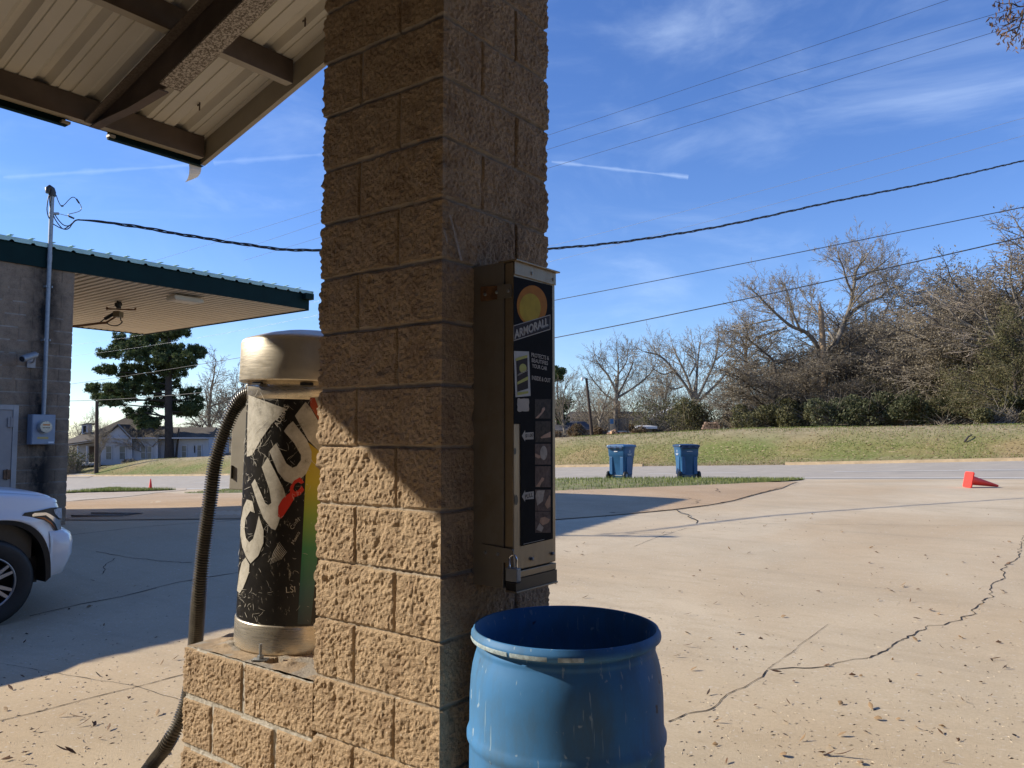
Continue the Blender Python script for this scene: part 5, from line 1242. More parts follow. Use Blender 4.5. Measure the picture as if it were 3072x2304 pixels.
p1 = on_ground(1863, 1436); p2 = on_ground(2057, 1436)
YB2 = 24.3; p1 = Vector((at_col(1863, YB2), YB2, 0)); p2 = Vector((at_col(2057, YB2), YB2, 0)); p1.z = zw(p1.x, YB2)+.09; p2.z = zw(p2.x, YB2)+.09
make_bin('blue wheeled bin turned at an angle with pale star emblem, left of the two', p1, R(-38), M['bin_blue'], True)
make_bin('blue wheeled bin with its back and wheels squarely towards us, right of the two', p2, R(5), M['bin_dark'], False)

# ------------------------------------------------------------------ overhead wires (along the road on the near side) and the service drop
def wire_pts(px, gy, per=8, n=60):
    P = [on_gy(u, v, gy) for u, v in px]; P = sorted([Vector(q) for q in P], key=lambda q: q.x)
    xs = np.linspace(P[0].x-6, P[-1].x+10, n); c = np.polyfit([q.x for q in P], [q.z for q in P], min(2, len(P)-1)); return [W(x, gy, float(np.polyval(c, x))) for x in xs]
wires = [([(2861, 0), (2250, 196), (1646, 403), (963, 632), (560, 752)], 24.0, .006, 'wire', 'topmost thin power line rising to the upper right of the sky'),
 ([(2972, 49), (2300, 240), (1646, 451), (963, 667)], 23.6, .006, 'wire', 'thin power line second from the top of the sky'),
 ([(3060, 75), (2300, 300), (1646, 507), (963, 711)], 23.2, .006, 'wire', 'thin power line third from the top of the sky'),
 ([(3072, 352), (2400, 540), (1673, 736), (440, 998), (333, 1023)], 24.5, .005, 'wire_grey', 'very faint pale line above the twisted service cable'),
 ([(3072, 408), (2400, 590), (1646, 785), (560, 1021), (319, 1055)], 24.3, .005, 'wire_grey', 'very faint pale line just crossing the twisted service cable'),
 ([(3072, 620), (2300, 778), (1673, 899), (700, 1076), (208, 1153)], 24.0, .013, 'wire', 'black telephone cable, upper of the two low ones by the road'),
 ([(3072, 722), (2300, 875), (1673, 1006), (694, 1174), (208, 1201)], 24.1, .017, 'wire', 'thicker black telephone cable, lowest one along the road')]
for px, gy, r, mm, lab in wires:
    b = MB(); pts = wire_pts(px, gy); o0 = pts[len(pts)//2].copy(); b.tube([q-o0 for q in pts], r, 5)
    o = b.build('overhead_wire', M[mm], None, o0); props(o, lab, 'overhead wire')
# service drop: three twisted strands
a0 = W(cgx, mg, 0) + Matrix.Rotation(GROT, 3, 'Z') @ mp(1270, 1100); dpx = [(236, 660), (330, 668), (480, 692), (700, 728), (961, 752), (1646, 746), (2100, 690), (2500, 605), (2800, 545), (3072, 482)]
dirw = Vector((.894, .447, 0)); pts = []
nrm = Vector((-dirw.y, dirw.x, 0))
for u, v in dpx:
    d = pdir(u, v); t = nrm.dot(Vector((a0.x, a0.y, 0)))/nrm.dot(Vector((d.x, d.y, 0))); pts.append(Vector((d.x*t, d.y*t, EYE+d.z*t)))
pts = [a0]+pts; pts.append(pts[-1]+(pts[-1]-pts[-2])*1.2); sp_ = even_path(smooth_path(pts, 8), .06)
dro = thing('service_cable', 'thick black twisted service cable sagging from the mast across the sky', 'service cable', a0)
for s in range(3):
    b = MB(); L = []
    for i, q in enumerate(sp_):
        a = 2*math.pi*(i*.06/.95)+s*2.09; k = .020 if s < 2 else .014; k *= min(1, i/12)
        L.append(q-a0+Vector((-dirw.y*math.cos(a)*k, dirw.x*math.cos(a)*k, math.sin(a)*k)))
    b.tube(L, .0135 if s < 2 else .009, 5); b.build('strand', M['wire'], dro)

# ------------------------------------------------------------------ trees
class Segs:
    def __init__(s): s.a = []; s.b = []; s.r0 = []; s.r1 = []; s.lv = []
def grow(S, rnd, p, d, ln, r, lv, maxlv, cfg, tips):
    nseg = cfg['seg'][lv]; q = Vector(p); dd = Vector(d).normalized(); r_end = r*cfg['taper'][lv]; kids = []
    for i in range(nseg):
        w = cfg['wob'][lv]; dd = (dd+Vector((rnd.gauss(0, w), rnd.gauss(0, w), rnd.gauss(0, w)*.7+cfg['up'][lv]))).normalized()
        q2 = q+dd*ln/nseg; ra = r+(r_end-r)*i/nseg; rb = r+(r_end-r)*(i+1)/nseg
        S.a.append(q); S.b.append(q2); S.r0.append(ra); S.r1.append(rb); S.lv.append(lv)
        kids.append((q, q2, dd.copy(), rb)); q = q2
    if lv == maxlv: tips.append((q, dd)); return
    nk = cfg['kids'][lv]; nk = max(1, int(nk+rnd.uniform(-.5, .99))); s0 = cfg['start'][lv]; az = rnd.uniform(0, 6.28)
    for k in range(nk):
        t = s0+(1-s0)*((k+rnd.random()*.8)/nk); t = min(t, .999); i = int(t*nseg); a, c, dr, rb = kids[i]; f = t*nseg-i; pt = a+(c-a)*f
        an = R(rnd.uniform(*cfg['ang'][lv])); az += 2.4+rnd.uniform(-.5, .5)
        u = dr.orthogonal().normalized(); w_ = dr.cross(u); nd = dr*math.cos(an)+(u*math.cos(az)+w_*math.sin(az))*math.sin(an)
        l2 = ln*cfg['len'][lv]*(1.15-.55*t)*rnd.uniform(.75, 1.2); grow(S, rnd, pt, nd, l2, rb*cfg['rad'][lv]*rnd.uniform(.8, 1.05), lv+1, maxlv, cfg, tips)
    if cfg.get('cont', True): grow(S, rnd, q, dd, ln*cfg['len'][lv]*.8, r_end*.9, lv+1, maxlv, cfg, tips)
BASE = dict(seg=[5, 5, 4, 3, 2, 1], taper=[.6, .5, .45, .45, .4, .4], wob=[.06, .13, .17, .2, .22, .2], up=[.05, .10, .07, .05, .04, .02], kids=[6, 5, 5, 5, 3], start=[.35, .25, .2, .15, .1], ang=[(30, 60), (30, 60), (25, 60), (25, 60), (20, 55)], len=[.75, .58, .52, .5, .5], rad=[.60, .62, .60, .58, .7])
def cfg(**k): c = dict(BASE); c.update(k); return c
def seg_mesh(name, A, B_, r0, r1, n, mat, minr=.006):
    A, B_ = np.array(A), np.array(B_); r0 = np.maximum(np.array(r0), minr); r1 = np.maximum(np.array(r1), minr*.8); D = B_-A; L = np.linalg.norm(D, axis=1, keepdims=True); D = D/np.maximum(L, 1e-9)
    up = np.where(np.abs(D[:, 2:3]) < .9, np.array([[0, 0, 1.]]), np.array([[1., 0, 0]])); U = np.cross(D, up); U /= np.linalg.norm(U, axis=1, keepdims=True); V = np.cross(D, U); m = len(A)
    vs = np.zeros((m, 2, n, 3))
    for j in range(n):
        c, s = math.cos(2*math.pi*j/n), math.sin(2*math.pi*j/n); O = U*c+V*s
        vs[:, 0, j] = A+O*r0[:, None]; vs[:, 1, j] = B_+O*r1[:, None]
    base = (np.arange(m)*2*n)[:, None]
    F = np.concatenate([np.stack([base[:, 0]+j, base[:, 0]+(j+1) % n, base[:, 0]+n+(j+1) % n, base[:, 0]+n+j], 1) for j in range(n)])
    me = bpy.data.meshes.new(name); me.vertices.add(m*2*n); me.vertices.foreach_set('co', vs.ravel()); nf = len(F)
    me.loops.add(nf*4); me.loops.foreach_set('vertex_index', F.ravel().astype(np.int32)); me.polygons.add(nf)
    me.polygons.foreach_set('loop_start', np.arange(0, nf*4, 4, dtype=np.int32)); me.polygons.foreach_set('loop_total', np.full(nf, 4, np.int32)); me.materials.append(mat); me.update(calc_edges=True); me.validate(); return me
def card_mesh(name, P, size, mat, rnd, flat=0.0, tri=False, elong=1.0, droop=None):
    P = np.array(P); m = len(P); rr_ = np.random.default_rng(rnd); a = rr_.normal(size=(m, 3)); a[:, 2] *= (1-flat); a /= np.linalg.norm(a, axis=1, keepdims=True); b_ = rr_.normal(size=(m, 3)); c = np.cross(a, b_); c /= np.linalg.norm(c, axis=1, keepdims=True)
    s = size*rr_.uniform(.6, 1.3, size=(m, 1)); vs = np.stack([P-a*s*elong, P+c*s*.5, P+a*s*elong, P-c*s*.5], 1) if not tri else np.stack([P-c*s*.3, P+c*s*.3, P+a*s*elong*2], 1)
    k = 3 if tri else 4; me = bpy.data.meshes.new(name); me.vertices.add(m*k); me.vertices.foreach_set('co', vs.ravel()); me.loops.add(m*k); me.loops.foreach_set('vertex_index', np.arange(m*k, dtype=np.int32)); me.polygons.add(m)
    me.polygons.foreach_set('loop_start', np.arange(0, m*k, k, dtype=np.int32)); me.polygons.foreach_set('loop_total', np.full(m, k, np.int32)); me.materials.append(mat); me.update(calc_edges=True); return me
def link_mesh(me, name, parent): o = bpy.data.objects.new(name, me); C.objects.link(o); o.parent = parent; return o
PROTO = {}
def proto(key, seed, h, hw, c, maxlv, trunk_len, r, bark, twig, leaf=None, nleaf=0, lsize=.09, lean=(0, 0), minr=.015, split=2):
    rnd = random.Random(seed); S = Segs(); tips = []; grow(S, rnd, (0, 0, 0), (lean[0], lean[1], 1), trunk_len, r, 0, maxlv, c, tips)
    A = np.array([tuple(q) for q in S.a]); B_ = np.array([tuple(q) for q in S.b]); top = B_[:, 2].max(); rad = np.percentile(np.abs(B_[:, :2]), 98)
    sz, sx = h/top, hw/rad; sc = np.array([sx, sx, sz]); A *= sc; B_ *= sc; lv = np.array(S.lv); r0, r1 = np.array(S.r0), np.array(S.r1)
    t = lv <= split; me1 = seg_mesh(key+'_trunk', A[t], B_[t], r0[t], r1[t], 7, bark); me2 = seg_mesh(key+'_crown', A[~t], B_[~t], r0[~t], r1[~t], 3, twig, minr)
    me3 = None
    if leaf:
        T = np.array([tuple(q[0]) for q in tips])*sc; rr_ = np.random.default_rng(seed); sel = rr_.integers(0, len(T), nleaf); low = T[sel]+rr_.normal(size=(nleaf, 3))*.22; me3 = card_mesh(key+'_leaves', low, lsize, leaf, seed)
    PROTO[key] = (me1, me2, me3, h)
def tree(key, name, label, u, Y, top_v=None, base_v=None, rz=0, sx=1.0, group=None, zoff=0, foliage=True):
    x = at_col(u, Y); z = zw(x, Y)+zoff; me1, me2, me3, h = PROTO[key]
    t = thing(name, label, 'tree', (x, Y, z), rz, group); H_ = (on_Y(u, top_v, Y).z-z) if top_v is not None else h
    for me, nm in ((me1, 'trunk'), (me2, 'crown'), (me3, 'leaves')):
        if me is None or (nm == 'leaves' and not foliage): continue
        o = link_mesh(me, nm, t); o.scale = (sx*H_/h, sx*H_/h, H_/h)
    return t
fan = cfg(seg=[3, 6, 5, 4, 2, 1], wob=[.05, .10, .13, .16, .2, .2], up=[.02, .04, .05, .05, .04, .02], kids=[7, 5, 5, 5, 3], start=[.55, .25, .15, .12, .1], ang=[(22, 55), (22, 48), (22, 50), (25, 55), (20, 50)], len=[2.0, .55, .5, .5, .5], rad=[.52, .60, .60, .58, .7])
proto('fan', 11, 12, 5.6, fan, 5, 2.6, .36, M['bark_grey'], M['twig_pale'])
proto('fan2', 23, 12, 5.2, fan, 5, 2.2, .32, M['bark_grey'], M['twig'])
upr = cfg(kids=[9, 5, 5, 4, 3], start=[.28, .2, .2, .15, .1], ang=[(28, 52), (28, 55), (25, 60), (25, 60), (20, 55)], len=[.52, .55, .52, .5, .5])
proto('upright', 31, 14, 4.2, upr, 5, 10, .26, M['bark_dark'], M['twig'])
brs = cfg(kids=[11, 6, 6, 4, 3], start=[.10, .1, .1, .1, .1], ang=[(40, 75), (30, 65), (30, 70), (25, 60), (20, 55)], len=[.62, .6, .55, .5, .5], up=[.04, .05, .03, .02, 0, -.02])
proto('brush', 47, 10, 5.4, brs, 5, 7, .20, M['bark_dark'], M['twig'], M['brown_leaf'], 13000, .075, minr=.0155)
proto('olive', 53, 12, 5.2, brs, 5, 8, .22, M['bark_dark'], M['twig_olive'], M['olive_leaf'], 14000, .10)
proto('pink', 67, 13, 6.0, upr, 5, 9, .26, M['bark_grey'], M['twig_red'], M['brown_leaf'], 2500, .07)
# the tall pale tree: hand-set limbs, then twigs grown from them
def traced(name, label, limbs, Y, ub, seed, bark, twig, dens=1.0, grow_len=(1.2, 2.5), minr=.012, lvl=4, vs_=.95):
    x0 = at_col(ub, Y); z0 = zw(x0, Y); t = thing(name, label, 'tree', (x0, Y, z0)); rnd = random.Random(seed); S = Segs(); tips = []
    def pt(x, y, dy=0): q = on_Y(1630+x/1.534, 600+y/1.534, Y); return Vector((q.x-x0, dy, q.z-z0))
    c = cfg(seg=[1, 1, 4, 3, 2, 1], kids=[1, 1, 4.3*dens, 3.6*dens, 2.6], up=[0, 0, .06, .05, .03, .02], ang=[(30, 60)]*5, len=[1, 1, .55, .5, .5])
    limbs = [([(x, 1060-(1060-y)*vs_) for x, y in pl], ra, rb) for pl, ra, rb in limbs]
    for li, (pl, ra, rb) in enumerate(limbs):
        dy = rnd.uniform(-.9, .9)*(li > 1); P = smooth_path([pt(x, y, dy*i+rnd.uniform(-.2, .2)*(li > 0)*(i > 0)) for i, (x, y) in enumerate(pl)], 4); n = len(P)
        for i in range(n-1):
            S.a.append(P[i]); S.b.append(P[i+1]); r_a = ra+(rb-ra)*i/n; S.r0.append(r_a); S.r1.append(ra+(rb-ra)*(i+1)/n); S.lv.append(0)
            if li > 0 and i > n*.2:
                for _ in range(2 if i > n*.4 else 1):
                    d = (P[i+1]-P[i]).normalized(); an = R(rnd.uniform(30, 65)); az = rnd.uniform(0, 6.28); u = d.orthogonal().normalized(); w_ = d.cross(u)
                    grow(S, rnd, P[i], d*math.cos(an)+(u*math.cos(az)+w_*math.sin(az))*math.sin(an), rnd.uniform(*grow_len), max(.025, r_a*.36), 2, lvl, c, tips)
        grow(S, rnd, P[-1], (P[-1]-P[-2]), grow_len[0]*1.2, rb, 2, lvl, c, tips)
    A = np.array([tuple(q) for q in S.a]); B_ = np.array([tuple(q) for q in S.b]); lv = np.array(S.lv); r0, r1 = np.array(S.r0), np.array(S.r1); m = lv <= 1
    link_mesh(seg_mesh('traced_trunk', A[m], B_[m], r0[m], r1[m], 8, bark), 'trunk', t); link_mesh(seg_mesh('traced_crown', A[~m], B_[~m], r0[~m], r1[~m], 3, twig, minr), 'crown', t)
    return x0, z0, pt
def tall_pale():
    limbs = [([(1285,1060),(1282,900),(1280,780),(1292,700)], .42, .30), ([(1292,700),(1345,620),(1385,520),(1410,440),(1425,340),(1440,250),(1480,190)], .26, .07), ([(1395,500),(1450,440),(1520,400),(1590,370),(1650,320),(1720,300)], .17, .04),
      ([(1280,700),(1240,620),(1190,570),(1120,545),(1050,500),(985,450),(930,400)], .22, .05), ([(1190,570),(1150,480),(1130,410),(1110,350)], .12, .04), ([(1425,370),(1380,310),(1350,250),(1320,215)], .10, .04), ([(1050,500),(1000,510),(940,520)], .09, .03), ([(1440,300),(1500,260),(1550,215)], .09, .04),
      ([(1345,620),(1330,540),(1290,440),(1270,380)], .12, .04), ([(1590,370),(1600,300),(1620,250)], .07, .03), ([(1410,440),(1470,350),(1530,330)], .10, .04), ([(1120,545),(1060,560),(1000,590)], .08, .03), ([(1292,700),(1360,680),(1440,600),(1500,560)], .12, .04)]
    Y = 66; x0, z0, pt = traced('bare_oak', 'tall pale bare oak spreading above the other trees of the wood', limbs, Y, 2466, 5, M['bark_grey'], M['twig_pale'], 1.0, lvl=5, vs_=.91)
    s0 = pt(1262, 1000); sn = thing('dead_snag', 'broken dead pale trunk standing before the tall bare oak', 'dead tree', (x0+s0.x, Y-1.2, zw(x0+s0.x, Y-1.2)))
    dz = sn.location.z-z0
    b = MB(); q = [pt(x, y)-Vector((s0.x, 0, dz)) for x, y in ((1262,1050),(1268,850),(1262,700),(1256,600),(1252,530),(1246,480))]; b.tube(q, [.30, .28, .25, .23, .22, .06], 9)
    for pl in ([(1262,620),(1235,640),(1215,600)], [(1258,560),(1285,540)], [(1225,760),(1240,730),(1225,700),(1262,690)]): b.tube([pt(x, y)-Vector((s0.x, 0, dz)) for x, y in pl], [.08]+[.04]*(len(pl)-1), 6)
    b.build('snag_trunk', material('weathered_snag_wood', (.30, .21, .13), .9, var=.3, vs=3), sn)
traced('bare_tree', 'wide fan-shaped bare tree behind the woodpile', [([(700,1060),(700,990),(698,930)], .30, .26), ([(698,930),(660,850),(600,770),(540,700),(470,680)], .18, .05), ([(694,910),(670,800),(640,720),(615,640)], .17, .05), ([(700,910),(716,800),(728,720),(745,625)], .17, .05),
  ([(704,915),(750,820),(795,720),(815,610)], .17, .05), ([(706,925),(780,850),(850,760),(895,680)], .16, .05), ([(600,770),(550,790),(490,760)], .09, .03), ([(670,800),(700,730),(690,650)], .09, .03), ([(795,720),(850,660),(860,610)], .08, .03), ([(640,850),(590,860),(530,830)], .08, .03)], 80, 2086, 21, M['bark_grey'], M['twig_pale'], 1.0, (1.2, 2.4), .015)
traced('bare_tree', 'bare tree leaning over at the left end of the wood', [([(955,1040),(945,880),(935,760),(930,660)], .24, .15), ([(930,660),(905,600),(870,575),(845,590)], .11, .04), ([(930,660),(935,600),(925,560)], .10, .04), ([(932,670),(980,610),(1035,600)], .11, .04), ([(935,720),(985,670),(1020,660)], .08, .03), ([(932,700),(890,660),(865,640)], .08, .03)], 74, 2252, 22, M['bark_dark'], M['twig'], 1.1, (1.0, 2.0), .014)
traced('bare_tree', 'broad bare tree behind the trampoline and brick chimney', [([(330,1060),(333,960),(338,880)], .28, .22), ([(338,880),(300,800),(270,760),(245,720)], .15, .05), ([(338,880),(345,780),(345,700)], .16, .05), ([(342,890),(390,800),(420,730)], .15, .05), ([(344,900),(420,850),(490,790),(520,740)], .14, .05), ([(334,920),(280,880),(215,800)], .12, .05), ([(345,790),(380,730),(385,690)], .09, .03)], 90, 1846, 23, M['bark_grey'], M['twig'], 1.15, (1.3, 2.6), .016)
tall_pale()
T = tree
T('fan', 'bare_tree', 'smaller bare tree just right of the leaning lamp pole', 1795, 84, 1100, rz=2.4, sx=.8)
T('fan2', 'bare_tree', 'thin bare tree right beside the edge of the vending box', 1696, 78, 1092, rz=4.0, sx=.8)
T('fan2', 'bare_tree', 'low bare tree between the two fan-shaped ones', 1985, 96, 1085, rz=2.2, sx=.9)
T('brush', 'brushy_tree', 'dense brown brushy tree at the left of the wood', 2330, 66, 955, rz=.5, sx=1.2)
T('brush', 'brushy_tree', 'low brown brushy tree in front of the snag', 2420, 63, 1040, rz=2.5, sx=1.15)
T('brush', 'brushy_tree', 'rounded brown brushy tree behind the woodpile edge', 2235, 70, 1105, rz=1.7, sx=1.2)
T('upright', 'bare_tree', 'upright bare tree with dark trunk, right of the tall oak', 2549, 66, 905, rz=.9, sx=.95)
T('upright', 'bare_tree', 'dark-trunked bare tree in the gap of the wood', 2706, 64, 900, rz=3.4, sx=1.0)
T('upright', 'bare_tree', 'slim bare tree with crooked trunk, right of the gap', 2750, 62, 1000, rz=5.0, sx=.7)
T('pink', 'bare_tree', 'reddish twiggy tree rising above the right part of the wood', 2870, 60, 820, rz=1.0, sx=.95)
T('olive', 'brushy_tree', 'olive-green brushy tree in the right part of the wood', 2925, 55, 885, rz=2.0, sx=.82)
T('pink', 'bare_tree', 'tall reddish bare tree at the right edge of the picture', 3085, 47, 610, rz=4.1, sx=.9)
T('olive', 'brushy_tree', 'big olive brushy tree overhanging the right end of the bank', 3050, 45, 900, rz=.2, sx=.95)
T('olive', 'brushy_tree', 'low olive thicket tree at the foot of the tall reddish tree', 3010, 48, 1060, rz=3.2, sx=1.3)
T('brush', 'brushy_tree', 'tall grey-brown brushy tree filling the right of the gap in the wood', 2800, 68, 800, rz=4.4, sx=.85, foliage=False)
T('brush', 'brushy_tree', 'high grey-brown tree crown below the reddish one', 2905, 64, 770, rz=5.3, sx=.85)
T('olive', 'brushy_tree', 'mid-height olive tree right of the gap in the wood', 2830, 60, 980, rz=1.1, sx=1.1)
T('pink', 'bare_tree', 'pinkish twiggy tree just inside the right edge of the picture', 3000, 56, 790, rz=2.6, sx=.95)
T('upright', 'bare_tree', 'grey bare tree in the second row right of the tall oak', 2610, 74, 930, rz=2.0, sx=1.2)
T('brush', 'brushy_tree', 'grey brush crown just right of the tall oak', 2560, 70, 860, rz=5.9, sx=.9, foliage=False)
T('brush', 'brushy_tree', 'grey brush crown between the oak and the gap', 2650, 72, 850, rz=1.9, sx=.9, foliage=False)
T('brush', 'brushy_tree', 'tall dense grey-olive crown right of the gap', 2860, 58, 780, rz=3.7, sx=.8)
T('brush', 'brushy_tree', 'tall dense grey crown near the right edge of the picture', 2975, 54, 740, rz=.1, sx=.85)
T('brush', 'brushy_tree', 'brown crown half behind the tall oak', 2480, 70, 940, rz=2.9, sx=1.1)
T('brush', 'brushy_tree', 'dense brown crown at the right edge above the thicket', 3070, 50, 700, rz=2.0, sx=.9)
T('brush', 'brushy_tree', 'third-row grey crown left of the gap in the wood', 2700, 84, 865, rz=2.2, sx=1.0, foliage=False)
T('brush', 'brushy_tree', 'third-row grey crown behind the snag', 2400, 82, 1000, rz=4.9, sx=1.1, foliage=False)
T('pink', 'bare_tree', 'twiggy reddish tree in the second row of the wood', 2640, 78, 860, rz=2.1, sx=1.0)
T('brush', 'brushy_tree', 'dull brown brushy tree in the second row behind the gap', 2800, 80, 960, rz=.7, sx=1.2)
T('fan', 'bare_tree', 'bare tree standing right behind the big pine', 640, 112, 1045, rz=1.0, sx=1.0)
T('fan2', 'bare_tree', 'bare tree between the pine and the vacuum hose', 705, 104, 1085, rz=2.8, sx=.95)
T('fan', 'bare_tree', 'small bare tree in front of the porch of the white house', 305, 92, 1215, rz=.4, sx=.5)
T('fan2', 'bare_tree', 'low bare tree overhanging the roof of the white house', 455, 97, 1255, rz=3.9, sx=1.5)
T('brush', 'brushy_tree', 'brown brushy tree behind the far end of the white house', 610, 118, 1215, rz=3.0, sx=1.3, foliage=False)
T('fan', 'bare_tree', 'distant bare tree left of the white house', 222, 125, 1228, rz=2.0, sx=1.1)
# understorey shrubs
def shrub(label, u, Y, v_top, w, leaf, n, seed, name='shrub', lsz=.11, zoff=0, depth=1.0, stems=True):
    x = at_col(u, Y); z = zw(x, Y)+zoff; h = on_Y(u, v_top, Y).z-z; r = np.random.default_rng(seed); nb = 9+int(w*1.5)
    cs = np.c_[r.uniform(-1, 1, nb)*w*.8, r.uniform(-1, 1, nb)*depth*1.2, r.uniform(.15, .85, nb)*h]; cs[:, 2] *= np.clip(1.15-(np.abs(cs[:, 0])/w)**2*.6, .3, 1)
    k = r.integers(0, nb, n); d = r.normal(size=(n, 3)); d /= np.linalg.norm(d, axis=1, keepdims=True); rad = r.uniform(.25, 1, (n, 1))**.4*h*r.uniform(.22, .36, (nb, 1))[k]
    P = cs[k]+d*rad*np.array([1.3, 1.1, 1]); P[:, 2] = np.abs(P[:, 2]); t = thing(name, label, 'shrub', (x, Y, z))
    link_mesh(card_mesh('foliage', P, lsz, leaf, seed, elong=.9), 'foliage', t)
    if stems:
        m = nb*16; a = np.c_[r.uniform(-.6, .6, m)*w, r.uniform(-.5, .5, m)*depth, np.zeros(m)]; e = cs[r.integers(0, nb, m)]+r.normal(size=(m, 3))*h*.22; e[:, 2] = np.abs(e[:, 2])+.1; mid = (a+e)/2+r.normal(size=(m, 3))*.15
        link_mesh(seg_mesh('stems', np.r_[a, mid], np.r_[mid, e], np.full(2*m, .02), np.full(2*m, .012), 3, M['twig']), 'stems', t)
    return t
sh = [('dark green holly bush below the upright bare tree', 2545, 58, 1185, 3.2, 'holly', 8000, 1), ('dark green holly bush under the gap in the wood', 2660, 57, 1180, 3.4, 'holly', 8000, 2), ('dark green bush below the reddish tree', 2780, 56, 1190, 3.3, 'holly', 8000, 3),
  ('dark green bush at the right end of the crest', 2890, 54, 1175, 3.2, 'holly', 8000, 4), ('olive bush under the brown brushy tree', 2440, 60, 1205, 3.0, 'olive_leaf', 7000, 5), ('brown and olive bush right of the woodpile', 2320, 62, 1200, 3.4, 'olive_leaf', 6500, 6),
  ('brown bramble bush just right of the woodpile', 2225, 64, 1235, 2.4, 'brown_leaf', 4000, 7), ('olive brush behind the woodpile', 2110, 70, 1195, 3.6, 'olive_leaf', 5500, 8), ('olive thicket hiding the pale gabled house', 2010, 74, 1190, 3.2, 'olive_leaf', 4500, 9),
  ('rusty shrub between the trampoline and the shed', 1905, 70, 1272, 1.1, 'azalea', 1700, 10), ('rusty shrub right of the lamp pole', 1808, 70, 1278, 1.0, 'azalea', 1500, 11), ('rusty shrub left of the lamp pole', 1755, 70, 1276, 1.5, 'azalea', 2200, 12), ('low brown shrub next to the vending box edge', 1690, 72, 1287, 1.3, 'azalea', 1600, 13),
  ('olive bush spilling over the right end of the bank', 3040, 43.5, 1190, 2.6, 'olive_leaf', 8000, 14), ('brown bramble at the right end of the bank', 2985, 45, 1225, 1.8, 'olive_leaf', 4500, 15), ('brown brush behind the far fence line', 1940, 90, 1215, 6, 'brown_leaf', 4500, 16), ('grey-brown brush behind the lamp pole', 1740, 96, 1225, 6, 'brown_leaf', 3500, 17)]
for i, (lab, u, Y, vt, w, lf, n, sd_) in enumerate(sh): shrub(lab, u, Y, vt, w, M[lf], n, sd_)
shrub('green leafy bush in front of the porch of the white house', 225, 90, 1345, 1.6, M['holly'], 1500, 31); shrub('grey-brown brush lying against the long wall of the white house', 395, 91, 1378, 1.6, M['brown_leaf'], 900, 32, lsz=.09)
# far-off wood on the skyline
r_ = np.random.default_rng(9); Bp = []; A_ = []; R0 = []
for x0_, x1_, Y0_, hh_0 in ((-30, 62, 120, 8.5), (8, 60, 92, 9.5), (-82, -30, 135, 7.5)):
    m = 16000; x = r_.uniform(x0_, x1_, m); y = Y0_+r_.uniform(0, 14, m); env = hh_0*(.62+.38*np.abs(vnoise(np.c_[x*.16, y*0, y*0+Y0_]))+.2*vnoise(np.c_[x*.5, y*0, y*0+3])); hz_ = r_.uniform(0, 1, m)**.8*env
    gx_a, gy_a = x*ct-y*st, x*st+y*ct; z = zgr(gx_a, gy_a)+hz_; L = r_.uniform(.5, 1.3, m); dd_ = r_.normal(size=(m, 3))*.5; dd_[:, 2] += .55
    A_.append(np.c_[x, y, z]); Bp.append(np.c_[x, y, z]+dd_*L[:, None]); R0.append(np.full(m, .016))
A_ = np.concatenate(A_); Bp = np.concatenate(Bp); R0 = np.concatenate(R0)
o = bpy.data.objects.new('distant_wood', seg_mesh('distant_wood', A_, Bp, R0, R0*.6, 3, M['twig'], .01)); C.objects.link(o); props(o, 'far-off grey-brown winter wood on the skyline', 'wood', kind='stuff')

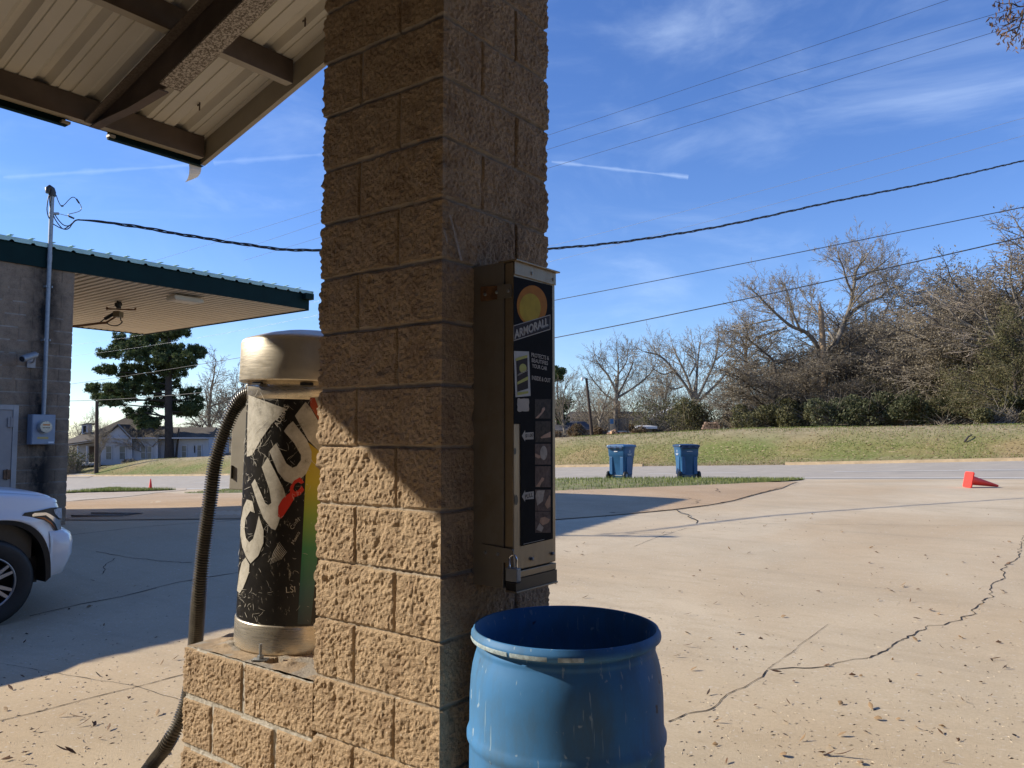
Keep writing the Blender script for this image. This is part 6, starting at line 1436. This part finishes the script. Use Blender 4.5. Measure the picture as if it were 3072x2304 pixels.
# the big pine
def pine():
    Y = 96; x0 = at_col(508, Y); z0 = zw(x0, Y); t = thing('pine_tree', 'big dark green pine with tall trunk in front of the white house', 'tree', (x0, Y, z0))
    def pt(u, v, dy=0): q = on_Y(u, v, Y); return Vector((q.x-x0, dy, q.z-z0))
    b = MB(); b.tube([pt(u, v) for u, v in ((508,1386),(508,1330),(506,1260),(505,1180),(507,1110),(508,1060),(509,1010),(510,985))], [.62, .50, .46, .42, .36, .28, .18, .06], 12)
    r = random.Random(4); P = []
    Z2 = lambda x, y: (x/2.16, 500+y/2.16)
    cl_ = [(1190,1070,70,30),(1100,1080,60,28),(850,1105,130,32),(980,1110,90,30),(760,1150,70,30),(900,1180,130,36),(740,1220,50,24),(1050,1190,100,40),(1260,1205,85,42),(1190,1260,110,36),(950,1245,90,36),(700,1318,55,26),(830,1310,70,32),(1000,1300,90,36),(1270,1290,50,36),(850,1370,100,30),(780,1410,90,32),(665,1440,70,30),(605,1490,42,24),(720,1485,80,28),(900,1450,110,44),(1020,1400,80,46),(1230,1485,60,55),(1180,1570,80,45),(880,1600,70,38),(1000,1520,80,36),(770,1530,60,26),(1250,1565,50,28),(1300,1190,40,24),(960,1660,60,30),(1090,1330,70,30)]
    for x, y, rx, ry in cl_:
        x = x if x < 1120 else 1120+(x-1120)*.78; rx = min(rx, 105)
        u, v = Z2(x, y); s = Y/FPX; c = pt(u, v, r.uniform(-2.2, 2.2)); hx, hz_1 = rx/2.16*s*1.12, ry/2.16*s*1.15
        tz_ = max(c.z-hx*.4, 1); b.tube([Vector((0, 0, min(tz_, c.z-.2))), Vector((c.x*.5, c.y*.5, c.z-.45)), c-Vector((0, 0, .15))], [.13, .08, .04], 5)
        ncl = int(16+hx*15)
        for _ in range(ncl):
            q = c+Vector((r.uniform(-1, 1)*hx, r.uniform(-1, 1)*hx*.8, r.uniform(-.8, .8)*hz_1)); q0 = q+(c-q)*.5-Vector((0, 0, .2)); b.tube([q0, q], [.025, .012], 3, caps=False)
            for _ in range(115): d = Vector((r.gauss(0, 1), r.gauss(0, 1), r.gauss(.35, .8))).normalized(); P.append(q+d*r.uniform(.02, .42))
    for (x, y, x1, y1) in ((1395,395,1550,480), (1200,480,1300,420)): 
        q = [(x/3.16, 1100+y/3.16), (x1/3.16, 1100+y1/3.16)]; b.tube([pt(*q[0]), pt(*q[1]), Vector((0, 0, pt(*q[1]).z-.8))], [.06, .10, .14], 6)
    b.build('trunk', material('dark_pine_bark', (.035, .028, .024), .9, var=.4, vs=3), t); link_mesh(card_mesh('needles', [tuple(q) for q in P], .10, M['pine'], 8, elong=1.7), 'needles', t)
pine()
x_ = at_col(540, 97); st2_ = thing('leaning_trunk', 'thin leaning brown trunk beside the big pine', 'tree', (x_, 97, zw(x_, 97))); b = MB(); q0 = on_Y(527, 1380, 97); q1 = on_Y(537, 1285, 97); b.tube([Vector((q0.x-x_, 0, -.2)), Vector((q1.x-x_, 0, q1.z-zw(x_, 97)))], [.16, .10], 8); b.build('trunk', M['bark_dark'], st2_)
# small dark evergreens peeping beside the vending box
def clump_tree(label, u, Y, v0, v1, w, leaf, n, seed, name='evergreen_tree'):
    x = at_col(u, Y); z = zw(x, Y); t = thing(name, label, 'tree', (x, Y, z)); a, c = on_Y(u, v0, Y).z-z, on_Y(u, v1, Y).z-z; r = np.random.default_rng(seed)
    b = MB(); b.tube([(0, 0, 0), (.1, 0, c*.5), (0, 0, a*.95)], [.22, .16, .05], 7); nb = 9; cs = np.c_[r.uniform(-1, 1, nb)*w, r.uniform(-1, 1, nb)*w, r.uniform(c, a, nb)]
    for q in cs: b.tube([(0, 0, q[2]-.5), tuple(q)], [.06, .03], 4)
    b.build('trunk', M['bark_dark'], t); k = r.integers(0, nb, n); d = r.normal(size=(n, 3)); d /= np.linalg.norm(d, axis=1, keepdims=True); link_mesh(card_mesh('crown', cs[k]+d*r.uniform(.2, 1, (n, 1))*w*.7, .16, leaf, seed), 'crown', t)
clump_tree('tall dark pine top beside the vending box edge', 1672, 100, 1105, 1140, .8, M['pine'], 2500, 41); clump_tree('dark evergreen low behind the vending box edge', 1668, 90, 1200, 1275, 1.3, M['pine'], 3000, 42)

# ------------------------------------------------------------------ white house on the left, far houses, poles, yard things
M['siding'] = material('white_weatherboard', (.40, .41, .45), .7, var=.06, vs=2)
M['shingle'] = material('grey_brown_shingles', (.10, .085, .07), .9, var=.25, vs=1.2, bump=.4, bs=12)
M['shade_glass'] = material('dull_window_pane', (.16, .165, .16), .15, 0, var=.3, vs=2)
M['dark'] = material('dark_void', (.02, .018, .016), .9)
M['brick'] = material('red_brick', (.36, .13, .07), .9, var=.25, vs=20)
HY = 96.0; H8 = (3.687, 150, 1150)
hx0 = at_col(400, HY); hz0 = zw(hx0, HY)-.2
hs_ = thing('white_house', 'old white weatherboard house with dark hipped roof, front gable and porch', 'house', (hx0, HY, hz0))
def hp_(x, y, dy=0): q = on_Y(H8[1]+x/H8[0], H8[2]+y/H8[0], HY); return Vector((q.x-hx0, dy, q.z-hz0))
def slab(b, pts, dy0, dy1, m=0):
    a = [hp_(x, y) for x, y in pts]; n = len(a); b.add([(p.x, dy0, p.z) for p in a]+[(p.x, dy1, p.z) for p in a], [tuple(range(n)), tuple(range(2*n-1, n-1, -1))]+[(i, n+i, n+(i+1) % n, (i+1) % n) for i in range(n)], m)
b = MB(); slab(b, [(560,905),(900,905),(900,612),(560,612)], 0, 9); slab(b, [(900,890),(1160,880),(1160,612),(900,612)], .5, 9); slab(b, [(1160,880),(1720,840),(1720,612),(1160,612)], 1.0, 8); slab(b, [(590,606),(890,606),(758,470)], .05, 3)
b.build('wall', M['siding'], hs_, recalc=True)
b = MB(); slab(b, [(540,612),(1730,612),(1730,598),(540,598)], -.25, 9.3); slab(b, [(897,900),(908,900),(908,612),(897,612)], -.04, .0); slab(b, [(580,606),(760,460),(900,606),(908,598),(760,448),(572,598)], -.25, .0); slab(b, [(1160,880),(1184,878),(1184,612),(1160,612)], .2, .98)
b.build('trim_boards', M['siding'], hs_, recalc=True)
b = MB()
def quad(b, P): b.add(P, [tuple(range(len(P)))])
P_ = lambda x, y, dy: (lambda q: (q.x, dy, q.z))(hp_(x, y))
quad(b, [P_(560,605,-.3), P_(760,452,-.3), P_(760,452,4.5), P_(560,605,4.5)]); quad(b, [P_(760,452,-.3), P_(905,605,-.3), P_(905,605,4.5), P_(760,452,4.5)])
quad(b, [P_(300,606,.6), P_(905,606,.6), P_(825,298,5), P_(762,298,5)]); quad(b, [P_(905,606,.6), P_(905,606,9.4), P_(825,298,5)]); quad(b, [P_(300,606,.6), P_(762,298,5), P_(300,606,9.4)]); quad(b, [P_(300,606,9.4), P_(762,298,5), P_(825,298,5), P_(905,606,9.4)])
quad(b, [P_(880,605,.8), P_(1730,605,.8), P_(1690,480,4.5), P_(800,480,4.5)]); quad(b, [P_(880,605,8.4), P_(800,480,4.5), P_(1690,480,4.5), P_(1730,605,8.4)]); quad(b, [P_(1730,605,.8), P_(1730,605,8.4), P_(1690,480,4.5)])
quad(b, [P_(175,682,-2.2), P_(560,632,-2.2), P_(600,520,1.2), P_(330,545,1.2)]); quad(b, [P_(175,682,-2.2), P_(330,545,1.2), P_(300,606,6), P_(175,682,6)])
o = b.build('roof', M['shingle'], hs_); so = o.modifiers.new('thick', 'SOLIDIFY'); so.thickness = .14
b = MB(); slab(b, [(320,560),(388,545),(388,452),(320,462)], .6, 1.6); b.build('dormer', M['siding'], hs_, recalc=True)
b = MB(); slab(b, [(300,458),(395,438),(395,446),(300,466)], .4, 3); b.build('dormer_roof', M['shingle'], hs_, recalc=True)
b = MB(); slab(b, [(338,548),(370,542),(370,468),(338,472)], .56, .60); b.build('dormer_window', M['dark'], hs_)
b = MB(); slab(b, [(762,330),(826,330),(826,290),(762,290)], 4.7, 5.6); b.build('chimney', M['shingle'], hs_, recalc=True)
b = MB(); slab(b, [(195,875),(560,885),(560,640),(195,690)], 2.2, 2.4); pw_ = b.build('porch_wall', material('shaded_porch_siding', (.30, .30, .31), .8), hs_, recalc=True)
b = MB(); slab(b, [(330,880),(395,880),(395,700),(330,700)], 2.1, 2.18); slab(b, [(440,880),(490,880),(490,710),(440,710)], 2.1, 2.18); b.build('porch_door', M['wood_pole'], pw_)
b = MB(); slab(b, [(190,900),(560,900),(560,880),(190,880)], -2.0, 2.3); b.build('porch_floor', M['siding'], hs_, recalc=True)
for x in (200, 288, 400, 500):
    b = MB(); slab(b, [(x-7,882),(x+7,882),(x+7,690),(x-7,690)], -1.9, -1.7); b.build('porch_post', M['siding'], hs_, recalc=True)
b = MB(); slab(b, [(188,700),(560,648),(560,622),(188,682)], -2.1, -1.95); b.build('porch_beam', M['siding'], hs_, recalc=True)
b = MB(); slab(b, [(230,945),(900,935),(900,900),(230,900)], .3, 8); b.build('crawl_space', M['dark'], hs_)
for x0, y0, x1, y1 in ((620,695,685,840), (770,695,838,840), (985,695,1040,835), (1052,695,1108,835), (1420,690,1475,822), (1592,685,1642,812)):
    dy = .0 if x1 < 900 else (.5 if x1 < 1160 else 1.0); b = MB(); slab(b, [(x0-9,y1+8),(x1+9,y1+8),(x1+9,y0-9),(x0-9,y0-9)], dy-.07, dy-.002); w_ = b.build('window', M['siding'], hs_, recalc=True)
    b = MB(); slab(b, [(x0+4,y1),(x1-4,y1),(x1-4,y0+3),(x0+4,y0+3)], dy-.075, dy-.071); b.build('pane', M['shade_glass'], w_)
    b = MB(); slab(b, [(x0+4,(y0+y1)/2+2),(x1-4,(y0+y1)/2+2),(x1-4,(y0+y1)/2-2),(x0+4,(y0+y1)/2-2)], dy-.09, dy-.076); b.build('sash_bar', M['siding'], w_)
b = MB(); b.tube([hp_(1565, 690, .9), hp_(1565, 770, .9)], .05, 6); b.build('downpipe', M['dark'], hs_)
# dark street bit of the neighbouring yard beside the house
b = MB(); drape(b, pg((150, 1432), (205, 1433), (262, 1434)), pg((150, 1412), (205, 1420), (288, 1424)), 12, 3, .03); props(b.build('side_street', M['asphalt'], rot=(0, 0, GROT)), kind='structure')
# wooden fence right of the white house
def paling(label, u0, u1, Y, v0, v1, mat):
    xa, xb = at_col(u0, Y), at_col(u1, Y); z = zw((xa+xb)/2, Y); t = thing('wooden_fence', label, 'fence', ((xa+xb)/2, Y, z)); top = on_Y(u0, v0, Y).z-z; b = MB(); x = xa-(xa+xb)/2
    while x < (xb-xa)/2: b.box((x, 0, -.3), (x+.13, .02, top+random.uniform(-.03, .03))); x += .15
    b.build('palings', mat, t); b = MB(); b.box((-(xb-xa)/2, .02, top*.3), ((xb-xa)/2, .06, top*.3+.1)); b.box((-(xb-xa)/2, .02, top*.8), ((xb-xa)/2, .06, top*.8+.1)); b.build('rail', mat, t, split=True)
paling('low grey fence right of the white house', 616, 700, 102, 1359, 1373, material('grey_fence_wood', (.22, .19, .16), .9, var=.2, vs=3))
# utility pole in front of the white house
def pole(name, label, cat, u0, v0, u1, v1, Y, r0, r1):
    q0, q1 = on_Y(u0, v0, Y), on_Y(u1, v1, Y); z = zw(q0.x, Y); t = thing(name, label, cat, (q0.x, Y, z)); b = MB(); b.tube([(0, 0, -.3), (q1.x-q0.x, 0, q1.z-z)], [r0, r1], 10); b.build('pole', M['wood_pole'], t); return t, Vector((q1.x-q0.x, 0, q1.z-z))
pole('utility_pole', 'dark upright wooden pole on the kerb before the white house', 'utility pole', 289, 1424, 291, 1203, 86, .24, .17)
lp, top = pole('lamp_pole', 'leaning dark wooden pole with small lamp head above the far yard', 'lamp pole', 1778, 1311, 1759, 1135, 68, .16, .11)
b = MB(); b.tube([top, top+Vector((-.25, 0, .10)), top+Vector((-.36, 0, .08))], .025, 6); b.build('lamp_arm', M['galv'], lp)
b = MB(); c_ = top+Vector((-.36, 0, -.02)); b.lathe([(.03, .12), (.09, .06), (.12, -.06), (.11, -.16), (.04, -.2)], 12); b.v = [(x+c_.x, y+c_.y, z+c_.z) for x, y, z in b.v]; b.build('lamp_shade', M['white_mark'], lp)
# trampoline with net
Y = 66; x = at_col(1855, Y); z = zw(x, Y); tr = thing('trampoline', 'round trampoline with dark safety net beside the leaning lamp pole', 'trampoline', (x, Y, z)); rd = (at_col(1884, Y)-at_col(1824, Y))/2; zt_2 = on_Y(1855, 1256, Y).z-z; zm = on_Y(1855, 1294, Y).z-z
M['net'] = material('dark_net_mesh', (.05, .05, .055), .8); nt = M['net'].node_tree; tr_ = nod(M['net'], 'ShaderNodeBsdfTransparent'); mx_ = nod(M['net'], 'ShaderNodeMixShader'); mx_.inputs[0].default_value = .62
nt.links.new(tr_.outputs[0], mx_.inputs[1]); nt.links.new(nt.nodes['Principled BSDF'].outputs[0], mx_.inputs[2]); nt.links.new(mx_.outputs[0], nt.nodes['Material Output'].inputs[0])
b = MB(); b.lathe([(rd, zm), (rd, zt_2)], 28); b.build('safety_net', M['net'], tr)
b = MB(); b.lathe([(.02, zm-.01), (rd*.9, zm-.01)], 28); b.build('mat', M['black_plastic'], tr)
b = MB(); b.lathe([(rd*.9, zm+.03), (rd*1.04, zm+.03), (rd*1.04, zm-.05), (rd*.9, zm-.05)], 28); b.build('frame_pad', M['grey_paint'], tr)
for k in range(6):
    a = k*math.pi/3+.3; b = MB(); b.tube([(rd*1.05*math.cos(a), rd*1.05*math.sin(a), -.1), (rd*1.05*math.cos(a), rd*1.05*math.sin(a), zt_2+.05)], .03, 6); b.build('leg', M['black_plastic'], tr)
b = MB(); b.box((-rd*.95, -rd*.9, zt_2-.45), (-rd*.6, -rd*.86, zt_2-.05)); b.build('net_panel', M['bin_blue'], tr)
# woodpiles: stacked logs
M['log_end'] = material('cut_log_end', (.50, .30, .16), .8, var=.3, vs=3); M['log_bark'] = material('log_bark', (.20, .13, .09), .9, var=.3, vs=3)
def woodpile(label, u0, u1, vb, Y, rows, seed, neat):
    r = random.Random(seed); xa, xb = at_col(u0, Y), at_col(u1, Y); xm = (xa+xb)/2; z = zw(xm, Y); t = thing('woodpile', label, 'woodpile', (xm, Y, z)); n = 0
    for k in range(rows):
        x = xa-xm+(.1*k if neat else .25*k); lim = xb-xm-(.1*k if neat else .3*k)
        while x < lim:
            rr2 = r.uniform(.07, .13); a = r.uniform(-.06, .06) if neat else r.uniform(-1.2, 1.2); c = Vector((x+rr2, r.uniform(-.1, .1), .1+k*.2)); d = Vector((math.sin(a), math.cos(a), r.uniform(-.05, .05) if neat else r.uniform(-.3, .3)))*.3
            b = MB(); b.tube([c-d, c+d], rr2, 8, 1, caps=False); m_ = len(b.v); b.f += [tuple(range(8))[::-1], tuple(range(8, 16))]; b.m += [0, 0]; b.sm += [False, False]; b.build('log', [M['log_end'], M['log_bark']], t); x += rr2*2.05; n += 1
            if n > 95: return
woodpile('neat stack of cut orange logs on the crest of the bank', 2101, 2160, 1294, 60, 4, 3, True); woodpile('loose heap of pale split logs under the trampoline', 1818, 1866, 1308, 63, 3, 4, False)
# shed, gabled house and brick-chimneyed house seen through the trees
def far_house(name, label, u0, u1, v_eave, v_ridge, Y, wallm, roofm, chim=None, gable=False):
    xa, xb = at_col(u0, Y), at_col(u1, Y); xm = (xa+xb)/2; z = zw(xm, Y); hw_ = (xb-xa)/2; e = on_Y(u0, v_eave, Y).z-z; rg = on_Y(u0, v_ridge, Y).z-z; t = thing(name, label, 'shed' if name == 'shed' else 'house', (xm, Y, z)); b = MB(); b.box((-hw_, 0, -.5), (hw_, 7 if name != 'shed' else 2.5, e)); b.build('wall', wallm, t)
    dp = 7 if name != 'shed' else 2.5; b = MB()
    if gable: vs = [(-hw_-.4, -.4, e-.1), (0, -.4, rg), (hw_+.4, -.4, e-.1), (-hw_-.4, dp, e-.1), (0, dp, rg), (hw_+.4, dp, e-.1)]; b.add(vs, [(0, 1, 4, 3), (1, 2, 5, 4)]); g_ = MB(); g_.add([(-hw_, 0.01, e), (hw_, .01, e), (0, .01, rg-.15)], [(0, 1, 2)]); g_.build('gable', wallm, t)
    else: vs = [(-hw_-.4, -.4, e), (hw_+.4, -.4, e), (hw_*.8, dp/2, rg), (-hw_*.8, dp/2, rg), (-hw_-.4, dp+.4, e), (hw_+.4, dp+.4, e)]; b.add(vs, [(0, 1, 2, 3), (3, 2, 5, 4), (0, 3, 4), (1, 5, 2)])
    o = b.build('roof', roofm, t); m_ = o.modifiers.new('thick', 'SOLIDIFY'); m_.thickness = .22
    b = MB(); b.box((-hw_*.3, -.03, e*.25), (-hw_*.1, .0, e*.8)); w_ = b.build('window', M['siding'], t); b = MB(); b.box((-hw_*.28, -.05, e*.3), (-hw_*.12, -.03, e*.76)); b.build('pane', M['shade_glass'], w_)
    if chim: x_ = at_col(chim[0], Y)-xm; b = MB(); b.box((x_-.4, dp/2-.4, rg-1.2), (x_+.4, dp/2+.4, on_Y(chim[0], chim[1], Y).z-z)); b.build('chimney', M['brick'], t)
M['pale_wall'] = material('pale_cream_siding', (.46, .46, .36), .8, var=.08); M['gold_wall'] = material('weathered_brick_wall', (.33, .27, .22), .9, var=.2)
far_house('brick_house', 'low house with red brick chimney behind the trampoline', 1690, 1965, 1288, 1232, 100, M['gold_wall'], M['shingle'], (1862, 1200))
far_house('gabled_house', 'pale gabled house half hidden behind the thicket', 1950, 2125, 1262, 1215, 104, M['pale_wall'], M['white_mark'], None, True)
far_house('low_roofed_house', 'low dark-roofed house at the edge of the vending box', 1640, 1775, 1290, 1262, 88, M['gold_wall'], material('slate_roof', (.06, .06, .07), .8))
far_house('shed', 'small grey shed with white fascia right of the trampoline', 1922, 1956, 1279, 1276, 72, material('grey_shed_boards', (.16, .155, .145), .9), M['white_mark'])

# ------------------------------------------------------------------ broken branch on the bank, overhanging oak twigs, fallen leaves
p0, p1_ = on_ground(2894, 1328), on_ground(2917, 1312); sk = thing('fallen_stick', 'dark broken stick lying on the right part of the bank', 'stick', p0); b = MB(); b.tube([(0, 0, .05), (p1_-p0)*.5+Vector((0, 0, .16)), (p1_-p0)+Vector((0, 0, .12))], [.05, .04, .02], 6); b.build('branch', M['bark_dark'], sk)
ok = thing('overhanging_oak', 'oak branch with curled brown leaves hanging in at the top right corner', 'tree', (10.6, 9.6, zw(10.6, 9.6)))
o3 = Vector((10.6, 9.6, zw(10.6, 9.6))); rnd = random.Random(12); OY = 10.0
b = MB(); b.tube(smooth_path([(0, 0, -.1), (.1, 0, 2.5), (-.1, .1, 5), (-.3, .2, 7.4), (-.2, .1, 9)], 5), [.24-.006*i for i in range(21)], 10)
def oq(u, v, dy=0): return on_Y(u, v, OY+dy)-o3
b.tube(smooth_path([(-.25, .2, 7.2), (-.6, .3, 8.0), tuple(oq(3200, -260)), tuple(oq(3150, -90)), tuple(oq(3095, 10))], 5), [.12-.005*i for i in range(21)], 7)
twl = [[(3095,10),(3060,20),(3035,10),(3010,12),(2985,4)], [(3095,10),(3070,40),(3045,60),(3010,55),(2965,53)], [(3070,40),(3058,80),(3050,100),(3035,125)], [(3095,10),(3088,60),(3080,110),(3065,140)], [(3150,-90),(3090,-60),(3050,-30),(3020,-20)], [(3095,10),(3110,80),(3100,140)], [(3045,60),(3025,72),(3008,78)], [(3035,10),(3028,40),(3012,60)], [(3058,80),(3030,92),(3000,104)]]
tips_ = []
for l in twl:
    P = smooth_path([oq(u, v, rnd.uniform(-.25, .25)*(i > 0)) for i, (u, v) in enumerate(l)], 4); b.tube(P, [.012-.0005*min(i, 14) for i in range(len(P))], 5); tips_ += P[3:]
b.build('trunk', M['bark_dark'], ok)
def leaf_geo(b, c, d, n, ln, wd, curl, m=0):
    d = d.normalized(); s = d.cross(n).normalized(); n = s.cross(d).normalized(); L = []
    for i, (t, w) in enumerate(((0, .08), (.2, .6), (.45, 1), (.7, .8), (.9, .35), (1, .03))):
        q = c+d*ln*t+n*(curl*ln*(t*t)); L += [q-s*wd*w*.5+n*wd*.22*w, q, q+s*wd*w*.5+n*wd*.22*w]
    b.add(L, [(3*i+j, 3*i+3+j, 3*i+4+j, 3*i+1+j) for i in range(5) for j in range(2)], m, True)
b = MB()
for _ in range(260):
    q = rnd.choice(tips_)+Vector((rnd.gauss(0, .05), rnd.gauss(0, .07), rnd.gauss(-.02, .05))); leaf_geo(b, q, Vector((rnd.gauss(0, .5), rnd.gauss(0, .5), rnd.gauss(-.7, .6))), Vector((rnd.gauss(0, 1), rnd.gauss(0, 1), rnd.gauss(0, 1))), rnd.uniform(.05, .10), rnd.uniform(.012, .028), rnd.uniform(-.3, .4))
b.build('leaves', M['fallen'][0], ok)
# fallen leaves on the lot: individual things
LV = []
kinds = [('curled brown oak leaf lying on the concrete lot', 'curled brown leaves on the lot'), ('pale tan dry leaf lying on the concrete lot', 'pale tan leaves on the lot'), ('small blackish dry leaf lying on the concrete lot', 'blackish leaves on the lot')]
for k in range(3):
    for v in range(3):
        b = MB(); ln = (.085, .07, .05)[k]*(1, .8, 1.2)[v]; wd = (.022, .030, .026)[k]*(1, 1.3, .7)[v]
        leaf_geo(b, Vector((-ln/2, 0, .004)), Vector((1, 0, .05)), Vector((0, (.3, -.5, .1)[v], 1)), ln, wd, (.25, .12, .45)[v])
        if v == 1: leaf_geo(b, Vector((-ln*.1, 0, .004)), Vector((.6, .8, .2)), Vector((.3, 0, 1)), ln*.5, wd*.6, .4)
        o = b.build('fallen_leaf', M['fallen'][k]); LV.append((o, k)); 
        sd2 = o.modifiers.new('thin', 'SOLIDIFY'); sd2.thickness = .0008
rl = random.Random(77); used_lv = set(); n_ = 0; spots = []
while len(spots) < 185:
    k = rl.random()
    if k < .70: u, v = rl.uniform(1640, 3070), 1640+rl.random()**.9*660
    elif k < .80: u, v = rl.uniform(1700, 3070), rl.uniform(1530, 1660)
    else: u, v = rl.uniform(0, 590), 1700+rl.random()**.8*600
    if 1400 < u < 2010 and v > 1800: continue
    spots.append((u, v))
for u, v in spots:
    q = on_ground(u, v); q.z = zlot(*Gf(q.x, q.y)); i = rl.choices(range(9), [4, 4, 4, 3, 3, 2, 1, 2, 1])[0]; o, k = LV[i]
    if i in used_lv: o = o.copy(); C.objects.link(o)
    used_lv.add(i); s = rl.uniform(.4, .9); o.location = (q.x, q.y, q.z+.004); o.rotation_euler = (rl.uniform(-.25, .25), rl.uniform(-.2, .2), rl.uniform(0, 6.28)); o.scale = (s, s, s)
    props(o, kinds[k][0], 'leaf', kinds[k][1])
for i, (o, k) in enumerate(LV):
    if i not in used_lv: bpy.data.objects.remove(o)
# pale grit and leaf crumbs: uncountable
b = MB(); rg_ = random.Random(8)
for _ in range(2600):
    if rg_.random() < .72: u, v = rg_.uniform(1630, 3072), 1560+rg_.random()*744
    else: u, v = rg_.uniform(0, 620), 1700+rg_.random()*604
    y = 1.5*FPX/(v-1307); x = (u-1536)/FPX*y; z = zlot(*Gf(x, y))+.001; s = rg_.uniform(.0022, .0065); a = rg_.random()*6.28; el_ = rg_.uniform(1, 3)
    d = Vector((math.cos(a), math.sin(a), 0))*s*el_; e = Vector((-math.sin(a), math.cos(a), 0))*s*.6; p = Vector((x, y, z)); h = Vector((0, 0, s*.7))
    b.add([p-d, p+e, p+d, p-e, p+h], [(0, 1, 4), (1, 2, 4), (2, 3, 4), (3, 0, 4)], rg_.choice((0, 0, 0, 1)))
props(b.build('grit', [material('pale_grit', (.50, .43, .33), .9, var=.2), M['fallen'][2]]), 'fine pale grit and leaf crumbs scattered on the lot', 'grit', kind='stuff')
